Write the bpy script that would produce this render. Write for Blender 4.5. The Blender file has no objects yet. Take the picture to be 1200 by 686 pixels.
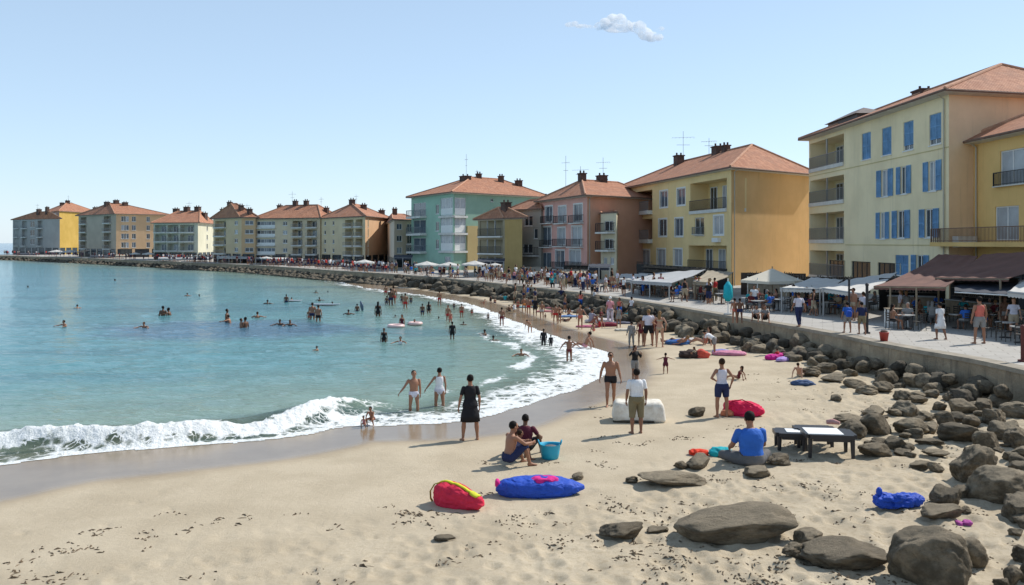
import bpy, bmesh, math, random
import numpy as np
from mathutils import Vector, Matrix
R = math.radians
SC = bpy.context.scene
COL = SC.collection
random.seed(11)
PI = math.pi

# ------------------------------------------------------------------ camera
FPX, CXP, HYP, CAMZ = 1000.0, 600.0, 285.0, 5.0
cam_d = bpy.data.cameras.new('camera')
cam = bpy.data.objects.new('camera', cam_d)
COL.objects.link(cam)
cam.location = (0, 0, CAMZ)
cam.rotation_euler = (R(90), 0, 0)
cam_d.sensor_width = 36
cam_d.lens = 36 * FPX / 1200
cam_d.shift_y = -(343 - HYP) / 1200
cam_d.clip_start = 0.1
cam_d.clip_end = 60000
SC.camera = cam

# ------------------------------------------------------------------ sky, sun, exposure
HAZE_SKY = (3.9, 5.2, 6.7)
SUN_EL, SUN_DIR = R(45), (0.868, 0.496)          # horizontal direction towards the sun
world = bpy.data.worlds.new('World')
SC.world = world
world.use_nodes = True
wn = world.node_tree
sky = wn.nodes.new('ShaderNodeTexSky')
sky.sky_type = 'NISHITA'
sky.sun_disc = False
sky.sun_elevation = SUN_EL
sky.sun_rotation = math.atan2(SUN_DIR[0], SUN_DIR[1])
sky.air_density = 1.0
sky.dust_density = 0.3
sky.ozone_density = 1.5
bg = wn.nodes['Background']
# a hazy summer sky: the clear-sky model mixed with pale haze that thins towards the zenith
wtc = wn.nodes.new('ShaderNodeTexCoord'); wsx = wn.nodes.new('ShaderNodeSeparateXYZ')
wn.links.new(wtc.outputs['Generated'], wsx.inputs[0])
wmr = wn.nodes.new('ShaderNodeMapRange'); wmr.inputs['From Min'].default_value = 0.0; wmr.inputs['From Max'].default_value = 1.0
wmr.inputs['To Min'].default_value = 1.0; wmr.inputs['To Max'].default_value = 0.30
wn.links.new(wsx.outputs[2], wmr.inputs['Value'])
hz = wn.nodes.new('ShaderNodeMix'); hz.data_type = 'RGBA'; hz.blend_type = 'MULTIPLY'; hz.inputs[0].default_value = 1.0
hz.inputs[6].default_value = (*HAZE_SKY, 1)
wn.links.new(wmr.outputs[0], hz.inputs[7])
wmx = wn.nodes.new('ShaderNodeMix'); wmx.data_type = 'RGBA'; wmx.inputs[0].default_value = 0.62
wn.links.new(sky.outputs[0], wmx.inputs[6]); wn.links.new(hz.outputs[2], wmx.inputs[7])
wn.links.new(wmx.outputs[2], bg.inputs[0])
bg.inputs[1].default_value = 0.12
sun_d = bpy.data.lights.new('sun', 'SUN')
sun_d.energy = 3.5
sun_d.angle = R(0.53)
sun_d.color = (1.0, 0.95, 0.87)
sun = bpy.data.objects.new('sun', sun_d)
COL.objects.link(sun)
_v = Vector((SUN_DIR[0] * math.cos(SUN_EL), SUN_DIR[1] * math.cos(SUN_EL), math.sin(SUN_EL)))
sun.rotation_euler = _v.to_track_quat('Z', 'Y').to_euler()
sun.location = (60, 40, 80)
SC.view_settings.view_transform = 'Standard'
SC.view_settings.look = 'None'
SC.view_settings.gamma = 1
SC.view_settings.use_curve_mapping = False
SC.view_settings.exposure = 0.5
SC.render.engine = 'CYCLES'
SC.cycles.max_bounces = 14
SC.cycles.diffuse_bounces = 4
SC.cycles.glossy_bounces = 4
SC.cycles.transmission_bounces = 4
SC.cycles.volume_bounces = 12
SC.cycles.transparent_max_bounces = 12
SC.cycles.caustics_reflective = False
SC.cycles.caustics_refractive = False
SC.cycles.use_denoising = True

# ------------------------------------------------------------------ helpers
def tag(o, label=None, cat=None, group=None, kind=None):
    if label: o['label'] = label
    if cat: o['category'] = cat
    if group: o['group'] = group
    if kind: o['kind'] = kind
    return o

def empty(name, loc, rz=0.0):
    o = bpy.data.objects.new(name, None)
    COL.objects.link(o)
    o.location = loc
    o.rotation_euler = (0, 0, rz)
    o.empty_display_size = 0.2
    return o

def link(name, me, parent=None, loc=None, rz=None):
    o = bpy.data.objects.new(name, me)
    COL.objects.link(o)
    if parent is not None: o.parent = parent
    if loc is not None: o.location = loc
    if rz is not None: o.rotation_euler = (0, 0, rz)
    return o

class MB:
    """collects shapes, then becomes ONE mesh object"""
    def __init__(s):
        s.v = []; s.f = []; s.m = []; s.uv = {}
    def add(s, vs, fs, m=0):
        b = len(s.v)
        s.v.extend([tuple(p) for p in vs])
        for f in fs:
            s.f.append(tuple(i + b for i in f)); s.m.append(m)
        return b
    def box(s, c, sz, rz=0.0, m=0, mat=None):
        hx, hy, hz = sz[0] / 2, sz[1] / 2, sz[2] / 2
        P = [(-hx, -hy, -hz), (hx, -hy, -hz), (hx, hy, -hz), (-hx, hy, -hz), (-hx, -hy, hz), (hx, -hy, hz), (hx, hy, hz), (-hx, hy, hz)]
        if mat is not None:
            P = [mat @ Vector(p) for p in P]
        elif rz:
            ca, sa = math.cos(rz), math.sin(rz)
            P = [(x * ca - y * sa, x * sa + y * ca, z) for x, y, z in P]
        P = [(p[0] + c[0], p[1] + c[1], p[2] + c[2]) for p in P]
        s.add(P, [(0, 3, 2, 1), (4, 5, 6, 7), (0, 1, 5, 4), (1, 2, 6, 5), (2, 3, 7, 6), (3, 0, 4, 7)], m)
    def obox(s, o, U, V, W, u0, u1, v0, v1, w0, w1, m=0):
        """box in an own frame: origin o, unit axes U V W (right handed)"""
        o = Vector(o)
        P = [o + U * a + V * b + W * c for c in (w0, w1) for a, b in ((u0, v0), (u1, v0), (u1, v1), (u0, v1))]
        s.add(P, [(0, 3, 2, 1), (4, 5, 6, 7), (0, 1, 5, 4), (1, 2, 6, 5), (2, 3, 7, 6), (3, 0, 4, 7)], m)
    def loft(s, rings, cap=True, m=0):
        n = len(rings[0])
        b = len(s.v)
        for r in rings: s.v.extend([tuple(p) for p in r])
        for k in range(len(rings) - 1):
            for i in range(n):
                j = (i + 1) % n
                s.f.append((b + k * n + i, b + k * n + j, b + (k + 1) * n + j, b + (k + 1) * n + i)); s.m.append(m)
        if cap:
            s.f.append(tuple(b + i for i in reversed(range(n)))); s.m.append(m)
            s.f.append(tuple(b + (len(rings) - 1) * n + i for i in range(n))); s.m.append(m)
    def tube(s, pts, rad, n=8, m=0, side=None):
        pts = [Vector(p) for p in pts]
        if not isinstance(rad, (list, tuple)): rad = [rad] * len(pts)
        rings = []
        prev = None
        for i, p in enumerate(pts):
            t = (pts[min(i + 1, len(pts) - 1)] - pts[max(i - 1, 0)]).normalized()
            if prev is None:
                a = Vector(side) if side is not None else (Vector((1, 0, 0)) if abs(t.x) < 0.8 else Vector((0, 1, 0)))
            else: a = prev
            a = (a - t * a.dot(t)).normalized()
            prev = a
            b = t.cross(a)
            r = rad[i]
            ra, rb = (r if isinstance(r, (tuple, list)) else (r, r))
            rings.append([p + a * (ra * math.cos(2 * PI * k / n)) + b * (rb * math.sin(2 * PI * k / n)) for k in range(n)])
        s.loft(rings, True, m)
    def ball(s, c, r, sub=2, m=0, rot=None):
        bm = bmesh.new()
        bmesh.ops.create_icosphere(bm, subdivisions=sub, radius=1)
        rx, ry, rz = r if isinstance(r, (tuple, list)) else (r, r, r)
        vs = []
        for v in bm.verts:
            q = Vector((v.co.x * rx, v.co.y * ry, v.co.z * rz))
            if rot is not None: q = rot @ q
            vs.append(q + Vector(c))
        fs = [tuple(v.index for v in f.verts) for f in bm.faces]
        bm.free()
        s.add(vs, fs, m)
    def mesh(s, name, mats, smooth=False):
        me = bpy.data.meshes.new(name)
        me.from_pydata(s.v, [], s.f)
        if not isinstance(mats, (list, tuple)): mats = [mats]
        for mt in mats: me.materials.append(mt)
        if len(mats) > 1: me.polygons.foreach_set('material_index', s.m)
        if smooth: me.polygons.foreach_set('use_smooth', [True] * len(me.polygons))
        me.update()
        return me
    def build(s, name, mats, parent=None, loc=None, rz=None, smooth=False):
        return link(name, s.mesh(name, mats, smooth), parent, loc, rz)

# ------------------------------------------------------------------ numpy noise
_rs = np.random.RandomState(5)
_tab = _rs.rand(4096)
def _h(i, j, k):
    return _tab[((i * 73856093) ^ (j * 19349663) ^ (k * 83492791)) & 4095]
def vnoise(x, y, z=0.0):
    x, y, z = np.broadcast_arrays(np.asarray(x, float), np.asarray(y, float), np.asarray(z, float))
    i, j, k = np.floor(x).astype(np.int64), np.floor(y).astype(np.int64), np.floor(z).astype(np.int64)
    a, b, c = x - i, y - j, z - k
    a, b, c = a * a * (3 - 2 * a), b * b * (3 - 2 * b), c * c * (3 - 2 * c)
    def L(p, q, t): return p + (q - p) * t
    return 2 * L(L(L(_h(i, j, k), _h(i + 1, j, k), a), L(_h(i, j + 1, k), _h(i + 1, j + 1, k), a), b),
                 L(L(_h(i, j, k + 1), _h(i + 1, j, k + 1), a), L(_h(i, j + 1, k + 1), _h(i + 1, j + 1, k + 1), a), b), c) - 1
def fbm(x, y, z=0.0, o=4):
    s, a = 0, 0.5
    for n in range(o):
        s = s + a * vnoise(np.asarray(x) * 2 ** n + 17.3 * n, np.asarray(y) * 2 ** n - 9.1 * n, np.asarray(z) * 2 ** n + 3.7 * n)
        a *= 0.5
    return s
def sstep(a, b, x):
    t = np.clip((x - a) / (b - a), 0, 1)
    return t * t * (3 - 2 * t)

# ------------------------------------------------------------------ materials
MATS = {}
def mat(name, color, rough=0.7, metal=0.0, noise=0.0, nscale=3.0, bump=0.0, bscale=20.0, spec=0.4, color2=None, trans=0.0, sheen=0.0, alpha=1.0):
    if name in MATS: return MATS[name]
    m = bpy.data.materials.new(name)
    m.use_nodes = True
    nt = m.node_tree
    p = nt.nodes['Principled BSDF']
    p.inputs['Roughness'].default_value = rough
    p.inputs['Metallic'].default_value = metal
    p.inputs['Specular IOR Level'].default_value = spec
    p.inputs['Base Color'].default_value = (*color, 1)
    if sheen: p.inputs['Sheen Weight'].default_value = sheen
    if noise or bump:
        tc = nt.nodes.new('ShaderNodeTexCoord')
    if noise:
        n1 = nt.nodes.new('ShaderNodeTexNoise')
        n1.inputs['Scale'].default_value = nscale
        n1.inputs['Detail'].default_value = 6
        n1.inputs['Roughness'].default_value = 0.65
        nt.links.new(tc.outputs['Object'], n1.inputs['Vector'])
        r = nt.nodes.new('ShaderNodeValToRGB')
        r.color_ramp.elements[0].position = 0.3
        r.color_ramp.elements[1].position = 0.7
        c2 = color2 if color2 else tuple(c * (1 - noise) for c in color)
        c1 = tuple(min(1, c * (1 + noise * 0.4)) for c in color)
        r.color_ramp.elements[0].color = (*c2, 1)
        r.color_ramp.elements[1].color = (*c1, 1)
        nt.links.new(n1.outputs['Fac'], r.inputs['Fac'])
        nt.links.new(r.outputs['Color'], p.inputs['Base Color'])
    if bump:
        n2 = nt.nodes.new('ShaderNodeTexNoise')
        n2.inputs['Scale'].default_value = bscale
        n2.inputs['Detail'].default_value = 5
        nt.links.new(tc.outputs['Object'], n2.inputs['Vector'])
        b = nt.nodes.new('ShaderNodeBump')
        b.inputs['Strength'].default_value = min(1, bump)
        b.inputs['Distance'].default_value = 0.03 if bump <= 1 else 0.1
        nt.links.new(n2.outputs['Fac'], b.inputs['Height'])
        nt.links.new(b.outputs['Normal'], p.inputs['Normal'])
    if trans:
        t = nt.nodes.new('ShaderNodeBsdfTranslucent')
        t.inputs['Color'].default_value = (*color, 1)
        mx = nt.nodes.new('ShaderNodeMixShader')
        mx.inputs[0].default_value = trans
        nt.links.new(p.outputs[0], mx.inputs[1])
        nt.links.new(t.outputs[0], mx.inputs[2])
        nt.links.new(mx.outputs[0], nt.nodes['Material Output'].inputs[0])
    MATS[name] = m
    return m

class NT:
    """short-hand for writing node trees"""
    def __init__(s, name):
        s.m = bpy.data.materials.new(name); s.m.use_nodes = True
        s.nt = s.m.node_tree; s.p = s.nt.nodes['Principled BSDF']; s.out = s.nt.nodes['Material Output']
    def n(s, t, **kw):
        o = s.nt.nodes.new(t)
        for k, v in kw.items(): setattr(o, k, v)
        return o
    def l(s, a, b): s.nt.links.new(a, b)
    def val(s, sock, v):
        if hasattr(v, 'is_output'): s.l(v, sock)
        else: sock.default_value = v
    def math(s, op, a, b=0.0, clamp=False):
        o = s.n('ShaderNodeMath', operation=op, use_clamp=clamp)
        s.val(o.inputs[0], a); s.val(o.inputs[1], b)
        return o.outputs[0]
    def maprange(s, v, a, b, c=0.0, d=1.0, smooth=True):
        o = s.n('ShaderNodeMapRange', interpolation_type='SMOOTHSTEP' if smooth else 'LINEAR')
        s.val(o.inputs['Value'], v)
        for k, x in (('From Min', a), ('From Max', b), ('To Min', c), ('To Max', d)): s.val(o.inputs[k], x)
        return o.outputs['Result']
    def mix(s, f, a, b, blend='MIX'):
        o = s.n('ShaderNodeMix', data_type='RGBA', blend_type=blend)
        s.val(o.inputs[0], f)
        for i, v in ((6, a), (7, b)):
            if isinstance(v, tuple): v = (*v[:3], 1)
            s.val(o.inputs[i], v)
        return o.outputs[2]
    def noise(s, vec, scale, detail=5, rough=0.6, dist=0.0):
        o = s.n('ShaderNodeTexNoise')
        s.l(vec, o.inputs['Vector'])
        o.inputs['Scale'].default_value = scale; o.inputs['Detail'].default_value = detail
        o.inputs['Roughness'].default_value = rough; o.inputs['Distortion'].default_value = dist
        return o.outputs['Fac']
    def pos(s, scale=(1, 1, 1), rz=0.0):
        g = s.n('ShaderNodeNewGeometry')
        mp = s.n('ShaderNodeMapping')
        mp.inputs['Scale'].default_value = scale
        mp.inputs['Rotation'].default_value = (0, 0, rz)
        s.l(g.outputs['Position'], mp.inputs['Vector'])
        return mp.outputs[0]
    def attr(s, name):
        o = s.n('ShaderNodeAttribute'); o.attribute_name = name
        return o.outputs['Fac']
    def bump(s, h, strength, dist, normal=None):
        o = s.n('ShaderNodeBump')
        s.l(h, o.inputs['Height'])
        o.inputs['Strength'].default_value = strength; o.inputs['Distance'].default_value = dist
        if normal is not None: s.l(normal, o.inputs['Normal'])
        return o.outputs[0]

# ------------------------------------------------------------------ plan of the bay
ZP = 1.25                                        # promenade level
def unp(px, py, z):                              # ground plan point that the photograph shows at a pixel, at height z
    Y = FPX * (CAMZ - z) / (py - HYP)
    return ((px - CXP) * Y / FPX, Y)
def catmull(P, k):
    P = [np.array(p, float) for p in P]
    out = []
    for i in range(len(P) - 1):
        p0, p1, p2, p3 = P[max(i - 1, 0)], P[i], P[i + 1], P[min(i + 2, len(P) - 1)]
        for j in range(k):
            t = j / k
            out.append(0.5 * ((2 * p1) + (-p0 + p2) * t + (2 * p0 - 5 * p1 + 4 * p2 - p3) * t * t + (-p0 + 3 * p1 - 3 * p2 + p3) * t ** 3))
    out.append(P[-1])
    return np.array(out)
WPX = [(1260, 447), (1200, 434), (1140, 421), (1069, 409), (1020, 400), (987, 393), (937, 384), (895, 377), (850, 369.5), (811, 363),
       (775, 357), (715, 348), (660, 341), (600, 334), (540, 328), (470, 322), (390, 317), (300, 311), (240, 308.5), (170, 305.5), (100, 302.7), (50, 301), (0, 299.6), (-60, 299.2)]
wall_ctrl = [(16.5, -25), (16.2, -8), (15.6, 6)] + [(15.3, 15)] + [unp(x, y, ZP) for x, y in WPX]
WALL = catmull(wall_ctrl, 6)                      # from near right to far left
SPX = [(-420, 640), (-150, 563), (0, 545), (100, 531), (200, 523), (300, 516), (350, 509), (400, 499), (470, 497), (520, 495), (560, 489), (600, 478),
       (650, 463), (690, 447), (710, 433), (713, 420), (702, 411), (680, 404), (655, 397), (630, 388), (600, 376), (570, 363.5), (540, 354), (500, 347), (460, 341.5), (425, 337)]
shore_ctrl = [(-60, -6), (-30, 9)] + [unp(x, y, 0) for x, y in SPX[1:]]
_far = [np.array(unp(x, y, ZP)) for x, y in WPX if x < 400]
SH = catmull(shore_ctrl, 5)
for q in _far:
    SH = np.vstack([SH, q * (1 - 1.6 / np.linalg.norm(q))])
LAND_POLY = np.vstack([SH, [(-170, 292), (-150, 300), (60, 330), (900, 900), (900, -300), (-200, -300)]])
def pin(px, py, poly):
    c = np.zeros(px.shape, bool)
    n = len(poly)
    for i in range(n):
        x1, y1 = poly[i]; x2, y2 = poly[(i + 1) % n]
        if y1 == y2: continue
        c ^= ((y1 > py) != (y2 > py)) & (px < (x2 - x1) * (py - y1) / (y2 - y1) + x1)
    return c
def pdist(x, y, line):
    d = np.full(x.shape, 1e18)
    for i in range(len(line) - 1):
        ax, ay = line[i]; bx, by = line[i + 1]
        ex, ey = bx - ax, by - ay
        L2 = ex * ex + ey * ey + 1e-12
        t = np.clip(((x - ax) * ex + (y - ay) * ey) / L2, 0, 1)
        d = np.minimum(d, (x - ax - t * ex) ** 2 + (y - ay - t * ey) ** 2)
    return np.sqrt(d)
SHL = np.vstack([SH, LAND_POLY[len(SH):len(SH) + 4]])
def sdist(x, y):                                 # + on land, - in the sea
    x, y = np.atleast_1d(np.asarray(x, float)), np.atleast_1d(np.asarray(y, float))
    if x.size == 1:                               # one point: work across the segments instead
        X, Y = float(x[0]), float(y[0])
        a, e_ = SHL[:-1], SHL[1:] - SHL[:-1]
        t_ = np.clip(((X - a[:, 0]) * e_[:, 0] + (Y - a[:, 1]) * e_[:, 1]) / ((e_ ** 2).sum(1) + 1e-12), 0, 1)
        dd = float(np.sqrt(((X - a[:, 0] - t_ * e_[:, 0]) ** 2 + (Y - a[:, 1] - t_ * e_[:, 1]) ** 2).min()))
        p, q = LAND_POLY, np.roll(LAND_POLY, -1, axis=0)
        with np.errstate(divide='ignore', invalid='ignore'):
            hit = ((p[:, 1] > Y) != (q[:, 1] > Y)) & (X < (q[:, 0] - p[:, 0]) * (Y - p[:, 1]) / (q[:, 1] - p[:, 1]) + p[:, 0])
        return np.array([dd if hit.sum() % 2 else -dd])
    d = pdist(x, y, SHL)
    return np.where(pin(x, y, LAND_POLY), d, -d)
CREST = catmull([unp(x, y, 0.2) for x, y in [(-300, 545), (-120, 522), (0, 512), (60, 511), (150, 510), (230, 503), (300, 495), (350, 486), (400, 474), (440, 468), (480, 462), (520, 458)]], 5)

def worley(x, y, cell, seed, jit=0.9):
    gx, gy = np.floor(x / cell), np.floor(y / cell)
    best = np.full(x.shape, 1e9); val = np.zeros(x.shape)
    for a in (-1, 0, 1):
        for b in (-1, 0, 1):
            i, j = (gx + a).astype(np.int64), (gy + b).astype(np.int64)
            cx = (gx + a + 0.5 + jit * (_h(i, j, i * 0 + seed) - 0.5)) * cell
            cy = (gy + b + 0.5 + jit * (_h(i, j, i * 0 + seed + 1) - 0.5)) * cell
            d = np.hypot((x - cx), (y - cy))
            q = d < best
            best = np.where(q, d, best); val = np.where(q, _h(i, j, i * 0 + seed + 2), val)
    return best, val

def rough_mask(x, y, d):                         # where the sand is trodden and stony
    m = sstep(5.5, 10.5, d + 1.4 * fbm(x * 0.25, y * 0.25, 2.2, 2)) * (0.45 + 0.55 * sstep(-6, 5, x))
    return m
def ground(x, y, d=None, fine=True):
    x, y = np.atleast_1d(np.asarray(x, float)), np.atleast_1d(np.asarray(y, float))
    if d is None: d = sdist(x, y)
    z = np.where(d > 0, 0.055 * sstep(0, 4, d) + 0.10 * sstep(3.0, 14, d) + 0.06 * np.clip((d - 14) / 30, 0, 1), np.maximum(-0.045 * (-d) - 0.10 * sstep(0, 3, -d), -3.0))
    if fine:
        lm = sstep(1.5, 5, d)
        z = z + lm * 0.05 * fbm(x * 0.35, y * 0.35, 0.3, 3)
        rm = rough_mask(x, y, d) * (np.hypot(x, y) < 75)
        z = z + rm * (0.05 * fbm(x * 2.3, y * 2.3, 1.1, 3))
        w, v = worley(x, y, 0.42, 3)
        r = 0.09 + 0.08 * v
        z = z - rm * 0.065 * np.exp(-(w / r) ** 2 * 1.6) * (v > 0.35) + rm * 0.022 * np.exp(-((w - r * 1.5) / 0.06) ** 2) * (v > 0.35)
        rm2 = sstep(3.6, 5.0, d) * (1 - rm) * (np.hypot(x, y) < 60)
        w, v = worley(x, y, 0.8, 9)
        z = z - rm2 * 0.03 * np.exp(-(w / 0.1) ** 2 * 1.5) * (v > 0.62) * (fbm(x * 0.3, y * 0.3, 7.7, 2) > 0.02)
    return z
def P(px, py, z=None):
    """plan point and ground height seen at a pixel of the photograph"""
    zz = 0.1 if z is None else z
    for _ in range(5):
        X, Y = unp(px, py, zz)
        if z is not None: break
        zz = float(ground(X, Y)[0])
    return X, Y, zz

def fan(radii, angs):
    A, Rr = np.meshgrid(np.radians(angs), radii)
    x, y = (Rr * np.sin(A)).ravel(), (Rr * np.cos(A)).ravel()
    n, k = len(angs), len(radii)
    idx = np.arange(n * k).reshape(k, n)
    q = np.stack([idx[:-1, :-1], idx[:-1, 1:], idx[1:, 1:], idx[1:, :-1]], -1).reshape(-1, 4)[:, ::-1]
    return x, y, q
def npmesh(name, v, q, attrs=None, smooth=True):
    me = bpy.data.meshes.new(name)
    used = np.unique(q)
    remap = np.full(len(v), -1); remap[used] = np.arange(len(used))
    v = v[used]; q = remap[q]
    me.vertices.add(len(v)); me.vertices.foreach_set('co', v.astype(np.float32).ravel())
    me.loops.add(q.size); me.loops.foreach_set('vertex_index', q.astype(np.int32).ravel())
    me.polygons.add(len(q)); me.polygons.foreach_set('loop_start', np.arange(0, q.size, q.shape[1], dtype=np.int32))
    me.polygons.foreach_set('loop_total', np.full(len(q), q.shape[1], np.int32))
    if smooth: me.polygons.foreach_set('use_smooth', np.ones(len(q), bool))
    me.update(calc_edges=True)
    for k, a in (attrs or {}).items():
        at = me.attributes.new(k, 'FLOAT', 'POINT')
        at.data.foreach_set('value', a[used].astype(np.float32))
    return me

# ------------------------------------------------------------------ sand
def rads(a, b, r):
    return list(a * r ** np.arange(int(math.log(b / a) / math.log(r)) + 1))
rr = [0.0, 2.0] + rads(4, 9, 1.06) + rads(9.2, 62, 1.0056) + rads(64, 420, 1.035) + rads(450, 40000, 1.25)
aa = list(np.arange(-180, -44, 4.0)) + list(np.arange(-42, 42.01, 0.13)) + list(np.arange(46, 181, 4.0))
x, y, q = fan(np.array(rr), np.array(aa))
d = sdist(x, y)
z = ground(x, y, d)
wd = pdist(x, y, WALL)
dw = d - 1.1 * (1 - sstep(-9, -1, x))
wet = (1 - sstep(1.7, 2.9, dw + 0.9 * fbm(x * 0.14, y * 0.14, 4.0, 2)))
me = npmesh('sand', np.stack([x, y, z], 1), q, {'wet': wet, 'rough': rough_mask(x, y, d)})
t = NT('sand_material')
p1 = t.pos()
a = t.noise(p1, 0.6, 6, 0.6); b = t.noise(p1, 9, 6, 0.7); c = t.noise(p1, 70, 4, 0.7)
base = t.mix(t.maprange(a, 0.3, 0.7), (0.455, 0.385, 0.28), (0.565, 0.485, 0.36))
base = t.mix(t.math('MULTIPLY', t.maprange(c, 0.35, 0.65), 0.35), base, (0.36, 0.28, 0.19))
rmk = t.attr('rough')
base = t.mix(t.math('MULTIPLY', t.maprange(b, 0.45, 0.7), t.math('MULTIPLY', rmk, 0.6)), base, (0.34, 0.265, 0.17))
sp = t.noise(t.pos((1, 1, 1)), 16, 3, 0.6)
base = t.mix(t.math('MULTIPLY', t.maprange(sp, 0.68, 0.74), t.math('ADD', t.math('MULTIPLY', rmk, 0.55), 0.05)), base, (0.16, 0.11, 0.065))
wt = t.attr('wet')
wetc = t.mix(t.maprange(a, 0.3, 0.7), (0.22, 0.158, 0.098), (0.27, 0.20, 0.125))
base = t.mix(wt, base, wetc)
t.l(base, t.p.inputs['Base Color'])
t.l(t.maprange(wt, 0.0, 1.0, 0.95, 0.17), t.p.inputs['Roughness'])
t.l(t.maprange(wt, 0.0, 1.0, 0.15, 0.34), t.p.inputs['Specular IOR Level'])
hh = t.math('ADD', t.math('MULTIPLY', b, 0.6), t.math('MULTIPLY', c, 0.4))
hh = t.math('MULTIPLY', hh, t.maprange(wt, 0, 0.8, 1.0, 0.02))
t.l(t.bump(hh, 0.7, 0.05), t.p.inputs['Normal'])
me.materials.append(t.m)
tag(link('sand', me), 'pale beach sand, wet and dark along the waterline', kind='structure')

# ------------------------------------------------------------------ sea
rr = rads(9, 16, 1.02) + rads(16.2, 60, 1.0052) + rads(60.5, 300, 1.012) + rads(304, 50000, 1.2)
aa = list(np.arange(-180, -50, 4.0)) + list(np.arange(-48, 16.01, 0.13)) + list(np.arange(18, 181, 4.0))
x, y, q = fan(np.array(rr), np.array(aa))
d = sdist(x, y)
cr = pdist(x, y, CREST)
# signed distance to the breaking crest: + on the shore side
dc = pdist(CREST[:, 0], CREST[:, 1], SHL)
crest_d = np.interp(x, CREST[:, 0], dc)
e = np.where(-d < crest_d, 1, -1) * cr
far = 1 - sstep(80, 260, np.hypot(x, y))
sw = sstep(-0.2, 3.5, -d)
lim = sstep(0.0, 1.5, -d)
# swell runs towards the beach
ph = -d
z = lim * sw * far * (0.035 * np.sin(ph * 1.55 + 1.5 * fbm(x * 0.12, y * 0.12, 0, 2) * 3) * (0.5 + fbm(x * 0.2, y * 0.2, 5, 2)) +
                      0.05 * fbm(x * 0.55 + 3, y * 1.1, 1, 3) + 0.03 * fbm(x * 1.6, y * 3.0, 2, 3) * (np.hypot(x, y) < 90))
win = sstep(-40, -22, x) * (1 - sstep(-5.8, -2.6, x))
n1 = fbm(x * 0.45, y * 0.45, 9, 3)
hump = np.where(e > 0, np.exp(-(e / (0.42 + 0.12 * n1)) ** 2), np.exp(-(e / 1.15) ** 2))
amp = (0.33 + 0.30 * n1)
z = z + win * amp * hump
n2 = fbm(x * 2.6, y * 2.6, 4, 3); n3 = fbm(x * 6.0, y * 6.0, 8, 2)
roller = win * sstep(-0.10, 0.06, e + 0.25 * n1) * (1 - sstep(0.25, 0.8, e + 0.7 * n1))
brk = sstep(-0.28, 0.0, fbm(x * 0.55 + 7, y * 0.1, 3, 2) + 0.10)
z = z + roller * brk * (0.16 * np.abs(n2) + 0.09 * np.abs(n3) + 0.02)
# broken water: a lacy sheet near the shore
wid = 3.6 + 1.6 * sstep(-4, 6, x) + 1.4 * fbm(x * 0.3, y * 0.3, 6, 2)
wash = sstep(0, 1, 1 - np.clip(-d / wid, 0, 1)) * (d > -9)
wash = np.maximum(wash * (0.42 + 0.30 * sstep(-8, 0, x)) + 0.20 * wash * np.clip(n1 * 2, -1, 1), 0.66 * sstep(4, 9, x) * (1 - np.clip(-d / 7.5, 0, 1)))
edge = np.exp(-(d / 0.22) ** 2)
line2 = np.exp(-((-d - 3.4 - 0.9 * fbm(x * 0.4, y * 0.4, 1.5, 2)) / 0.4) ** 2) * sstep(-4, 0, x) * 0.8
shelf = (x < -9) & (y > 90)
foam = np.clip(np.maximum.reduce([roller * brk * (1.0 + 0.35 * n2), wash, edge * 0.9, line2 * (0.7 + n1)]), 0, 1.3)
foam = np.where(y > 115, np.exp(-((d + 0.6) / 0.7) ** 2) * 0.75 * (fbm(x * 0.1, y * 0.1, 2, 2) > -0.05), foam)
z = z + 0.035 * lim * wash * np.abs(n2) * (y < 60)
keep = (d[q].min(axis=1) < 0.35 + 0.0 * 1)
rag = 0.30 * fbm(x * 0.8, y * 0.8, 3.3, 3)
keep = ((d + rag)[q].max(axis=1) < 0.22)
gz = ground(x, y, d, False)
me = npmesh('sea', np.stack([x, y, np.maximum(z, np.where(d > -0.5, gz + 0.008, -9))], 1), q[keep], {'off': np.clip(-d, 0, 400), 'foam': foam})
t = NT('sea_water')
off = t.attr('off'); fo = t.attr('foam')
pl = t.pos((1, 1, 1)); pm = t.pos((0.35, 1, 1), R(12))
big = t.noise(t.pos((0.25, 1, 1), R(-8)), 0.12, 3, 0.5)
col = t.mix(t.maprange(off, 0.5, 16), (0.21, 0.29, 0.225), (0.085, 0.245, 0.265))
col = t.mix(t.maprange(off, 14, 60), col, (0.06, 0.21, 0.295))
col = t.mix(t.maprange(off, 90, 260), col, (0.015, 0.085, 0.19))
col = t.mix(t.math('MULTIPLY', t.maprange(big, 0.50, 0.64), 0.5), col, (0.03, 0.13, 0.17))
# a darker weed bed under the bathers
g = t.n('ShaderNodeNewGeometry'); sx = t.n('ShaderNodeSeparateXYZ'); t.l(g.outputs['Position'], sx.inputs[0])
ex = t.math('DIVIDE', t.math('ADD', sx.outputs[0], 16.5), 8.5); ey = t.math('DIVIDE', t.math('SUBTRACT', sx.outputs[1], 49.5), 6.5)
el = t.math('ADD', t.math('MULTIPLY', ex, ex), t.math('MULTIPLY', ey, ey))
el = t.math('ADD', el, t.math('MULTIPLY', t.math('SUBTRACT', t.noise(pm, 0.5, 4), 0.5), 1.6))
col = t.mix(t.maprange(el, 0.3, 1.1, 0.6, 0.0), col, (0.045, 0.095, 0.20))
h1 = t.noise(t.pos((0.45, 1.0, 1)), 1.1, 4, 0.6, 0.4); h2 = t.noise(t.pos((0.6, 1.2, 1)), 5.5, 4, 0.6, 0.3)
hgt = t.math('ADD', t.math('MULTIPLY', h1, 1.0), t.math('MULTIPLY', h2, 0.30))
nrm = t.bump(hgt, 0.9, 0.20)
t.l(col, t.p.inputs['Base Color'])
t.p.inputs['Roughness'].default_value = 0.12
t.p.inputs['IOR'].default_value = 1.33
t.l(nrm, t.p.inputs['Normal'])
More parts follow.
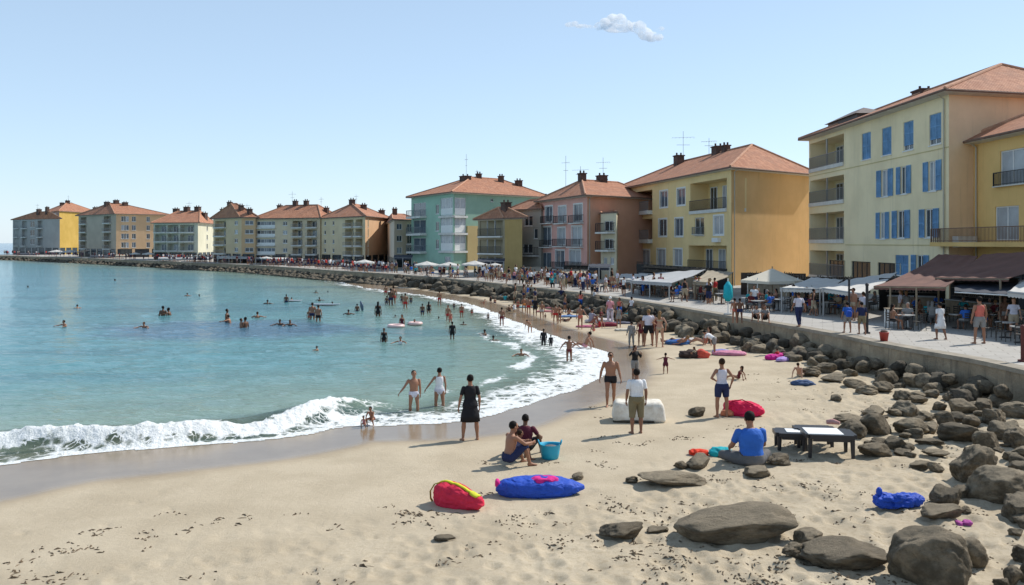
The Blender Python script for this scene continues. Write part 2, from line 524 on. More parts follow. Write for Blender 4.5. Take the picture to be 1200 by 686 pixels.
tr = t.n('ShaderNodeBsdfTransparent'); tr.inputs[0].default_value = (0.86, 0.95, 0.93, 1)
mx = t.n('ShaderNodeMixShader')
t.l(t.maprange(off, 0.0, 4.0, 0.72, 0.0), mx.inputs[0]); t.l(t.p.outputs[0], mx.inputs[1]); t.l(tr.outputs[0], mx.inputs[2])
# foam
vo = t.n('ShaderNodeTexVoronoi', feature='DISTANCE_TO_EDGE'); vo.inputs['Scale'].default_value = 1.7
nz = t.n('ShaderNodeTexNoise'); nz.inputs['Scale'].default_value = 1.4; nz.inputs['Detail'].default_value = 4
t.l(pl, nz.inputs['Vector'])
va = t.n('ShaderNodeVectorMath', operation='MULTIPLY_ADD'); va.inputs[1].default_value = (0.9, 0.9, 0.0)
t.l(nz.outputs['Color'], va.inputs[0]); t.l(pl, va.inputs[2]); t.l(va.outputs[0], vo.inputs['Vector'])
vo2 = t.n('ShaderNodeTexVoronoi', feature='DISTANCE_TO_EDGE'); vo2.inputs['Scale'].default_value = 5.0; t.l(va.outputs[0], vo2.inputs['Vector'])
lace = t.math('MAXIMUM', t.math('SUBTRACT', 1.0, t.math('MULTIPLY', vo.outputs['Distance'], 3.6)), t.math('SUBTRACT', 0.85, t.math('MULTIPLY', vo2.outputs['Distance'], 5.5)))
cl = t.noise(pl, 1.0, 6, 0.65)
fv = t.math('ADD', t.math('MULTIPLY', fo, 1.25), t.math('ADD', t.math('MULTIPLY', t.math('SUBTRACT', lace, 0.6), 0.55), t.math('MULTIPLY', t.math('SUBTRACT', cl, 0.5), 1.5)))
fm = t.math('MULTIPLY', t.maprange(fv, 0.42, 0.80), t.maprange(fo, 0.02, 0.18))
fb = t.n('ShaderNodeBsdfPrincipled'); t.l(t.mix(t.maprange(t.noise(pl, 5, 5, 0.7), 0.35, 0.62), (0.66, 0.69, 0.68), (0.82, 0.84, 0.84)), fb.inputs['Base Color']); fb.inputs['Roughness'].default_value = 0.7
t.l(t.bump(t.noise(pl, 8, 5, 0.65), 0.8, 0.10), fb.inputs['Normal'])
mf = t.n('ShaderNodeMixShader')
t.l(fm, mf.inputs[0]); t.l(mx.outputs[0], mf.inputs[1]); t.l(fb.outputs[0], mf.inputs[2]); t.l(mf.outputs[0], t.out.inputs[0])
me.materials.append(t.m)
tag(link('sea', me), 'turquoise bay water with a small breaking wave', kind='structure')

# ------------------------------------------------------------------ sea wall and promenade
Ns = []
for i in range(len(WALL)):
    tv = WALL[min(i + 1, len(WALL) - 1)] - WALL[max(i - 1, 0)]
    tv = tv / np.linalg.norm(tv)
    Ns.append(np.array([-tv[1], tv[0]]))          # towards the sea
Ns = np.array(Ns)
def ribbon(o_out, o_in, z0, z1, batter=0.0):
    m = MB(); rings = []
    for p, n in zip(WALL, Ns):
        a, b = p + n * o_out, p + n * o_in
        a0 = p + n * (o_out + batter)
        rings.append([(a0[0], a0[1], z0), (a[0], a[1], z1), (b[0], b[1], z1), (b[0], b[1], z0)])
    m.loft(rings)
    return m
t = NT('sea_wall_stone')
ps = t.pos()
n1_, n2_ = t.noise(ps, 0.8, 6, 0.7), t.noise(t.pos((3, 3, 0.5)), 1.6, 5, 0.6)
c = t.mix(t.maprange(n1_, 0.3, 0.7), (0.25, 0.195, 0.13), (0.42, 0.34, 0.235))
c = t.mix(t.math('MULTIPLY', t.maprange(n2_, 0.5, 0.72), 0.6), c, (0.12, 0.10, 0.075))
g = t.n('ShaderNodeNewGeometry'); sx = t.n('ShaderNodeSeparateXYZ'); t.l(g.outputs['Position'], sx.inputs[0])
hl = t.math('ADD', sx.outputs[2], t.math('MULTIPLY', t.math('SUBTRACT', n1_, 0.5), 0.5))
tide = t.math('MULTIPLY', t.maprange(hl, 0.25, 0.6, 1.0, 0.0), t.maprange(sx.outputs[0], -4, -10, 0.0, 0.9))
c = t.mix(tide, c, (0.035, 0.036, 0.028))
t.l(c, t.p.inputs['Base Color']); t.p.inputs['Roughness'].default_value = 0.9
t.l(t.bump(t.noise(ps, 7, 6, 0.7), 0.8, 0.06), t.p.inputs['Normal'])
sw_o = empty('sea_wall', (float(WALL[30][0]), float(WALL[30][1]), 0))
tag(sw_o, 'long rough stone sea wall curving between the sand and the promenade', 'sea wall')
def ch(m, name, mt, par, smooth=False):
    m.v = [(p[0] - par.location[0], p[1] - par.location[1], p[2] - par.location[2]) for p in m.v]
    return m.build(name, mt, par, smooth=smooth)
ch(ribbon(0.0, -0.5, -1.5, ZP - 0.13, 0.12), 'wall_body', t.m, sw_o)
ch(ribbon(0.05, -0.55, ZP - 0.127, ZP + 0.012), 'coping', mat('coping_concrete', (0.33, 0.29, 0.23), 0.9, noise=0.4, nscale=1.5, bump=0.5, bscale=9), sw_o)
m = MB()
pts = [tuple(p - n * 0.5) for p, n in zip(WALL, Ns)]
pts = pts + [(-160, 290), (-120, 298), (60, 325), (400, 420), (400, -60), (40, -60)]
bm = bmesh.new()
vs = [bm.verts.new((p[0], p[1], ZP)) for p in pts]
es = [bm.edges.new((vs[i], vs[(i + 1) % len(vs)])) for i in range(len(vs))]
bmesh.ops.triangle_fill(bm, edges=es, use_beauty=True)
bmesh.ops.recalc_face_normals(bm, faces=bm.faces)
for f in bm.faces:
    if f.normal.z < 0: f.normal_flip()
me = bpy.data.meshes.new('promenade'); bm.to_mesh(me); bm.free()
t = NT('promenade_paving')
ps = t.pos((1, 1, 1), R(20))
bk = t.n('ShaderNodeTexBrick'); t.l(ps, bk.inputs['Vector'])
bk.inputs['Scale'].default_value = 0.55; bk.inputs['Mortar Size'].default_value = 0.012
bk.inputs['Color1'].default_value = (0.38, 0.36, 0.33, 1); bk.inputs['Color2'].default_value = (0.43, 0.41, 0.375, 1); bk.inputs['Mortar'].default_value = (0.26, 0.24, 0.21, 1)
c = t.mix(t.math('MULTIPLY', t.maprange(t.noise(ps, 0.7, 6, 0.7), 0.35, 0.7), 0.5), bk.outputs['Color'], (0.30, 0.28, 0.25))
t.l(c, t.p.inputs['Base Color']); t.p.inputs['Roughness'].default_value = 0.85
t.l(t.bump(t.noise(ps, 14, 5), 0.3, 0.01), t.p.inputs['Normal'])
me.materials.append(t.m)
tag(link('promenade', me), 'grey paved promenade above the sea wall', kind='structure')
# ------------------------------------------------------------------ building materials
def plaster(name, col, dirt=0.25):
    key = 'plaster_' + name
    if key in MATS: return MATS[key]
    t = NT(key); tc = t.n('ShaderNodeTexCoord')
    mp = t.n('ShaderNodeMapping'); mp.inputs['Scale'].default_value = (2.6, 2.6, 0.16); t.l(tc.outputs['Object'], mp.inputs['Vector'])
    st, cl, fi = t.noise(mp.outputs[0], 1.0, 5, 0.7), t.noise(tc.outputs['Object'], 0.28, 4, 0.6), t.noise(tc.outputs['Object'], 18, 4, 0.7)
    dk = tuple(c * (0.72 - dirt * 0.3) for c in col); pl_ = tuple(min(0.95, c * 1.05 + 0.015) for c in col)
    c = t.mix(t.maprange(cl, 0.35, 0.65), tuple(c * 0.94 for c in col), pl_)
    c = t.mix(t.math('MULTIPLY', t.maprange(st, 0.54, 0.74), 0.25 + dirt * 0.6), c, dk)
    c = t.mix(t.math('MULTIPLY', t.maprange(fi, 0.3, 0.7), 0.08), c, dk)
    t.l(c, t.p.inputs['Base Color']); t.p.inputs['Roughness'].default_value = 0.92; t.p.inputs['Specular IOR Level'].default_value = 0.2
    t.l(t.bump(fi, 0.3, 0.012), t.p.inputs['Normal'])
    MATS[key] = t.m
    return t.m
def roof_mat():
    t = NT('roof_tiles')
    uv = t.n('ShaderNodeUVMap'); uv.uv_map = 'tiles'
    sx = t.n('ShaderNodeSeparateXYZ'); t.l(uv.outputs[0], sx.inputs[0])
    u, v = sx.outputs[0], sx.outputs[1]
    wave = t.math('ABSOLUTE', t.math('SINE', t.math('MULTIPLY', u, PI / 0.24)))
    fr = t.math('FRACT', t.math('DIVIDE', v, 0.36))
    cu, cv = t.math('FLOOR', t.math('DIVIDE', u, 0.24)), t.math('FLOOR', t.math('DIVIDE', v, 0.36))
    cb = t.n('ShaderNodeCombineXYZ'); t.l(cu, cb.inputs[0]); t.l(cv, cb.inputs[1])
    wn_ = t.n('ShaderNodeTexWhiteNoise', noise_dimensions='2D'); t.l(cb.outputs[0], wn_.inputs['Vector'])
    g = t.n('ShaderNodeTexCoord')
    big = t.noise(g.outputs['Object'], 0.5, 5, 0.7)
    c = t.mix(wn_.outputs['Value'], (0.36, 0.145, 0.075), (0.50, 0.235, 0.135))
    c = t.mix(t.math('MULTIPLY', t.maprange(big, 0.42, 0.68), 0.6), c, (0.30, 0.15, 0.095))
    t.l(c, t.p.inputs['Base Color']); t.p.inputs['Roughness'].default_value = 0.85
    h = t.math('ADD', t.math('MULTIPLY', wave, 0.7), t.math('MULTIPLY', fr, -0.3))
    t.l(t.bump(h, 1.0, 0.09), t.p.inputs['Normal'])
    return t.m
ROOF = roof_mat()
M_RIDGE = mat('ridge_tiles', (0.50, 0.27, 0.17), 0.85, noise=0.3, nscale=2)
M_SOFFIT = mat('soffit_paint', (0.62, 0.60, 0.54), 0.8, noise=0.15)
M_FASCIA = mat('fascia_wood', (0.19, 0.12, 0.09), 0.8, noise=0.3)
M_CHIM = mat('chimney_render', (0.12, 0.075, 0.06), 0.95, noise=0.5, nscale=2)
M_WHITE = mat('white_paint', (0.76, 0.76, 0.74), 0.6, noise=0.08)
M_SLAB = mat('balcony_slab', (0.66, 0.65, 0.61), 0.8, noise=0.2, nscale=1.2)
M_RAIL = mat('railing_grey', (0.22, 0.24, 0.26), 0.5, metal=0.4)
M_RAILB = mat('railing_dark', (0.035, 0.036, 0.04), 0.5, metal=0.4)
M_SHUT = mat('shutter_blue', (0.17, 0.35, 0.58), 0.65, noise=0.35, nscale=1.3)
M_DARK = mat('painted_shade_dark', (0.03, 0.028, 0.026), 0.9)  # near-black paint for the shade under the awnings
M_GREYM = mat('grey_metal', (0.42, 0.43, 0.43), 0.45, metal=0.5, noise=0.1)
M_ANT = mat('antenna_metal', (0.25, 0.25, 0.26), 0.4, metal=0.8)
M_PIPE = mat('downpipe_paint', (0.45, 0.42, 0.34), 0.6)
def glass(name, col, rough):
    return mat(name, col, rough, spec=0.6, noise=0.25, nscale=0.8)
GLASS = [glass('window_glass_dark', (0.035, 0.045, 0.055), 0.08), glass('window_glass_blue', (0.10, 0.135, 0.175), 0.1), glass('window_glass_curtain', (0.38, 0.41, 0.44), 0.22), glass('window_glass_deep', (0.06, 0.075, 0.09), 0.08)]

MC = {}
def window_meshes(w, h, style, fcol):
    """frame and pane in the frame of a facade: x along, y inwards, z up, origin at the bottom centre"""
    key = (round(w, 2), round(h, 2), style, fcol.name)
    if key in MC: return MC[key]
    U, V, W = Vector((1, 0, 0)), Vector((0, 1, 0)), Vector((0, 0, 1))
    fm, pm_ = MB(), MB()
    b = min(0.07, w * 0.12)
    o = (0, 0, 0)
    y0, y1 = 0.075, 0.135
    fm.obox(o, U, V, W, -w / 2, -w / 2 + b, y0, y1, 0, h)
    fm.obox(o, U, V, W, w / 2 - b, w / 2, y0, y1, 0, h)
    fm.obox(o, U, V, W, -w / 2 + b, w / 2 - b, y0, y1, h - b, h)
    fm.obox(o, U, V, W, -w / 2 + b, w / 2 - b, y0, y1, 0, b)
    if w > 0.75: fm.obox(o, U, V, W, -b * 0.6, b * 0.6, y0 + 0.004, y1 - 0.004, b, h - b)
    if style == 'gallery':
        n = max(2, int(w / 0.8))
        for k in range(1, n):
            cx_ = -w / 2 + w * k / n
            if abs(cx_) > b: fm.obox(o, U, V, W, cx_ - b * 0.5, cx_ + b * 0.5, y0 + 0.004, y1 - 0.004, b, h - b)
        fm.obox(o, U, V, W, -w / 2 + b, w / 2 - b, y0 - 0.012, y0 - 0.002, b, h * 0.42)
    if style == 'trim':                                   # painted surround, proud of the wall
        s = 0.13
        fm.obox(o, U, V, W, -w / 2 - s, -w / 2, -0.03, 0.07, -s, h + s)
        fm.obox(o, U, V, W, w / 2, w / 2 + s, -0.03, 0.07, -s, h + s)
        fm.obox(o, U, V, W, -w / 2, w / 2, -0.03, 0.07, h, h + s)
        fm.obox(o, U, V, W, -w / 2, w / 2, -0.05, 0.07, -s, 0)
    if style in ('plain', 'shuttered'):
        fm.obox(o, U, V, W, -w / 2 - 0.06, w / 2 + 0.06, -0.06, 0.07, -0.07, 0.0)
    pm_.obox(o, U, V, W, -w / 2 + b * 0.5, w / 2 - b * 0.5, 0.105, 0.118, b * 0.5, h - b * 0.5)
    MC[key] = (fm.mesh('window', fcol), {})
    MC[key][1]['mb'] = pm_
    return MC[key]
def pane_mesh(entry, g):
    if g.name not in entry[1]:
        entry[1][g.name] = entry[1]['mb'].mesh('pane', g)
    return entry[1][g.name]
def railing_mesh(w, h, step, m, depth=0.0):
    key = ('rail', round(w, 2), round(h, 2), step, m.name, round(depth, 2))
    if key in MC: return MC[key]
    U, V, W = Vector((1, 0, 0)), Vector((0, 1, 0)), Vector((0, 0, 1))
    r = MB()
    def run(o, A, B, L):
        r.obox(o, A, B, W, 0, L, -0.022, 0.022, h - 0.045, h)
        r.obox(o, A, B, W, 0, L, -0.015, 0.015, 0.08, 0.11)
        n = max(2, int(L / step))
        for k in range(n + 1):
            t_ = L * k / n
            g = 0.02 if k in (0, n) else 0.0095 + step * 0.02
            r.obox(o, A, B, W, t_ - g, t_ + g, -g * 0.8, g * 0.8, 0.0, h - 0.046)
    run(Vector((-w / 2, 0, 0)), U, V, w)
    if depth > 0.2:
        run(Vector((-w / 2 + 0.03, 0.03, 0)), V, -U, depth - 0.04)
        run(Vector((w / 2 - 0.03, 0.03, 0)), V, -U, depth - 0.04)
    MC[key] = r.mesh('railing', m)
    return MC[key]

class Facade:
    def __init__(s, P0, P1):
        s.P0 = np.array(P0, float); e = np.array(P1, float) - s.P0
        s.L = float(np.linalg.norm(e)); s.d = e / s.L; s.n = np.array([s.d[1], -s.d[0]])
        s.open = []
        s.rz = math.atan2(s.d[1], s.d[0])
    def pt(s, u, z, off=0.0):
        q = s.P0 + s.d * u + s.n * off
        return Vector((q[0], q[1], z))
    def u_at(s, px):                                       # where the line of sight through a pixel column meets the facade
        k = (px - CXP) / FPX
        return float(-(s.P0[0] - k * s.P0[1]) / (s.d[0] - k * s.d[1]))
    def z_at(s, u, py):
        Y = s.P0[1] + s.d[1] * u
        return CAMZ - (py - HYP) * Y / FPX
    def rect(s, px0, px1, py0, py1):
        u0, u1 = s.u_at(px0), s.u_at(px1); uc = (u0 + u1) / 2
        return u0, u1, s.z_at(uc, py1), s.z_at(uc, py0)

class Building:
    def __init__(s, name, label, group, A, B, C, baseY, walls, cat='building'):
        """A far end of the front, B near corner, C far end of the side: (pixel x, eaves pixel y)"""
        Yb = FPX * (CAMZ - ZP) / (baseY - HYP)
        s.zE = CAMZ + (HYP - B[1]) * Yb / FPX
        def pl_(q): 
            Y = Yb * (HYP - B[1]) / (HYP - q[1]); return np.array([(q[0] - CXP) * Y / FPX, Y])
        s.B = pl_(B); s.A = pl_(A); s.C = pl_(C)
        s.setup(name, label, group, walls, cat)
    def setup(s, name, label, group, walls, cat='building'):
        s.D = s.A + s.C - s.B
        s.front, s.side = Facade(s.A, s.B), Facade(s.B, s.C)
        s.back, s.rear = Facade(s.C, s.D), Facade(s.D, s.A)
        s.walls = walls
        s.o = empty(name, (float(s.B[0]), float(s.B[1]), ZP))
        tag(s.o, label, cat, group)
        s.org = Vector((float(s.B[0]), float(s.B[1]), ZP))
        s.H = s.zE - ZP
    def child(s, m, name, mt, parent=None, smooth=False):
        """m holds world coordinates; makes it a part (or a sub-part of parent, whose origin is the building's)"""
        org = s.org if parent is None else (s.org + parent.location)
        m.v = [(p[0] - org[0], p[1] - org[1], p[2] - org[2]) for p in m.v]
        return m.build(name, mt, parent or s.o, smooth=smooth)
    def place(s, me, name, fc, u, z, off=0.0):
        o = link(name, me, s.o)
        o.location = fc.pt(u, z, off) - s.org
        o.rotation_euler = (0, 0, fc.rz)
        return o
    def window(s, fc, u0, u1, z0, z1, style='plain', g=None, frame=None, depth=0.14):
        fc.open.append((u0, u1, z0, z1, depth, False))
        ent = window_meshes(u1 - u0, z1 - z0, style, frame or M_WHITE)
        o = s.place(ent[0], 'window', fc, (u0 + u1) / 2, z0)
        if g is None: g = random.choice(GLASS)
        link('pane', pane_mesh(ent, g), o)
        return o
    def shutters(s, fc, u0, u1, z0, z1, closed=False, w=None):
        U, W = Vector((fc.d[0], fc.d[1], 0)), Vector((0, 0, 1)); V = Vector((-fc.n[0], -fc.n[1], 0))
        w = w or (u1 - u0) / 2 - 0.012
        sp = [(u0, u0 + w), (u1 - w, u1)] if closed else [(u0 - w - 0.02, u0 - 0.02), (u1 + 0.02, u1 + w + 0.02)]
        for a, b in sp:
            m = MB(); o = fc.pt(0, 0)
            y = 0.05 if closed else -0.075
            m.obox(o, U, V, W, a, a + 0.05, y, y + 0.055, z0, z1)
            m.obox(o, U, V, W, b - 0.05, b, y, y + 0.055, z0, z1)
            for zz in (z0, (z0 + z1) / 2 - 0.03, z1 - 0.07): m.obox(o, U, V, W, a + 0.05, b - 0.05, y, y + 0.055, zz, zz + 0.07)
            n = int((z1 - z0) / 0.11)
            for k in range(n):
                zz = z0 + 0.07 + (z1 - z0 - 0.15) * k / n
                m.add([o + U * (a + 0.05) + V * (y + 0.01) + W * (zz + 0.10), o + U * (b - 0.05) + V * (y + 0.01) + W * (zz + 0.10), o + U * (b - 0.05) + V * (y + 0.05) + W * zz, o + U * (a + 0.05) + V * (y + 0.05) + W * zz], [(0, 3, 2, 1)])
            m.obox(o, U, V, W, a + 0.05, b - 0.05, y + 0.051, y + 0.054, z0 + 0.07, z1 - 0.07)
            s.child(m, 'shutter', M_SHUT)
    def loggia(s, fc, u0, u1, z0, z1, depth=1.3, rail=None, step=0.14, slab=0.25, proj=0.12, door=True, posts=0, railh=1.0, slabm=None):
        fc.open.append((u0, u1, z0, z1, depth, True))
        U, W = Vector((fc.d[0], fc.d[1], 0)), Vector((0, 0, 1)); V = Vector((-fc.n[0], -fc.n[1], 0))
        o = fc.pt(0, 0)
        m = MB()
        m.obox(o, U, V, W, u0 - 0.03, u1 + 0.03, -proj, depth - 0.05, z0 - slab, z0 + 0.004)
        sl = s.child(m, 'balcony', slabm or M_SLAB)
        r = link('railing', railing_mesh(u1 - u0, min(railh, (z1 - z0) * 0.5), step, rail or M_RAIL), sl)
        r.location = fc.pt((u0 + u1) / 2, z0 + 0.004, proj - 0.05) - s.org; r.rotation_euler = (0, 0, fc.rz)
        for k in range(posts):
            uu = u0 + (u1 - u0) * (k + 1) / (posts + 1)
            m = MB(); m.obox(o, U, V, W, uu - 0.06, uu + 0.06, 0.02, 0.14, z0 + 0.005, z1)
            s.child(m, 'post', M_GREYM)
        if door:
            n = max(1, int((u1 - u0) / 2.4))
            for k in range(n):
                uc = u0 + (u1 - u0) * (k + 0.5) / n
                w = min(1.5, (u1 - u0) / n * 0.62)
                ent = window_meshes(w, (z1 - z0) * 0.86, 'door', M_WHITE)
                ow = link('window', ent[0], s.o); ow.location = fc.pt(uc, z0 + 0.01, -depth + 0.14) - s.org; ow.rotation_euler = (0, 0, fc.rz)
                link('pane', pane_mesh(ent, random.choice(GLASS)), ow)
        return sl
    def balcony(s, fc, u0, u1, z, depth=0.9, rail=None, step=0.14, slab=0.18, railh=0.95, slabm=None):
        U, W = Vector((fc.d[0], fc.d[1], 0)), Vector((0, 0, 1)); V = Vector((-fc.n[0], -fc.n[1], 0))
        m = MB(); m.obox(fc.pt(0, 0), U, V, W, u0, u1, -depth, -0.002, z - slab, z)
        sl = s.child(m, 'balcony', slabm or M_SLAB)
        r = link('railing', railing_mesh(u1 - u0 - 0.08, railh, step, rail or M_RAIL, depth), sl)
        r.location = fc.pt((u0 + u1) / 2, z, depth - 0.05) - s.org; r.rotation_euler = (0, 0, fc.rz)
        return sl
    def box_on(s, fc, u0, u1, z0, z1, off0, off1, name, mt):
        U, W = Vector((fc.d[0], fc.d[1], 0)), Vector((0, 0, 1)); V = Vector((-fc.n[0], -fc.n[1], 0))
        m = MB(); m.obox(fc.pt(0, 0), U, V, W, u0, u1, -off1, -off0, z0, z1)
        return s.child(m, name, mt)
    def arcade(s, fc, h=None):
        h = h or min(2.2, s.H * 0.2); n = max(1, int(fc.L / 3.4))
        for k in range(n):
            a = fc.L * (k + 0.08) / n; c = fc.L * (k + 0.92) / n
            if c - a > 0.8: s.window(fc, a, c, ZP + 0.02, ZP + h, 'gallery', g=GLASS[0], frame=M_RAILB, depth=0.3)
    def finish(s, ridge=('front', 0.25, 0.75, 2.5), over=0.55, roof=True, flat=False):
        # walls with real openings
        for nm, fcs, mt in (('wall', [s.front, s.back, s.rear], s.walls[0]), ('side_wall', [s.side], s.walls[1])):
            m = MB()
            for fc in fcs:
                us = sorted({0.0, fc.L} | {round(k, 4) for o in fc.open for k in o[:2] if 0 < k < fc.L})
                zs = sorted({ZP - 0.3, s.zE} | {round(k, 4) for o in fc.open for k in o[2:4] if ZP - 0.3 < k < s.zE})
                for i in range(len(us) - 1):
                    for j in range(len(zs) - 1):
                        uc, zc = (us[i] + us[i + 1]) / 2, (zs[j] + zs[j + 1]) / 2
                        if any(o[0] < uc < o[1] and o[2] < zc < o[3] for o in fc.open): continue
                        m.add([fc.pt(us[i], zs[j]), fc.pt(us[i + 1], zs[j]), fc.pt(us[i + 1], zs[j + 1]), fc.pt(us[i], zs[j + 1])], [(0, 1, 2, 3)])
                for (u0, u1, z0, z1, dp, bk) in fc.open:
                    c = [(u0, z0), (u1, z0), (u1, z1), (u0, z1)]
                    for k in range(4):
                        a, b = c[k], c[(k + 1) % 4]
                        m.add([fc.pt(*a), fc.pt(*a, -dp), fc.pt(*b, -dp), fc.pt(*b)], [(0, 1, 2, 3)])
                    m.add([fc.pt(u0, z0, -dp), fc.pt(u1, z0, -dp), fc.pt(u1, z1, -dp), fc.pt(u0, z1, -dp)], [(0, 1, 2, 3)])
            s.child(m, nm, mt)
        if not roof: return
        # hipped roof of tiles
        A, B, C, D = [Vector((q[0], q[1], 0)) for q in (s.A, s.B, s.C, s.D)]
        ce = (A + B + C + D) / 4
        f1, f2 = (B - A).normalized(), (C - B).normalized()
        ex = lambda q, a, b: q + f1 * (a * over) + f2 * (b * over)
        EA, EB, EC, ED = ex(A, -1, -1), ex(B, 1, -1), ex(C, 1, 1), ex(D, -1, 1)
        z0 = s.zE + 0.05
        ax, t0, t1, rise = ridge[:4]
        off = ridge[4] if len(ridge) > 4 else 0.5
        def bl(u, v): return A + (B - A) * u + (D - A) * v
        if ax == 'front': R0, R1 = bl(t0, off), bl(t1, off)
        else: R0, R1 = bl(off, t0), bl(off, t1)
        zr = s.zE + rise
        up = lambda q, z: Vector((q.x, q.y, z))
        e = [up(k, z0) for k in (EA, EB, EC, ED)]; r0, r1 = up(R0, zr), up(R1, zr)
        if ax == 'front': faces = [(e[0], e[1], r1, r0), (e[1], e[2], r1), (e[2], e[3], r0, r1), (e[3], e[0], r0)]
        else: faces = [(e[0], e[1], r0), (e[1], e[2], r1, r0), (e[2], e[3], r1), (e[3], e[0], r0, r1)]
        m = MB(); uvs = []
        org = s.org
        for fpts in faces:
            m.add([p - org for p in fpts], [tuple(range(len(fpts)))])
            ud = (fpts[1] - fpts[0]).normalized(); nn = ud.cross(fpts[2] - fpts[0]).normalized(); vd = nn.cross(ud)
            uvs += [((p - fpts[0]).dot(ud), (p - fpts[0]).dot(vd)) for p in fpts]
        me = m.mesh('roof', ROOF)
        ul = me.uv_layers.new(name='tiles')
        for k, w in enumerate(uvs): ul.data[k].uv = w
        ro = link('roof', me, s.o)
        m = MB()                                            # soffit and gutter board
        g = [up(k, z0 - 0.02) for k in (EA, EB, EC, ED)]; gb = [up(k, z0 - 0.16) for k in (EA, EB, EC, ED)]
        inn = [up(k, s.zE - 0.16) for k in (A, B, C, D)]
        for k in range(4):
            j = (k + 1) % 4
            m.add([gb[k], gb[j], inn[j], inn[k]], [(0, 3, 2, 1)])
        m2 = MB()
        for k in range(4):
            j = (k + 1) % 4
            m2.tube([g[k] - Vector((0, 0, 0.05)), g[j] - Vector((0, 0, 0.05))], 0.085, 6)
            m.add([gb[k], gb[j], g[j], g[k]], [(0, 1, 2, 3)])
        s.child(m, 'soffit', M_SOFFIT, ro); s.child(m2, 'gutter', M_FASCIA, ro)
        m = MB()
        segs = [(r0, r1)] + [(e[0], r0), (e[3], r0), (e[1], r1), (e[2], r1)] if ax == 'front' else [(r0, r1), (e[0], r0), (e[1], r0), (e[2], r1), (e[3], r1)]
        for a, b in segs:
            if (b - a).length > 0.3: m.tube([a + Vector((0, 0, 0.03)), b + Vector((0, 0, 0.03))], 0.11, 6)
        s.child(m, 'ridge_cap', M_RIDGE, ro)
        s.roof, s.r0, s.r1, s.zr = ro, r0, r1, zr
        s.faces = faces
        return ro
    def roof_z(s, X, Y):
        best = s.zE
        for f in s.faces:
            n = (f[1] - f[0]).cross(f[2] - f[0])
            if abs(n.z) < 1e-6: continue
            z = f[0].z - (n.x * (X - f[0].x) + n.y * (Y - f[0].y)) / n.z
            best = z if best == s.zE else min(best, z)
        return best
    def chimney(s, u, v, w=0.7, h=1.2, d=None):
        q = s.A + (s.B - s.A) * u + (s.D - s.A) * v
        X, Y = float(q[0]), float(q[1]); z = s.roof_z(X, Y)
        m = MB(); d = d or w * 0.8
        m.box((X, Y, z + h / 2 - 0.5), (w, d, h + 1.0), s.front.rz)
        m.box((X, Y, z + h + 0.06), (w + 0.16, d + 0.16, 0.12), s.front.rz)
        for k in (-1, 1):
            m.tube([(X + k * w * 0.22, Y, z + h + 0.12), (X + k * w * 0.22, Y, z + h + 0.42)], 0.10, 8)
        s.child(m, 'chimney', M_CHIM, s.roof)
    def antenna(s, u, v, h=3.0, w=1.6):
        q = s.A + (s.B - s.A) * u + (s.D - s.A) * v
        X, Y = float(q[0]), float(q[1]); z = s.roof_z(X, Y)
        m = MB(); h *= 0.85; w *= 0.8
        m.tube([(X, Y, z - 0.2), (X, Y, z + h)], 0.022, 6)
        zz = z + h * 0.78
        m.tube([(X - w / 2, Y, zz), (X + w / 2, Y, zz + 0.1)], 0.014, 5)
        for k in range(7):
            xx = X - w / 2 + w * k / 6
            m.tube([(xx, Y - 0.3, zz), (xx, Y + 0.3, zz)], 0.014, 4)
        m.tube([(X - w * 0.3, Y, z + h * 0.55), (X + w * 0.3, Y, z + h * 0.55)], 0.02, 5)
        s.child(m, 'antenna', M_ANT, s.roof)
    def pipe(s, fc, u):
        m = MB(); z1 = s.zE - 0.35
        m.tube([fc.pt(u, ZP, 0.09), fc.pt(u, z1, 0.09), fc.pt(u, z1 + 0.28, 0.5)], 0.05, 8)
        s.child(m, 'downpipe', M_PIPE)
    def grid(s, fc, cols, rows, gm=None):
        """cols: (centre fraction, width, style); rows: (z0, z1); styles w window, t trimmed window, b loggia, p projecting balcony, g glazed gallery"""
        for z0, z1 in rows:
            for cf, w, st in cols:
                uc = fc.L * cf; u0, u1 = max(0.15, uc - w / 2), min(fc.L - 0.15, uc + w / 2)
                if st == 'w': s.window(fc, u0, u1, z0 + 0.35, z1 - 0.1, 'plain')
                elif st == 't': s.window(fc, u0, u1, z0 + 0.35, z1 - 0.1, 'trim')
                elif st == 'b': s.loggia(fc, u0, u1, z0, z1, 1.2, step=0.3, slab=0.22, proj=0.5)
                elif st == 'p':
                    s.window(fc, u0 + 0.2, u1 - 0.2, z0 + 0.03, z1 - 0.1, 'door')
                    s.balcony(fc, u0, u1, z0, 1.0, step=0.3, slab=0.2)
                elif st == 'g':
                    s.window(fc, u0, u1, z0, z1 - 0.05, 'gallery', g=GLASS[random.choice((1, 2, 1, 3))])
                    s.box_on(fc, u0 - 0.1, u1 + 0.1, z0 - 0.22, z0 - 0.01, 0.002, 0.35, 'balcony', M_SLAB)
    def rows(s, n, top=0.5, ground=None):
        ground = ground or s.H / (n + 1) * 0.95
        fh = (s.H - ground - top * 0.3) / n
        return [(ZP + ground + k * fh + 0.1, ZP + ground + (k + 1) * fh - 0.35) for k in range(n)]

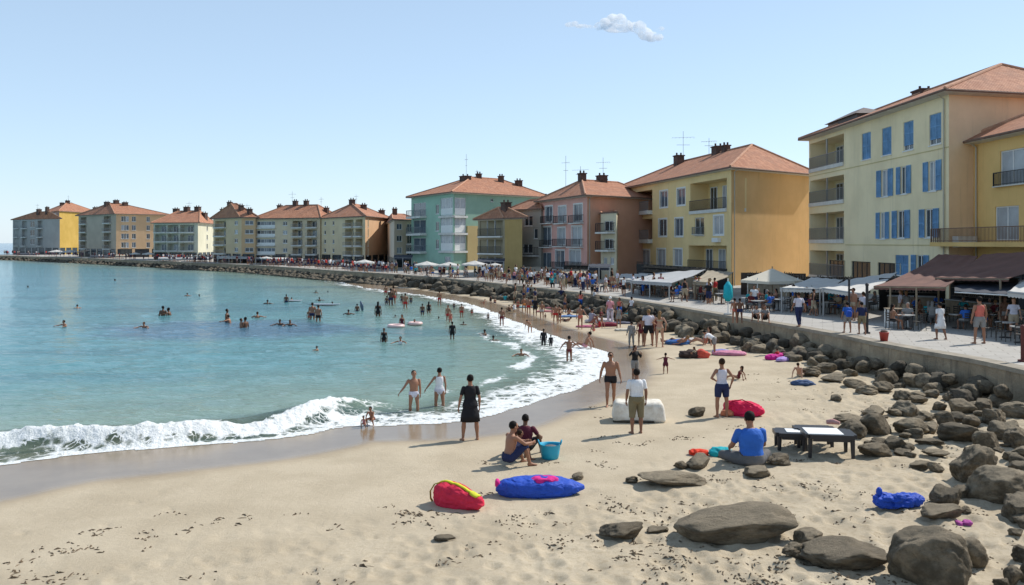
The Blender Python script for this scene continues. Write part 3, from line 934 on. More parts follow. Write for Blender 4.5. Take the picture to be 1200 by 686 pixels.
# ================================================================== the right-hand house with blue shutters
GB = 'buildings along the waterfront'
b = Building('apartment_building', 'tall pale yellow building with blue shutters above the white awnings', GB, (948, 163), (1112, 108), (1330, 119), 357,
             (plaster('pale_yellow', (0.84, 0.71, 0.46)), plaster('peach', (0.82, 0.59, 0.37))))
f = b.front
for r_ in [(1009.9, 1020.5, 155.8, 187), (1033.5, 1044.6, 149.5, 181.8), (1058.7, 1070.5, 142.4, 176.3), (1089, 1103, 133.4, 169.6), (1049, 1064.6, 299, 322.7)]:
    u0, u1, z0, z1 = f.rect(*r_)
    b.window(f, u0, u1, z0, z1, 'plain', g=GLASS[0]); b.shutters(f, u0 + 0.02, u1 - 0.02, z0 + (0.35 if r_[2] < 200 and r_[0] > 1040 else 0.02), z1 - 0.02, True)
for r_ in [(1033, 1041.3, 199, 230.6), (1055.6, 1063, 195, 227.5), (1088.2, 1097.5, 189, 224), (1031.3, 1037.9, 249, 280), (1051.6, 1060.7, 246.8, 279.4), (1084, 1094, 245, 278.6), (1074, 1083, 299, 320)]:
    u0, u1, z0, z1 = f.rect(*r_)
    b.window(f, u0, u1, z0, z1, 'shuttered', g=GLASS[random.choice((0, 2, 3))]); b.shutters(f, u0, u1, z0, z1, False, w=(u1 - u0) * 0.62)
u0, u1 = 0.25, f.u_at(989)
zr_ = [(f.z_at(u1 * 0.6, a), f.z_at(u1 * 0.6, c)) for a, c in ((194, 162), (236, 208), (281, 249), (324, 294))]
for a, c in zr_:
    b.loggia(f, u0, u1, a, c, 2.2, step=0.15, slab=0.30, proj=0.12, posts=1, railh=1.0)
b.box_on(f, 0.0, f.L, zr_[0][0] - 0.62, zr_[0][0] - 0.56, 0.002, 0.03, 'string_course', plaster('pale_yellow_trim', (0.60, 0.50, 0.26)))
b.box_on(f, u1 + 0.3, f.L, zr_[3][0] + 2.6, zr_[3][0] + 2.66, 0.002, 0.03, 'string_course', plaster('pale_yellow_trim', (0.60, 0.50, 0.26)))
for k in range(3): b.window(f, 4.5 + k * 4.6, 7.9 + k * 4.6, ZP + 0.02, ZP + 2.35, 'gallery', g=GLASS[0], frame=M_RAILB, depth=0.3)
b.pipe(f, f.L - 0.45)
b.finish(('front', 0.40, 0.80, 3.0, 0.5), 0.75)
b.chimney(0.35, 0.5, 1.6, 0.4)
BLUE = b
# small dormer roof on its far end
m = MB()
q = b.A + (b.B - b.A) * 0.16 + (b.D - b.A) * 0.22
X, Y = float(q[0]), float(q[1]); z = b.roof_z(X, Y)
m.add([(X - 1.6, Y - 3.5, z - 0.05), (X + 1.6, Y - 3.5, z - 0.05), (X + 1.6, Y + 3.5, z - 0.05), (X - 1.6, Y + 3.5, z - 0.05), (X, Y - 1.2, z + 0.75), (X, Y + 1.2, z + 0.75)],
      [(0, 1, 4), (1, 2, 5, 4), (2, 3, 5), (3, 0, 4, 5), (3, 2, 1, 0)])
m.box((X, Y, z - 0.62), (2.7, 6.4, 1.1))
b.child(m, 'dormer', mat('dormer_slate', (0.16, 0.13, 0.12), 0.8, noise=0.3), b.roof)

# ------------------------------------------------------------------ the ochre house cut by the right edge of the photograph
b = Building.__new__(Building)
X0, Y0 = 28.4, 53.2
b.A, b.B, b.C = np.array([X0, Y0]), np.array([X0 + 0.4, 26.0]), np.array([X0 + 12.5, 26.2])
b.zE = 11.2
b.setup('apartment_building', 'ochre yellow house with dark railings above the brown awnings', GB, (plaster('ochre', (0.74, 0.49, 0.19)), plaster('ochre', (0.74, 0.49, 0.19))))
f = b.front
for r_ in [(1172, 1215, 174, 216), (1166, 1214, 241, 282)]:
    u0, u1, z0, z1 = f.rect(*r_); u1 = u0 + 2.3
    b.window(f, u0, u1, z0, z1, 'door', g=GLASS[2], depth=0.35)
    for du in (6.0, 12.0): b.window(f, u0 + du, u1 + du, z0, z1, 'door', depth=0.35)
u0, u1, z0, z1 = f.rect(1172, 1215, 174, 216)
for du in (0, 6, 12):
    r = b.balcony(f, u0 - 0.4 + du, u0 + 2.7 + du, z0, 0.25, M_RAILB, 0.13, 0.06, 0.8)
u0, u1, z0, z1 = f.rect(1166, 1214, 241, 282)
b.balcony(f, 0.05, f.L - 0.5, z0 - 0.1, 2.4, mat('railing_rust', (0.16, 0.09, 0.06), 0.6), 0.13, 0.25, 0.85, plaster('ochre', (0.74, 0.49, 0.19)))
SH_ = b.box_on(f, u0 + 1.2, u0 + 2.25, z0 + 0.05, z1 - 0.1, -0.22, -0.14, 'shutter', M_SHUT)
for k in range(4): b.window(f, 2.0 + k * 5.2, 6.2 + k * 5.2, ZP + 0.02, ZP + 2.4, 'gallery', g=GLASS[0], frame=M_RAILB, depth=0.3)
b.pipe(f, 1.1)
b.finish(('front', 0.2, 0.85, 3.2, 0.5), 0.7)
OCHRE = b

# ------------------------------------------------------------------ mustard building with white window surrounds
b = Building('apartment_building', 'mustard yellow building with plain orange side wall and white framed windows', GB, (722, 223), (857, 197), (954, 205.6), 335,
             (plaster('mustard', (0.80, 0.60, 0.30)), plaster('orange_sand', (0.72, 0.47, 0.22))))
f = b.front
for r_ in [(773.5, 782.5, 224, 243), (793.5, 803, 221, 240.5), (772, 781.5, 257, 277), (791, 800.5, 256, 277), (770, 780, 292, 312), (789.5, 799.5, 292, 312)]:
    b.window(f, *f.rect(*r_), 'trim', g=GLASS[random.choice((1, 2, 3))])
for r_ in [(723.6, 764.5, 226, 249), (723, 764.5, 258, 281)]:
    u0, u1, z0, z1 = f.rect(*r_); b.loggia(f, max(u0, 0.4), u1, z0, z1, 1.8, step=0.16, slab=0.42, proj=0.55, posts=1, railh=1.05)
for r_ in [(731, 742.5, 293, 313), (751, 761.5, 293, 313)]:
    b.window(f, *f.rect(*r_), 'trim', g=GLASS[2])
u0, u1, z0, z1 = f.rect(724, 764.5, 293, 315); b.balcony(f, max(u0, 0.4), u1, z0, 0.9, M_RAIL, 0.16, 0.35, 0.9)
u0, u1, z0, z1 = f.rect(809, 855.5, 212, 246); b.loggia(f, u0, min(u1, f.L - 0.9), z0, z1, 1.9, M_RAILB, 0.15, 0.3, 0.15)
u0, u1, z0, z1 = f.rect(807, 855, 288, 318); b.loggia(f, u0, min(u1, f.L - 0.9), z0, z1, 1.6, M_RAILB, 0.15, 0.25, 0.15)
u0, u1, z0, z1 = f.rect(814, 825, 255, 276); b.window(f, u0, u1, z0, z1, 'plain', g=GLASS[0])
b.balcony(f, u0 - 0.1, u1 + 0.1, z0 + 0.1, 0.3, M_RAIL, 0.13, 0.06, 0.7)
u0, u1, z0, z1 = f.rect(836.5, 848, 253, 275); b.window(f, u0, u1, z0, z1, 'trim', g=GLASS[2])
u0, u1, z0, z1 = f.rect(838, 845, 279, 284); b.box_on(f, u0, u1, z0, z1, 0.003, 0.35, 'air_conditioner', M_WHITE)
b.pipe(b.side, 0.35)
b.finish(('front', 0.3, 0.86, 3.0), 0.6)
b.chimney(0.34, 0.42, 1.1, 0.9); b.chimney(0.62, 0.5, 1.2, 0.6); b.chimney(0.68, 0.5, 0.8, 0.5)
b.antenna(0.34, 0.48, 4.2, 3.2); b.antenna(0.55, 0.5, 2.2, 2.0)
MUST = b

# ------------------------------------------------------------------ narrow cream house
b = Building('town_house', 'narrow cream house squeezed between the pink and mustard buildings', GB, (704, 249.8), (722.5, 248.5), (725, 252.9), 327.5,
             (plaster('cream', (0.70, 0.62, 0.45)), plaster('cream', (0.70, 0.62, 0.45))))
f = b.front
for y0, y1 in ((259, 271), (280, 292)):
    u0, u1, z0, z1 = f.rect(708, 719, y0, y1)
    b.window(f, u0, u1, z0, z1, 'door'); b.balcony(f, max(0.1, u0 - 0.4), min(f.L - 0.1, u1 + 0.4), z0 - 0.1, 0.9, M_RAILB, 0.18)
for px in (707, 715): b.window(f, *f.rect(px, px + 4.5, 302, 310), 'plain', g=GLASS[2])
b.finish(('front', 0.3, 0.7, 0.3), 0.15)

# ------------------------------------------------------------------ pink house
b = Building('town_house', 'salmon pink house with tall white framed windows and black balconies', GB, (632, 236.5), (688, 229), (768, 233), 326,
             (plaster('pink', (0.68, 0.37, 0.31)), plaster('salmon', (0.66, 0.37, 0.25))))
f = b.front
for row in [((639, 647.6, 242, 260), (654.5, 663.5, 242, 260), (672.5, 682.5, 239.5, 259.5)), ((635.5, 646, 266, 288), (653.5, 662.5, 267, 287), (670, 682, 265.5, 287.5)), ((651, 661.5, 293.5, 314), (667.5, 680.5, 293, 314))]:
    for r_ in row:
        u0, u1, z0, z1 = f.rect(*r_)
        b.window(f, u0, u1, z0, z1, 'trim', g=GLASS[random.choice((2, 1, 1))])
        b.balcony(f, u0 - 0.55, u1 + 0.4, z0 - 0.17, 0.5, M_RAILB, 0.16, 0.12, 0.85)
u0, u1, z0, z1 = f.rect(634, 646, 296, 316); b.window(f, u0, u1, z0, z1, 'plain')
b.pipe(b.side, 0.3)
b.finish(('side', 0.30, 0.85, 2.3), 0.6)
b.chimney(0.5, 0.30, 0.9, 0.7); b.chimney(0.5, 0.60, 1.2, 0.6); b.chimney(0.42, 0.68, 0.9, 0.6)
b.antenna(0.5, 0.62, 3.4, 2.0); b.antenna(0.3, 0.2, 4.6, 1.2); b.antenna(0.4, 0.35, 2.6, 2.4)

# ------------------------------------------------------------------ grey house and dark balcony house
b = Building('town_house', 'grey weathered house beside the pink house with a white garage shutter', GB, (598, 246.5), (634, 245), (660, 246), 321,
             (plaster('grey_green', (0.36, 0.34, 0.29), 0.4), plaster('grey_green', (0.36, 0.34, 0.29), 0.4)))
f = b.front
for r_ in [(606, 612, 257, 267), (614.5, 624, 253, 265), (605, 611.5, 270, 281), (625.5, 630, 268, 280), (613, 624, 286, 297)]:
    b.window(f, *f.rect(*r_), 'plain')
u0, u1, z0, z1 = f.rect(605, 632, 299, 301); b.balcony(f, max(u0, 0.2), u1, z1, 0.8, M_RAILB, 0.25, 0.2)
b.finish(('front', 0.3, 0.7, 1.3), 0.4); b.chimney(0.8, 0.6, 1.2, 0.6)
b = Building('town_house', 'ochre house whose front is filled with dark glazed balconies', GB, (560, 257.5), (591.5, 256), (612, 255.5), 321,
             (plaster('dark_ochre', (0.33, 0.28, 0.19), 0.4), plaster('ochre_side', (0.46, 0.32, 0.13))))
f = b.front
for y0, y1 in ((259, 277), (281, 297), (301, 312)):
    u0, u1, z0, z1 = f.rect(562, 589, y0, y1)
    b.loggia(f, max(0.25, u0), min(f.L - 0.25, u1), z0, z1, 1.2, M_RAILB, 0.2, 0.18, 0.35, posts=2)
b.finish(('side', 0.45, 0.9, 1.4), 0.5); b.chimney(0.5, 0.9, 1.1, 0.5)

# ------------------------------------------------------------------ mint green house
b = Building('apartment_building', 'mint green building with white glazed corner gallery', GB, (482, 231.5), (531.5, 225.5), (640, 231.5), 317,
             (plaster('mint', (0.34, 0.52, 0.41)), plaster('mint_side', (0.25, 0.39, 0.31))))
f, g_ = b.front, b.side
for y0, y1 in ((238, 254), (258, 274), (279, 295)):
    u0, u1, z0, z1 = f.rect(483.5, 500, y0, y1)
    b.window(f, max(0.3, u0) + 0.3, u1 - 0.3, z0 + 0.02, z1, 'door', g=GLASS[1]); b.balcony(f, max(0.1, u0), u1, z0, 1.1, M_RAIL, 0.22, 0.3)
    u0, u1, z0, z1 = f.rect(510.5, 514.5, y0 + 2, y1 - 3); b.window(f, u0, u1, z0, z1, 'plain', g=GLASS[0])
    u0, u1, z0, z1 = f.rect(516, 530.5, y0 - 6, y1 - 1); b.window(f, u0, min(u1, f.L - 0.2), z0, z1, 'gallery', g=GLASS[2])
    b.box_on(f, u0 - 0.1, f.L + 0.3, z0 - 0.3, z0 - 0.01, 0.003, 0.3, 'balcony', M_SLAB)
    u0, u1, z0, z1 = g_.rect(533, 546, y0 - 6, y1 - 1); b.window(g_, max(0.2, u0), u1, z0, z1, 'gallery', g=GLASS[2])
    b.box_on(g_, 0.0, u1 + 0.1, z0 - 0.3, z0 - 0.01, 0.003, 0.3, 'balcony', M_SLAB)
u0, u1, z0, z1 = g_.rect(546.6, 562, 265, 316)
b.box_on(g_, u0, u1, ZP, z1, 0.003, 0.25, 'annex_wall', plaster('annex_yellow', (0.48, 0.37, 0.18)))
u0, u1, z0, z1 = g_.rect(575, 578, 233, 236.5); b.window(g_, u0, u1, z0, z1, 'plain', g=GLASS[0], frame=M_GREYM)
b.window(f, *f.rect(521, 528, 301, 311), 'plain')
b.finish(('side', 0.42, 0.75, 3.0), 0.7)
b.chimney(0.55, 0.33, 1.5, 0.5); b.chimney(0.5, 0.5, 0.8, 0.5); b.chimney(0.6, 0.70, 0.8, 0.8); b.chimney(0.7, 0.85, 1.0, 0.7)
b.antenna(0.55, 0.34, 4.5, 0.6); b.antenna(0.5, 0.48, 1.4, 0.5)

# ------------------------------------------------------------------ cream house at the bend
b = Building('town_house', 'narrow cream house left of the mint green building', GB, (447, 266), (462, 257.5), (492, 258.5), 314,
             (plaster('cream_grey', (0.66, 0.56, 0.44)), plaster('cream_grey2', (0.68, 0.56, 0.42))))
b.grid(b.side, [(0.2, 1.2, 'w'), (0.6, 1.6, 'p')], b.rows(3)); b.grid(b.front, [(0.35, 2.2, 'w')], b.rows(3))
b.arcade(b.front); b.arcade(b.side)
b.finish(('side', 0.25, 0.8, 1.9), 0.4); b.chimney(0.6, 0.3, 1.05, 0.98)

# ------------------------------------------------------------------ long yellow apartments
b = Building('apartment_building', 'long pale yellow apartments with balcony stacks and an orange end wall', GB, (376, 256), (428, 253.5), (458, 256.5), 311,
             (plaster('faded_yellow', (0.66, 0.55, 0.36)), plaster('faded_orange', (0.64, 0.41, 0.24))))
b.grid(b.front, [(0.10, 0.7, 'w'), (0.30, 0.7, 'w'), (0.66, 3.0, 'b'), (0.87, 2.4, 'b')], b.rows(4))
b.arcade(b.front); b.arcade(b.side)
b.finish(('side', 0.35, 0.6, 2.6), 0.5)
for u, v in ((0.7, 0.45), (0.5, 0.35), (0.35, 0.55), (0.85, 0.9)): b.chimney(u, v, 0.98, 0.68)
b.antenna(0.5, 0.5, 2.2, 1.0)
b = Building('apartment_building', 'apartments with a white glazed gallery and twin balcony columns', GB, (299, 256.5), (375, 255.5), (400, 257), 309,
             (plaster('pale_straw', (0.64, 0.53, 0.37)), plaster('pale_straw', (0.64, 0.53, 0.37))))
b.grid(b.front, [(0.17, 4.2, 'g'), (0.47, 1.0, 'w'), (0.66, 2.2, 'b'), (0.88, 2.2, 'b')], b.rows(4))
b.arcade(b.front); b.arcade(b.side)
b.finish(('front', 0.3, 0.8, 2.6), 0.5)
for u in (0.2, 0.45, 0.62, 0.93): b.chimney(u, 0.5, 0.83, 0.75)
b.antenna(0.4, 0.5, 3.2, 1.6); b.antenna(0.85, 0.5, 2.4, 1.0)

# ------------------------------------------------------------------ the far row
b = Building('apartment_building', 'tan building with three dark chimneys and a balcony corner in the far row', GB, (250, 256.5), (283, 255), (299.5, 255), 308.3,
             (plaster('tan', (0.63, 0.49, 0.31)), plaster('tan_orange', (0.62, 0.41, 0.23))))
b.grid(b.front, [(0.26, 4.6, 'b'), (0.82, 1.4, 'w')], b.rows(4)); b.grid(b.side, [(0.55, 1.6, 'w')], b.rows(4))
b.arcade(b.front); b.arcade(b.side)
b.finish(('side', 0.3, 0.7, 2.8), 0.5)
for u, v in ((0.15, 0.4), (0.4, 0.4), (0.75, 0.5), (0.9, 0.8)): b.chimney(u, v, 0.90, 0.75)
b.antenna(0.9, 0.6, 2.2, 1.4)
b = Building('apartment_building', 'pale green grey building with continuous balconies in the far row', GB, (180, 261.5), (232, 261), (251, 262.8), 305,
             (plaster('green_grey', (0.54, 0.54, 0.44)), plaster('green_grey2', (0.60, 0.57, 0.43))))
b.grid(b.front, [(0.16, 3.2, 'b'), (0.44, 3.0, 'b'), (0.76, 3.8, 'b')], b.rows(3)); b.grid(b.side, [(0.55, 1.2, 'w')], b.rows(3))
b.arcade(b.front); b.arcade(b.side)
b.finish(('front', 0.35, 0.85, 2.9), 0.6)
for u in (0.3, 0.55, 0.8, 0.95): b.chimney(u, 0.5, 1.20, 0.83)
b.antenna(0.6, 0.5, 2.6, 1.6)
b = Building('apartment_building', 'large tan orange building with a wide hipped roof in the far row', GB, (92, 253), (136, 250.8), (196, 252), 302,
             (plaster('drab', (0.46, 0.39, 0.31)), plaster('tan_end', (0.62, 0.41, 0.24))))
b.grid(b.front, [(0.14, 4.0, 'b'), (0.78, 4.2, 'b')], b.rows(4)); b.grid(b.side, [(0.14, 1.1, 'w'), (0.2, 1.1, 'w'), (0.34, 1.0, 'w'), (0.62, 0.9, 'w')], b.rows(4))
b.arcade(b.front); b.arcade(b.side)
b.finish(('side', 0.25, 0.45, 3.2), 0.6)
for u, v in ((0.5, 0.2), (0.5, 0.38), (0.6, 0.48), (0.2, 0.2)): b.chimney(u, v, 1.35, 0.75)
b = Building('apartment_building', 'taller grey fronted building with a bright yellow end wall at the point', GB, (51, 249.5), (69.5, 247.5), (118, 250.5), 298.5,
             (plaster('blue_grey', (0.38, 0.38, 0.36)), plaster('bright_yellow', (0.50, 0.33, 0.08))))
b.grid(b.front, [(0.3, 4.0, 'b'), (0.72, 3.4, 'w')], b.rows(4))
b.arcade(b.front); b.arcade(b.side)
b.finish(('side', 0.35, 0.5, 3.4), 0.6)
for u, v in ((0.5, 0.25), (0.5, 0.38), (0.4, 0.48)): b.chimney(u, v, 1.50, 0.75)
b.antenna(0.5, 0.4, 3.2, 0.8)
b = Building('apartment_building', 'low grey building with weathered balconies at the tip of the point', GB, (15, 257.8), (52.5, 256.8), (70, 256.5), 298.6,
             (plaster('weathered_grey', (0.37, 0.37, 0.35)), plaster('weathered_grey', (0.37, 0.37, 0.35))))
b.grid(b.front, [(0.12, 2.6, 'b'), (0.37, 3.0, 'b'), (0.62, 2.6, 'w'), (0.86, 3.0, 'b')], b.rows(3))
b.arcade(b.front); b.arcade(b.side)
b.finish(('front', 0.5, 0.9, 2.4), 0.6); b.chimney(0.6, 0.5, 1.35, 0.75); b.chimney(0.85, 0.5, 1.05, 1.35); b.antenna(0.55, 0.5, 3.2, 1.2)
# ------------------------------------------------------------------ boulders
def rock_mat(name, c0, c1, c2, lit_topk=0.5):
    t = NT(name)
    tc = t.n('ShaderNodeTexCoord'); oi = t.n('ShaderNodeObjectInfo')
    va = t.n('ShaderNodeVectorMath', operation='ADD'); t.l(tc.outputs['Object'], va.inputs[0]); t.l(oi.outputs['Location'], va.inputs[1])
    v = va.outputs[0]
    n1, n2, n3 = t.noise(v, 1.6, 6, 0.65), t.noise(v, 9, 6, 0.7), t.noise(v, 42, 4, 0.7)
    c = t.mix(t.maprange(n1, 0.35, 0.68), c0, c1)
    c = t.mix(t.math('MULTIPLY', t.maprange(n2, 0.5, 0.72), 0.55), c, c2)
    c = t.mix(t.math('MULTIPLY', t.maprange(n3, 0.55, 0.75), 0.4), c, tuple(k * 0.45 for k in c0))
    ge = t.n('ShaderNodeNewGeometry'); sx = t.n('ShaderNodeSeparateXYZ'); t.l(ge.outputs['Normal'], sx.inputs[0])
    dust = t.math('MULTIPLY', t.maprange(t.math('ADD', sx.outputs[2], t.math('MULTIPLY', t.math('SUBTRACT', n2, 0.5), 1.1)), 0.45, 0.95), lit_topk)  # upward faces painted paler, as if the sun lit the tops
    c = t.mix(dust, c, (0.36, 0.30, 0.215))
    hsv = t.n('ShaderNodeHueSaturation'); t.l(c, hsv.inputs['Color']); t.l(t.maprange(oi.outputs['Random'], 0, 1, 0.75, 1.25, False), hsv.inputs['Value'])
    t.l(hsv.outputs[0], t.p.inputs['Base Color']); t.p.inputs['Roughness'].default_value = 0.88; t.p.inputs['Specular IOR Level'].default_value = 0.25
    h = t.math('ADD', t.math('MULTIPLY', n2, 0.7), t.math('MULTIPLY', n3, 0.35))
    t.l(t.bump(h, 1.0, 0.09), t.p.inputs['Normal'])
    return t.m
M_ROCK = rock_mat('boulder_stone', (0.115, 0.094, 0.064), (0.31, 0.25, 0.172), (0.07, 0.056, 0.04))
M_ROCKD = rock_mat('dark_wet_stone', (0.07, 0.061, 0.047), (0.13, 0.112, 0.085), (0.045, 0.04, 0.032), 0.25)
def rock_mesh(seed, sub=4, k=11, rough=0.05, sharp=10):
    """unit boulder: a sphere cut by soft random planes, then weathered"""
    rs = np.random.RandomState(seed)
    bm = bmesh.new(); bmesh.ops.create_icosphere(bm, subdivisions=sub, radius=1)
    co = np.array([v.co[:] for v in bm.verts])
    N = rs.randn(k, 3); N /= np.linalg.norm(N, axis=1)[:, None]; D = 0.62 + 0.38 * rs.rand(k)
    c = co @ N.T
    r = np.where(c > 0.05, D / np.maximum(c, 0.05), 9.0)
    r = np.hstack([r, np.full((len(co), 1), 1.12)])
    r = -np.log(np.exp(-sharp * r).sum(1)) / sharp
    co2 = co * r[:, None]
    o = seed * 7.7
    r2 = 1 + rough * 2.8 * fbm(co2[:, 0] * 1.4 + o, co2[:, 1] * 1.4, co2[:, 2] * 1.4, 2) + rough * 1.3 * fbm(co2[:, 0] * 4 + o, co2[:, 1] * 4, co2[:, 2] * 4, 4) - rough * 0.9 * np.abs(fbm(co2[:, 0] * 2.2 + o, co2[:, 1] * 5, co2[:, 2] * 2.2, 3))
    co2 = co2 * r2[:, None]
    mn, mx = co2.min(0), co2.max(0)
    co2 = (co2 - (mn + mx) / 2) / ((mx - mn) / 2)
    for v, p in zip(bm.verts, co2): v.co = p
    me = bpy.data.meshes.new('boulder'); bm.to_mesh(me); bm.free()
    me.polygons.foreach_set('use_smooth', [True] * len(me.polygons))
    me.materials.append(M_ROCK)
    return me
ROCKS = [rock_mesh(100 + i, 5, 9 + i % 6, 0.07 + 0.025 * (i % 3), 14 + 5 * (i % 4)) for i in range(14)]
RSM = [rock_mesh(200 + i, 4, 10, 0.09, 18) for i in range(8)]
ROCKSD = []
for me in RSM:
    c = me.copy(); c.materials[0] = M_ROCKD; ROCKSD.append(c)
def rock(me, X, Y, z, sx, sy, sz, rz, label, group=None, tilt=0.0, sink=0.25, name='boulder'):
    o = link(name, me)
    o.scale = (sx / 2, sy / 2, sz / 2 * (1 + sink))
    o.location = (X, Y, z + sz / 2 - sz * sink / 2)
    o.rotation_euler = (tilt, tilt * 0.6, rz)
    return tag(o, label, 'rock', group)
def rock_px(me, x0, x1, y0, y1, label, group=None, rz=0.0, dep=0.8, tilt=0.0, name='boulder', sink=0.25):
    """a boulder with the outline box x0..x1, y0..y1 in the photograph, standing on the sand"""
    X, Y, z = P((x0 + x1) / 2, y1 - 0.12 * (y1 - y0))
    w = (x1 - x0) * Y / FPX
    dy = dep * w
    Y2 = Y + dy * 0.35
    h = max(0.06, CAMZ - (y0 + 1 - HYP) * Y2 / FPX - z)
    return rock(me, (x0 + x1) / 2 * Y2 / FPX - CXP * Y2 / FPX, Y2, z, w * 1.02, dy, h * 1.03, rz, label, group, tilt, sink, name)
big = [
 (0, 787, 930, 590, 648, 'largest long boulder lying on the sand in the foreground, peaked in the middle', 0.0, 0.62),
 (4, 703, 756, 612, 637, 'rounded boulder on open sand left of the largest long boulder', 0.2, 0.7),
 (3, 757, 783, 616, 627, 'small low stone between the largest long boulder and a rounded one', 0.0, 0.8),
 (12, 748, 828, 552, 574, 'long flat slab of rock on the sand below the man in blue', 0.0, 0.55),
 (5, 734, 749, 557, 568, 'small round stone touching the left end of the flat slab', 0.3, 0.9),
 (1, 1042, 1134, 619, 700, 'tall pointed boulder cut by the bottom edge, tallest of the foreground', 2.6, 0.75),
 (7, 936, 1042, 634, 674, 'broad flat topped boulder left of the tall pointed one', 0.1, 0.7),
 (9, 1113, 1160, 628, 672, 'blocky boulder right behind the tall pointed one', 0.5, 0.85),
 (6, 926, 969, 619, 643, 'rounded boulder behind the flat topped one, beside the largest boulder', 0.7, 0.8),
 (8, 916, 942, 636, 656, 'small dark stone at the right tip of the largest boulder', 0.1, 0.9),
 (10, 940, 958, 637, 650, 'small stone squeezed behind the flat topped boulder', 1.0, 0.9),
 (11, 1113, 1166, 521, 571, 'upright boulder with an orange brown face near the right edge', 0.4, 0.8),
 (13, 1136, 1216, 546, 598, 'massive boulder cut by the right edge with a brown sunlit face', 0.2, 0.8),
 (2, 1168, 1230, 578, 615, 'grey boulder at the right edge below the massive one', 0.6, 0.8),
 (3, 1075, 1127, 590, 614, 'angular cracked boulder just below the crumpled blue bag', 0.1, 0.7),
 (7, 1088, 1128, 568, 597, 'brown boulder behind the right end of the crumpled blue bag', 0.8, 0.8),
 (5, 1124, 1140, 592, 604, 'small pale stone right of the cracked boulder', 0.8, 0.8),
 (2, 1114, 1137, 568, 586, 'small dark boulder between the brown one and the massive one', 0.8, 0.8),
 (4, 807, 827, 476, 491, 'dome shaped stone at the feet of the woman in the white tank top', 0.0, 0.9),
 (8, 897, 927, 531, 548, 'flat stone between the man in blue and the black tables', 0.4, 0.8),
 (6, 867, 907, 546, 562, 'low crumbly mound of stone in front of the man in blue', 0.4, 0.8),
 (9, 789, 808, 539, 552, 'small blocky stone left of the seaweed near the red towel', 0.6, 0.8),
 (0, 797, 836, 532, 551, 'low brown stone below the red towel', 0.9, 0.7),
 (10, 667, 686, 553, 564, 'dark stone behind the right end of the blue inflatable', 0.9, 0.8),
 (1, 508, 534, 626, 636, 'small flat dark stone alone on the sand below the red bag', 0.1, 0.7),
 (12, 1007, 1046, 518, 539, 'flat tan slab right beside the legs of the black table', 0.15, 0.7),
 (2, 1062, 1094, 539, 554, 'wedge shaped stone alone in front of the rock pile', 0.2, 0.7),
 (5, 940, 964, 428, 443, 'pale round boulder at the foot of the wall near the seated people', 0.2, 0.8),
 (11, 868, 882, 400, 415, 'sunlit round boulder beside the flowered towels', 0.2, 0.8),
]
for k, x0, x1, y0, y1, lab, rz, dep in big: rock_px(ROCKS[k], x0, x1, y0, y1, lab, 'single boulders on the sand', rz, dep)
PILE = 'brown boulder in the heap between the sand and the right end of the sea wall'
pile = [(1006, 1049, 483, 514), (1045, 1077, 468, 490), (1048, 1070, 457, 471), (1101, 1145, 494, 523), (1140, 1169, 504, 531), (1082, 1111, 526, 541), (1074, 1105, 513, 527),
 (1038, 1062, 511, 533), (1050, 1087, 489, 517), (1080, 1101, 494, 511), (1077, 1093, 481, 496), (1097, 1117, 481, 500), (1111, 1140, 466, 490), (1038, 1060, 478, 490), (1010, 1036, 475, 490),
 (977, 1008, 484, 496), (980, 1016, 491, 519), (1121, 1146, 453, 470), (1140, 1164, 467, 488), (1021, 1037, 512, 525), (1150, 1180, 478, 502), (1158, 1192, 492, 522), (1128, 1150, 486, 504),
 (1112, 1128, 500, 518), (1060, 1082, 500, 516), (1094, 1108, 470, 484), (1066, 1084, 462, 474), (1088, 1104, 541, 556), (1084, 1100, 455, 468), (1104, 1122, 458, 472), (1176, 1210, 500, 530),
 (1172, 1204, 470, 492), (1185, 1225, 540, 566), (1180, 1215, 522, 545), (1188, 1214, 640, 664), (1196, 1220, 655, 690), (1176, 1196, 662, 690), (1182, 1200, 618, 634), (1165, 1182, 676, 692), (1190, 1216, 604, 622), (955, 978, 424, 440), (964, 990, 436, 450), (990, 1014, 443, 458), (1006, 1030, 450, 464), (1024, 1048, 446, 462)]
for i, (x0, x1, y0, y1) in enumerate(pile):
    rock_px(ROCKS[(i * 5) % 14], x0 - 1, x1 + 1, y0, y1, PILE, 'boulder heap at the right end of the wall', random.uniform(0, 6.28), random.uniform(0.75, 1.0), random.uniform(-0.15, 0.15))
_r = random.Random(8)
for i in range(46):                                   # smaller stones filling the heap
    u, v = _r.random(), _r.random()
    px = 975 + 225 * u; py = 462 + 70 * u * v + 62 * v * (1 - 0.3 * u)
    if px < 1012 and py > 497: continue
    w = _r.uniform(9, 22)
    rock_px(RSM[i % 8], px - w / 2, px + w / 2, py - w * _r.uniform(.55, .8), py, PILE, 'boulder heap at the right end of the wall', _r.uniform(0, 6.28), 0.9, _r.uniform(-.2, .2))
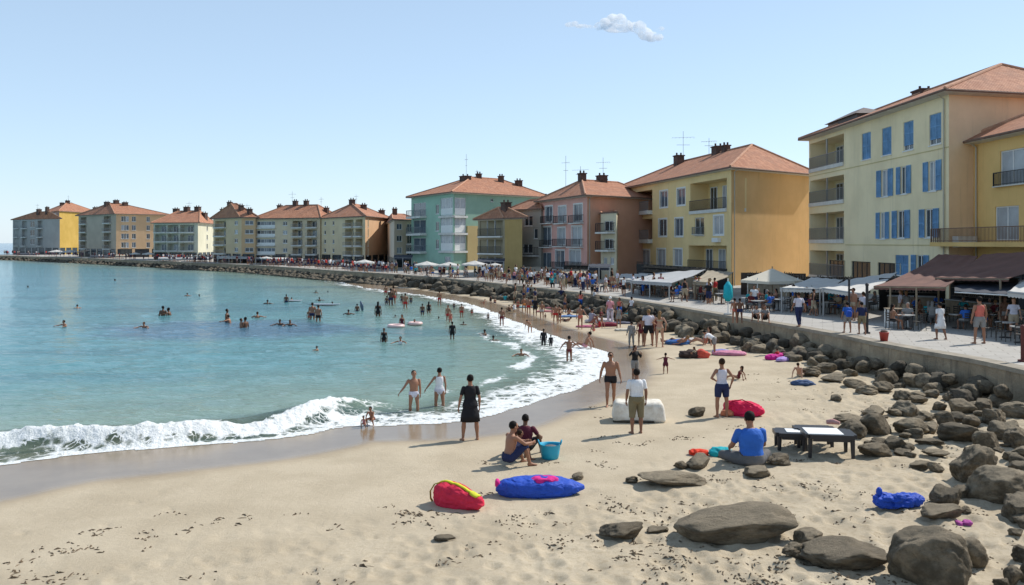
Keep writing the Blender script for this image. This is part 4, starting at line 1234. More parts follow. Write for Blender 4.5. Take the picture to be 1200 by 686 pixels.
# rocks banked against the wall further along
wl = np.concatenate([[0], np.cumsum(np.hypot(*np.diff(WALL, axis=0).T))])
def on_wall(s, off):
    i = min(len(wl) - 2, max(0, int(np.searchsorted(wl, s)) - 1))
    f_ = (s - wl[i]) / (wl[i + 1] - wl[i])
    p = WALL[i] + (WALL[i + 1] - WALL[i]) * f_ + Ns[i] * off
    return float(p[0]), float(p[1])
BANK = 'dark boulder in the bank of rocks along the foot of the sea wall'
s = 42.0; n = 0
s0 = float(wl[np.argmin(np.hypot(WALL[:, 0] - unp(1190, 432, ZP)[0], WALL[:, 1] - unp(1190, 432, ZP)[1]))])
s1 = float(wl[np.argmin(np.hypot(WALL[:, 0] - unp(470, 322, ZP)[0], WALL[:, 1] - unp(470, 322, ZP)[1]))])
s = s0
while s < s1:
    fr = (s - s0) / (s1 - s0)
    far_ = min(1.0, (s - s0) / 40.0)
    for layer in range(3):
        if layer == 2 and random.random() < 0.35: continue
        sz = random.uniform(0.40, 0.80) * (1 + 0.5 * fr)
        off = 0.35 + layer * 0.62 * (0.75 + 0.5 * far_) + random.uniform(-0.2, 0.25)
        X, Y = on_wall(s + random.uniform(-0.3, 0.3), off)
        g = float(ground(X, Y)[0])
        z = g + (0.42, 0.12, -0.03)[layer] * (0.75 + 0.5 * far_) * random.uniform(0.7, 1.2)
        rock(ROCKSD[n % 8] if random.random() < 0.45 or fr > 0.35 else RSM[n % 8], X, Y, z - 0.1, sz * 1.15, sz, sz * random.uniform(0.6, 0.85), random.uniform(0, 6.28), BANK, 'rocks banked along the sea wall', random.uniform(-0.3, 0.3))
        n += 1
    s += 0.78 * (1 + 0.7 * fr)
# the riprap of the far quay: one mass
m_v, m_f, mo = [], [], 0
src = []
for me in RSM[:4]:
    v = np.zeros(len(me.vertices) * 3); me.vertices.foreach_get('co', v)
    bm = bmesh.new(); bmesh.ops.create_icosphere(bm, subdivisions=2, radius=1)
    src.append((np.array([[c * (1 + 0.22 * math.sin(7 * v_.co.x + 3 * i) ) for c in v_.co] for i, v_ in enumerate(bm.verts)]), np.array([[w.index for w in f_.verts] for f_ in bm.faces]))); bm.free()
s = s1
allv, allf = [], []
while s < wl[-1] - 1:
    for layer in range(3):
        v, f_ = src[random.randrange(4)]
        sz = random.uniform(0.5, 1.0)
        X, Y = on_wall(s + random.uniform(-0.5, 0.5), 0.5 + layer * 0.75 + random.uniform(-0.2, 0.2))
        a = random.uniform(0, 6.28); ca, sa = math.cos(a), math.sin(a)
        q_ = v * np.array([sz * 0.75, sz * 0.6, sz * 0.42])
        q_ = np.stack([q_[:, 0] * ca - q_[:, 1] * sa + X, q_[:, 0] * sa + q_[:, 1] * ca + Y, q_[:, 2] + (0.45, 0.2, -0.02)[layer]], 1)
        allf.append(f_ + mo); allv.append(q_); mo += len(v)
    s += 0.8 + 0.012 * (s - s1)
me = npmesh('riprap', np.vstack(allv), np.vstack(allf)); me.materials.append(M_ROCKD)
tag(link('riprap', me), 'dark weedy stones heaped along the foot of the far quay', 'rocks', kind='stuff')

# ------------------------------------------------------------------ weed and debris on the sand
M_WEED = mat('dried_weed', (0.14, 0.10, 0.062), 0.95, noise=0.6, nscale=3)
M_CLOD = mat('sand_clods', (0.30, 0.235, 0.150), 0.95, noise=0.4, nscale=8)
def scatter(name, label, mt, spots, seed, thin):
    rs = random.Random(seed); pts = []
    for X, Y, R_, cnt in spots:
        for _ in range(cnt):
            a = rs.uniform(0, 6.28); r_ = R_ * rs.random() ** 0.7
            for _b in range(rs.randint(2, 6)):
                pts.append((X + r_ * math.cos(a) + rs.gauss(0, .09), Y + r_ * math.sin(a) * 0.8 + rs.gauss(0, .07)))
    pts = np.array(pts); G = ground(pts[:, 0], pts[:, 1])
    vs, fs, k = [], [], 0
    for (cx_, cy_), g in zip(pts, G):
        b_ = rs.uniform(0, 6.28); L = rs.uniform(0.008, 0.03) * rs.choice((1, 1, 1.6, 2.4)) * (1.25 if thin else 0.6); w = rs.uniform(0.004, 0.013) * (1 if thin else 2.0)
        dx, dy = math.cos(b_), math.sin(b_); h = rs.uniform(0.006, 0.03)
        vs += [(cx_ - dx * L - dy * w, cy_ - dy * L + dx * w, g - 0.004), (cx_ - dx * L + dy * w, cy_ - dy * L - dx * w, g - 0.004), (cx_ + dx * L + dy * w, cy_ + dy * L - dx * w, g + h * 0.3), (cx_ + dx * L - dy * w, cy_ + dy * L + dx * w, g + h * 0.3), (cx_ + rs.gauss(0, .01), cy_, g + h)]
        fs += [(k, k + 1, k + 4), (k + 1, k + 2, k + 4), (k + 2, k + 3, k + 4), (k + 3, k, k + 4)]; k += 5
    me = bpy.data.meshes.new(name); me.from_pydata(vs, [], fs); me.materials.append(mt); me.update()
    tag(link(name, me), label, 'debris', kind='stuff')
rs = random.Random(3)
sp = []
for (px, py, w, c) in [(30, 655, .25, 9), (60, 682, .3, 16), (45, 668, .3, 6), (95, 640, .3, 9), (75, 648, .2, 6), (100, 645, .2, 6), (135, 624, .3, 10), (170, 627, .22, 5), (195, 625, .25, 9), (172, 644, .15, 5), (200, 606, .2, 5), (255, 616, .2, 5), (280, 606, .2, 5), (245, 611, .2, 4),
    (335, 603, .12, 4), (392, 619, .15, 4), (485, 605, .45, 26), (505, 614, .35, 12), (470, 600, .3, 8), (560, 575, .2, 5), (567, 543, .15, 4), (570, 580, .2, 6), (640, 543, .3, 6), (700, 545, .25, 8), (705, 530, .2, 5), (712, 512, .25, 6), (728, 521, .2, 4), (745, 640, .5, 20), (780, 650, .6, 26), (850, 668, .5, 16), (905, 672, .5, 14), (690, 668, .2, 4), (650, 640, .1, 3), (640, 603, .1, 3), (660, 612, .12, 3), (735, 595, .1, 3), (797, 590, .12, 4), (847, 566, .15, 4), (900, 575, .15, 4), (930, 606, .12, 6), (940, 568, .3, 8), (960, 575, .2, 5), (985, 590, .3, 6), (1000, 604, .2, 4),
    (806, 514, .3, 14), (700, 478, .3, 6), (720, 490, .3, 8), (760, 520, .3, 8), (880, 500, .4, 8), (930, 470, .6, 10), (960, 460, .6, 10), (900, 448, .5, 10), (990, 480, .5, 9), (870, 440, .4, 6), (1160, 655, .3, 8), (1180, 640, .3, 6), (1140, 600, .2, 5), (1070, 600, .2, 5), (560, 652, .15, 4), (520, 661, .12, 3), (225, 676, .1, 3), (400, 682, .2, 6), (365, 670, .1, 2), (415, 664, .12, 3)]:
    X, Y, z = P(px, py); sp.append((X, Y, w * 1.7, max(2, int(c * 0.5))))
scatter('seaweed', 'dark dried seaweed scraps strewn over the sand', M_WEED, sp, 5, True)
sp = []
for _ in range(150):
    px, py = rs.uniform(560, 1180), rs.uniform(470, 690)
    X, Y, z = P(px, py)
    if rough_mask(np.array([X]), np.array([Y]), sdist(X, Y))[0] > 0.35: sp.append((X, Y, 0.5, rs.randint(1, 4)))
scatter('shell_grit', 'brown grit and broken shell on the trodden sand', M_WEED, sp, 6, False)

# ------------------------------------------------------------------ bags, bucket, tables
def cloth(col, rough=0.75):
    return mat('cloth_%02d_%02d_%02d' % tuple(int(c * 99) for c in col), col, rough, noise=0.2, nscale=4, bump=0.6, bscale=18, spec=0.2)
def lump(L, W, H, seed, sub=5, fold=0.07, pinch=None, flat=0.35):
    """soft filled bag: a rounded bolster with creases, lying along x, bottom at z = 0"""
    bm = bmesh.new(); bmesh.ops.create_icosphere(bm, subdivisions=sub, radius=1)
    co = np.array([v.co[:] for v in bm.verts]); fs = [[v.index for v in f.verts] for f in bm.faces]; bm.free()
    co = np.sign(co) * np.abs(co) ** 0.72
    t_ = co[:, 0]
    if pinch is not None:
        k = pinch(t_); co[:, 1] *= k; co[:, 2] *= k
    co = co * np.array([L / 2, W / 2, H / 2])
    o = seed * 5.1
    nrm = co / np.linalg.norm(co, axis=1)[:, None]
    f1 = fbm(co[:, 0] * 3 / max(L, .3) + o, co[:, 1] * 5, co[:, 2] * 5, 3)
    f2 = np.abs(fbm(co[:, 0] * 7 + o, co[:, 1] * 4 + 2, co[:, 2] * 12, 3))
    wx = co[:, 0] * 9 + 1.6 * fbm(co[:, 0] * 4 + o, co[:, 1] * 6, co[:, 2] * 6, 3) * 3 + co[:, 1] * 5
    f3 = (1 - np.abs(np.sin(wx))) ** 3 * (0.5 + fbm(co[:, 0] * 3, co[:, 1] * 3 + o, co[:, 2] * 3, 2))
    co = co + nrm * (f1 * fold * 1.2 - f2 * fold * 1.3 - f3 * fold * 0.55)[:, None]
    z = co[:, 2]; lo = -H / 2 * (1 - flat)
    co[:, 2] = np.where(z < lo, lo + (z - lo) * 0.12, z) - lo
    return co, np.array(fs)
def npobj(name, v, f, mt, parent=None, smooth=True):
    me = npmesh(name, v, f, smooth=smooth); me.materials.append(mt)
    return link(name, me, parent)
# red duffel with a yellow strip
X, Y, z = P(538, 598)
b = empty('duffel_bag', (X - 0.02, Y + 0.25, z), R(-38))
tag(b, 'pinkish red duffel bag with a yellow centre strip lying on the sand', 'bag')
RED = cloth((0.62, 0.028, 0.07)); YEL = cloth((0.62, 0.62, 0.04))
v, f_ = lump(1.14, 0.54, 0.52, 2, 6, 0.045, lambda t_: 0.66 + 0.40 * np.clip(0.6 - t_, 0, 1))
v[:, 2] -= 0.02
npobj('body', v, f_, RED, b)
m = MB(); rings = []
for k in range(22):
    t_ = -0.50 + 1.0 * k / 21
    sel = v[(np.abs(v[:, 0] - t_) < 0.05) & (np.abs(v[:, 1] + 0.03) < 0.06)]
    top = sel[:, 2].max() + 0.012
    w = 0.035 + (0.04 if k > 17 else 0)
    rings.append([(t_, -0.03 - w, top - 0.02), (t_, -0.03 + w, top - 0.02), (t_, -0.03 + w * 0.8, top + 0.008), (t_, -0.03 - w * 0.8, top + 0.008)])
m.loft(rings); m.build('strip', YEL, b, smooth=True)
m = MB(); m.tube([(-0.36, -0.10, 0.41), (-0.47, -0.16, 0.36), (-0.56, -0.18, 0.22), (-0.57, -0.16, 0.08), (-0.54, -0.14, 0.02)], [(.03, .01)] * 5, 6); m.build('strap', cloth((0.38, 0.30, 0.05)), b, smooth=True)
# blue inflatable
X, Y, z = P(634, 585)
b = empty('inflatable', (X, Y + 0.3, z), R(2))
tag(b, 'long blue inflatable sack with a pink patch lying on the sand', 'inflatable')
BLUE_C = cloth((0.025, 0.085, 0.48), 0.6)
v, f_ = lump(1.75, 0.62, 0.42, 4, 6, 0.05, lambda t_: 1.0 - 0.55 * np.clip(t_, 0, 1) ** 2)
npobj('body', v, f_, BLUE_C, b)
PINK = cloth((0.70, 0.03, 0.25))
v2, f2 = lump(0.55, 0.34, 0.16, 6, 4, 0.06); v2 += np.array([0.06, -0.05, 0.24]); npobj('pink_cloth', v2, f2, PINK, b)
v2, f2 = lump(0.10, 0.22, 0.16, 7, 3, 0.02); v2 += np.array([-0.84, 0, 0.18]); npobj('end_cap', v2, f2, PINK, b)
# teal tub
X, Y, z = P(645, 540)
b = empty('beach_tub', (X, Y + 0.2, z)); b.scale = (0.82, 0.82, 0.80); tag(b, 'turquoise flexible tub with handles beside the man in maroon', 'tub')
TEAL = mat('teal_plastic', (0.01, 0.36, 0.55), 0.45, spec=0.5)
m = MB(); rings = []
for zz, r_ in ((0.0, 0.20), (0.02, 0.225), (0.2, 0.255), (0.40, 0.285), (0.415, 0.295), (0.40, 0.272), (0.2, 0.24), (0.03, 0.205)):
    rings.append([(r_ * 1.05 * math.cos(k * PI / 16), r_ * math.sin(k * PI / 16), zz + (0.03 * abs(math.cos(k * PI / 16)) ** 3 if zz > 0.3 else 0)) for k in range(32)])
m.loft(rings); m.build('tub_body', TEAL, b, smooth=True)
for sx_ in (-1, 1):
    m = MB(); m.tube([(sx_ * 0.29, -0.09, 0.41), (sx_ * 0.32, -0.07, 0.50), (sx_ * 0.33, 0, 0.53), (sx_ * 0.32, 0.07, 0.50), (sx_ * 0.29, 0.09, 0.41)], 0.018, 8); m.build('handle', TEAL, b, smooth=True)
m = MB(); m.ball((0.02, 0, 0.30), (0.22, 0.21, 0.09), 3); m.build('towel', cloth((0.16, 0.15, 0.15)), b, smooth=True)
# white block
X, Y, z = P(750, 495)
b = empty('foam_block', (X, Y + 0.3, z), R(-4)); tag(b, 'big white rounded foam block behind the man in the white shirt', 'block')
bm = bmesh.new(); bmesh.ops.create_cube(bm, size=1)
bmesh.ops.scale(bm, vec=(1.48, 0.85, 0.56), verts=bm.verts)
for vv in bm.verts:
    if vv.co.z > 0: vv.co.x *= 0.90; vv.co.y *= 0.85
bmesh.ops.bevel(bm, geom=[e_ for e_ in bm.edges], offset=0.15, segments=5, profile=0.6, affect='EDGES')
bmesh.ops.subdivide_edges(bm, edges=[e_ for e_ in bm.edges if e_.calc_length() > 0.15], cuts=6, use_grid_fill=True)
for vv in bm.verts:
    nz_ = float(fbm(vv.co.x * 3, vv.co.y * 3, vv.co.z * 3, 3)); vv.co *= 1 + 0.05 * nz_; vv.co.z += 0.27
me = bpy.data.meshes.new('block_body'); bm.to_mesh(me); bm.free()
me.polygons.foreach_set('use_smooth', [True] * len(me.polygons)); me.materials.append(mat('weathered_foam', (0.74, 0.71, 0.64), 0.85, noise=0.3, nscale=4, bump=0.6, bscale=14, color2=(0.52, 0.46, 0.37)))
link('block_body', me, b)
m = MB()
m.tube([(-0.72, -0.36, 0.03), (-0.2, -0.44, 0.05), (0.4, -0.42, 0.04)], 0.03, 8); m.build('base_strap', M_ROCKD, b)
# pink red bag
X, Y, z = P(872, 489)
b = empty('beach_bag', (X + 0.05, Y + 0.25, z), R(-22)); tag(b, 'pink red stuffed beach bag behind the man in blue', 'bag')
v, f_ = lump(1.15, 0.55, 0.52, 12, 6, 0.06, lambda t_: 1.05 - 0.4 * np.clip(t_, 0, 1)); npobj('body', v, f_, cloth((0.70, 0.02, 0.09)), b)
v2, f2 = lump(0.4, 0.3, 0.2, 13, 4, 0.05); v2 += np.array([-0.42, -0.26, 0.02]); npobj('towel', v2, f2, cloth((0.60, 0.22, 0.12)), b)
m = MB(); m.tube([(-0.3, -0.24, 0.42), (0, -0.31, 0.50), (0.3, -0.22, 0.36)], 0.018, 6); m.build('strap', cloth((0.45, 0.01, 0.05)), b, smooth=True)
# crumpled blue bag by the rocks
X, Y, z = P(1058, 596)
b = empty('sack', (X, Y + 0.2, z), R(6)); tag(b, 'crumpled bright blue bag lying against the rocks at right', 'bag')
v, f_ = lump(0.98, 0.42, 0.30, 21, 6, 0.10); npobj('body', v, f_, cloth((0.02, 0.075, 0.46), 0.6), b)
m = MB(); m.ball((-0.36, 0, 0.27), (0.06, 0.05, 0.09), 2); m.build('knot', cloth((0.02, 0.075, 0.46), 0.6), b, smooth=True)
def heap(px, py, L, W, H, seed, col, label, name='towel', cat='towel', rz=0.0, fold=0.1, group=None):
    X, Y, z = P(px, py)
    v, f_ = lump(L, W, H, seed, 4, fold)
    o = npobj(name, v, f_, cloth(col)); o.location = (X, Y + W * 0.3, z - 0.01); o.rotation_euler = (0, 0, rz)
    return tag(o, label, cat, group)
heap(1130, 616, 0.24, 0.2, 0.10, 31, (0.40, 0.08, 0.30), 'small crumpled purple cloth on the sand right of the cracked boulder')
heap(820, 534, 0.55, 0.35, 0.16, 32, (0.70, 0.05, 0.02), 'bright red towel crumpled on stones left of the man in blue')
heap(846, 535, 0.50, 0.4, 0.24, 33, (0.02, 0.42, 0.48), 'teal towel crumpled right beside the man in blue')
heap(943, 452, 0.8, 0.5, 0.24, 34, (0.06, 0.10, 0.20), 'dark blue bag on the sand below the pale round boulder', 'bag', 'bag')
heap(795, 404, 1.2, 0.9, 0.30, 35, (0.05, 0.14, 0.36), 'blue patterned towel heap below the sunbather in red')
heap(808, 401, 0.7, 0.6, 0.25, 36, (0.55, 0.53, 0.52), 'white towel heap beside the blue towel heap')
heap(857, 417, 1.5, 0.9, 0.24, 37, (0.55, 0.22, 0.32), 'flowered pink towels spread by the sunlit round boulder')
heap(846, 414, 0.8, 0.6, 0.20, 38, (0.25, 0.25, 0.50), 'lilac towel beside the flowered pink towels')
heap(808, 420, 0.9, 0.6, 0.42, 39, (0.055, 0.035, 0.03), 'dark bag standing by the red rucksack', 'bag', 'bag')
heap(823, 420, 0.7, 0.5, 0.42, 40, (0.62, 0.10, 0.07), 'coral red rucksack right of the dark bag', 'rucksack', 'bag')
heap(913, 421, 1.6, 0.5, 0.30, 41, (0.55, 0.02, 0.24), 'magenta towel draped over rocks in the shade of the wall', rz=R(40))
heap(924, 423, 1.5, 0.5, 0.26, 42, (0.42, 0.30, 0.62), 'lilac towel draped over rocks beside the magenta one', rz=R(40))
heap(935, 420, 0.8, 0.6, 0.22, 43, (0.50, 0.55, 0.62), 'pale blue towel on rocks right of the lilac one')
heap(590, 346, 3.0, 1.6, 0.9, 44, (0.06, 0.10, 0.22), 'dark blue beach shelter slumped on the far sand', 'beach_shelter', 'shelter', fold=0.16)
heap(596, 350, 1.6, 1.0, 0.5, 45, (0.35, 0.42, 0.52), 'pale blue towels beside the dark blue shelter')
heap(703, 379, 1.8, 0.9, 0.35, 46, (0.55, 0.50, 0.50), 'pale towels by the sitting woman below the rocks')
heap(712, 383, 1.3, 0.7, 0.3, 47, (0.20, 0.03, 0.05), 'dark red bag beside the pale towels', 'bag', 'bag')

# black tables with white tops
BLK = mat('black_plastic', (0.018, 0.018, 0.022), 0.4, spec=0.5, noise=0.2)
WTOP = mat('white_panel', (0.80, 0.80, 0.78), 0.5)
def low_table(px, py, L, W, H, rz, white, label):
    X, Y, z = P(px, py)
    b = empty('low_table', (X, Y + W * 0.5, z), rz); tag(b, label, 'table', 'black low tables on the sand')
    bm = bmesh.new(); bmesh.ops.create_cube(bm, size=1); bmesh.ops.scale(bm, vec=(L, W, 0.09), verts=bm.verts)
    bmesh.ops.bevel(bm, geom=[e_ for e_ in bm.edges if abs(e_.verts[0].co.z - e_.verts[1].co.z) > 0.05], offset=0.08, segments=4, affect='EDGES')
    for vv in bm.verts: vv.co.z += H - 0.05
    me = bpy.data.meshes.new('tabletop'); bm.to_mesh(me); bm.free(); me.materials.append(BLK); link('tabletop', me, b)
    if white:
        m = MB(); m.box((white[0], white[1], H + 0.004), (white[2], white[3], 0.016)); m.build('white_panel', WTOP, b)
    for sx_ in (-1, 1):
        for sy in (-1, 1):
            m = MB(); m.tube([(sx_ * (L / 2 - 0.10), sy * (W / 2 - 0.09), H - 0.1), (sx_ * (L / 2 - 0.09), sy * (W / 2 - 0.08), -0.02)], [(0.055, 0.04), (0.04, 0.032)], 8); m.build('leg', BLK, b)
    for sy in (-1, 1):
        m = MB(); m.box((0, sy * (W / 2 - 0.05), H - 0.13), (L - 0.3, 0.03, 0.06)); m.build('apron', BLK, b)
    return b
t1_ = low_table(978, 541, 1.12, 0.78, 0.52, R(-7), (-0.12, 0.0, 0.78, 0.66), 'black low table with a large white top, nearer of the pair')
t2_ = low_table(932, 533, 0.78, 0.66, 0.46, R(-9), (0.06, -0.02, 0.36, 0.40), 'smaller black low table with a narrow white panel behind the nearer one')
t3_ = low_table(958, 526, 0.95, 0.5, 0.45, R(-7), None, 'plain black low table standing behind the white topped one')
X, Y, z = P(968, 515)
m = MB(); m.tube([(0, 0, 0.0), (0.14, 0.05, 0.02), (0.3, 0.02, 0.0)], [0.05, 0.07, 0.04], 10); o = m.build('cloth_bundle', cloth((0.55, 0.30, 0.28)), smooth=True); o.location = (X - 0.1, Y - 0.30, z + 0.515); o.rotation_euler = (0, 0, R(-30)); tag(o, 'pink cloth bundle lying on the rear black table', 'cloth')
# ------------------------------------------------------------------ people
SKIN = {k: mat('skin_' + k, c, 0.55, spec=0.35, noise=0.08, nscale=5) for k, c in dict(fair=(0.44, 0.235, 0.155), tan=(0.31, 0.15, 0.09), olive=(0.24, 0.115, 0.07), brown=(0.13, 0.062, 0.036), dark=(0.09, 0.045, 0.028)).items()}
HAIRM = {k: mat('hair_' + k, c, 0.75, spec=0.12) for k, c in dict(black=(0.012, 0.010, 0.009), brown=(0.035, 0.020, 0.012), fair=(0.22, 0.13, 0.06), grey=(0.25, 0.24, 0.23), white=(0.75, 0.75, 0.73), cap_blue=(0.05, 0.10, 0.3), cap_pink=(0.6, 0.2, 0.25)).items()}
EYEM = mat('eye_dark', (0.02, 0.015, 0.012), 0.3); LIPM = mat('lips', (0.35, 0.12, 0.09), 0.5)
CL = {k: cloth(c) for k, c in dict(white=(0.76, 0.76, 0.77), lilac=(0.62, 0.60, 0.68), black=(0.016, 0.016, 0.019), navy=(0.022, 0.030, 0.085), blue=(0.035, 0.14, 0.52), maroon=(0.10, 0.018, 0.035), khaki=(0.20, 0.165, 0.095), grey=(0.26, 0.25, 0.24), lightgrey=(0.45, 0.44, 0.43), red=(0.50, 0.035, 0.035), coral=(0.62, 0.16, 0.12), pink=(0.66, 0.30, 0.34), teal=(0.03, 0.33, 0.38), orange=(0.6, 0.22, 0.05), beige=(0.42, 0.34, 0.24), green=(0.08, 0.16, 0.08), darkred=(0.13, 0.02, 0.025), stripe=(0.30, 0.30, 0.36), trousers=(0.14, 0.135, 0.135), yellow=(0.6, 0.5, 0.12)).items()}

def nrm_(v): 
    v = Vector(v); return v.normalized()
class Pose:
    """local frame: x right, y forward, z up; 1.70 m tall standing"""
    def __init__(s, up=(0, 0, 1), thL=(-.06, .02, -1), shL=(0, -.03, -1), thR=(.06, .02, -1), shR=(0, -.03, -1), uaL=(-.22, -.04, -1), faL=(-.06, .22, -1), uaR=(.22, -.04, -1), faR=(.06, .22, -1), head=(0, 0), fwd=(0, 1, 0), shw=1.0, toe=True):
        s.up = nrm_(up); s.th = [nrm_(thL), nrm_(thR)]; s.sh = [nrm_(shL), nrm_(shR)]; s.ua = [nrm_(uaL), nrm_(uaR)]; s.fa = [nrm_(faL), nrm_(faR)]
        s.head = head; s.fwd = nrm_(fwd); s.shw = shw
        f = Vector(fwd); f = (f - s.up * f.dot(s.up)).normalized(); s.f = f; s.r = f.cross(s.up).normalized()
POSES = dict(
 stand=Pose(), stand2=Pose(thL=(-.12, .0, -1), thR=(.08, .08, -1), shR=(0.02, -.1, -1), uaL=(-.3, 0, -1), faL=(-.1, .3, -1)),
 walk=Pose(thL=(-.04, .30, -1), shL=(0, -.08, -1), thR=(.04, -.20, -1), shR=(0, -.42, -1), uaL=(-.2, -.25, -1), faL=(-.08, .1, -1), uaR=(.2, .18, -1), faR=(.05, .45, -1), up=(0, .04, 1)),
 walk2=Pose(thL=(-.05, -.18, -1), shL=(0, -.40, -1), thR=(.05, .26, -1), shR=(0, -.06, -1), uaL=(-.28, .1, -1), faL=(-.2, .4, -1), uaR=(.35, -.2, -1), faR=(.2, .05, -1)),
 apart=Pose(thL=(-.17, 0, -1), shL=(-.06, 0, -1), thR=(.17, 0, -1), shR=(.06, 0, -1), uaL=(-.32, -.05, -1), faL=(-.18, .1, -1), uaR=(.26, -.05, -1), faR=(.02, .15, -1)),
 reach=Pose(thL=(-.08, .1, -1), thR=(.08, -.05, -1), uaL=(-.75, .1, -1), faL=(-.75, .1, -1), uaR=(.2, 0, -1), faR=(.05, .2, -1)),
 reachR=Pose(thL=(-.08, .1, -1), thR=(.08, -.05, -1), uaR=(.7, .1, -1), faR=(.8, .1, -.9), uaL=(-.15, 0, -1), faL=(.0, .15, -1)),
 armsout=Pose(thL=(-.15, 0, -1), thR=(.15, 0, -1), uaL=(-1, 0, -.35), faL=(-1, .05, -.25), uaR=(1, 0, -.35), faR=(1, .05, -.30)),
 armsout2=Pose(thL=(-.05, 0.05, -1), thR=(.05, 0, -1), uaL=(-.8, 0, -.75), faL=(-.55, .05, -.9), uaR=(.9, 0, -.6), faR=(.85, .05, -.65)),
 hips=Pose(thL=(-.12, 0, -1), thR=(.12, 0, -1), uaL=(-.75, -.2, -1), faL=(.65, .55, -.35), uaR=(.70, -.25, -1), faR=(-.2, .35, -1)),
 phone=Pose(thL=(-.08, 0, -1), thR=(.08, .05, -1), uaL=(-.25, .5, -.8), faL=(.35, .55, .75), uaR=(.75, .35, -.35), faR=(-.35, .5, .65), head=(0, -8)),
 bend=Pose(up=(0, .85, .5), thL=(-.1, -.1, -1), thR=(.1, .15, -1), uaL=(-.1, .35, -1), faL=(0, .3, -1), uaR=(.1, .4, -1), faR=(0, .3, -1), head=(0, -20)),
 sitknee=Pose(up=(0, .18, 1), thL=(-.22, .85, .55), shL=(-.05, .35, -1), thR=(.2, .8, .62), shR=(.05, .3, -1), uaL=(-.15, .75, -.6), faL=(.3, .9, -.05), uaR=(.15, .75, -.55), faR=(-.3, .9, 0), head=(0, -5)),
 sitcross=Pose(up=(0, .12, 1), thL=(-.75, .8, .06), shL=(1, .25, -.10), thR=(.75, .8, .06), shR=(-1, .35, -.04), uaL=(-.25, .4, -.9), faL=(.15, .9, -.35), uaR=(.25, .4, -.9), faR=(-.15, .9, -.35), head=(0, -12)),
 sitwide=Pose(up=(0, .10, 1), thL=(-.45, .8, .45), shL=(-.1, .5, -1), thR=(.5, .8, .5), shR=(.1, .4, -1), uaL=(-.35, .55, -.7), faL=(.1, .9, -.2), uaR=(.45, .5, -.8), faR=(.1, .85, -.3), head=(0, -6)),
 sitback=Pose(up=(0, -.45, 1), thL=(-.15, .95, .35), shL=(0, .8, -.6), thR=(.15, 1, .1), shR=(0, 1, -.18), uaL=(-.3, -.55, -.8), faL=(-.1, -.2, -1), uaR=(.3, -.55, -.8), faR=(.1, -.2, -1)),
 chair=Pose(up=(0, .05, 1), thL=(-.15, 1, -.05), shL=(0, -.05, -1), thR=(.15, 1, -.05), shR=(0, .1, -1), uaL=(-.2, .4, -.8), faL=(.1, 1, -.1), uaR=(.2, .45, -.8), faR=(-.1, 1, .1)),
 lie=Pose(up=(0, -.94, .30), fwd=(0, .3, 1), thL=(-.12, 1, .05), shL=(0, 1, -.05), thR=(.15, .9, .35), shR=(0, .8, -.55), uaL=(-.4, .5, -.5), faL=(-.1, .9, -.15), uaR=(.4, .5, -.5), faR=(.1, .9, -.15)),
 crouch=Pose(up=(0, .45, 1), thL=(-.25, .95, .1), shL=(-.05, -.35, -1), thR=(.25, .95, .1), shR=(.05, -.35, -1), uaL=(-.15, .6, -.8), faL=(.1, .5, -.85), uaR=(.15, .6, -.8), faR=(-.1, .5, -.85)),
 swim=Pose(up=(0, .25, 1), uaL=(-.9, .45, -.25), faL=(-.3, .9, -.1), uaR=(.9, .45, -.25), faR=(.3, .9, -.1), thL=(-.1, -.2, -1), thR=(.1, .1, -1)),
)
LEN = dict(th=.43, sh=.415, ua=.285, fa=.25)
def skeleton(p, child=0.0, female=False, stout=1.0):
    J = {}
    hip = Vector((0, 0, 0.92)); up, f, r = p.up, p.f, p.r
    J['hip'] = hip; tl = 0.51
    J['neck'] = hip + up * tl
    sw = (0.165 if female else 0.185) * (0.5 + 0.5 * stout)
    k = 1 - 0.10 * child
    J['sho'] = [hip + up * (tl - 0.055) - r * sw, hip + up * (tl - 0.055) + r * sw]
    hw = 0.092
    J['hj'] = [hip - up * 0.02 - r * hw, hip - up * 0.02 + r * hw]
    J['knee'] = [J['hj'][i] + p.th[i] * LEN['th'] * k for i in (0, 1)]
    J['ank'] = [J['knee'][i] + p.sh[i] * LEN['sh'] * k for i in (0, 1)]
    J['elb'] = [J['sho'][i] + p.ua[i] * LEN['ua'] * k for i in (0, 1)]
    J['wri'] = [J['elb'][i] + p.fa[i] * LEN['fa'] * k for i in (0, 1)]
    yaw, pit = math.radians(p.head[0]), math.radians(p.head[1])
    hu = (up * 0.45 + Vector((0, 0, 1)) * 0.55).normalized() if up.z > -0.2 else up
    hf = (p.f - hu * p.f.dot(hu)).normalized()
    q = Matrix.Rotation(yaw, 3, hu); hf = q @ hf; hr = hf.cross(hu)
    q = Matrix.Rotation(pit, 3, hr); hf, hu = q @ hf, q @ hu
    J['hc'] = J['neck'] + up * 0.035 + hu * (0.112 + 0.012 * child) + hf * 0.015
    J['hb'] = (hr, hf, hu)
    return J
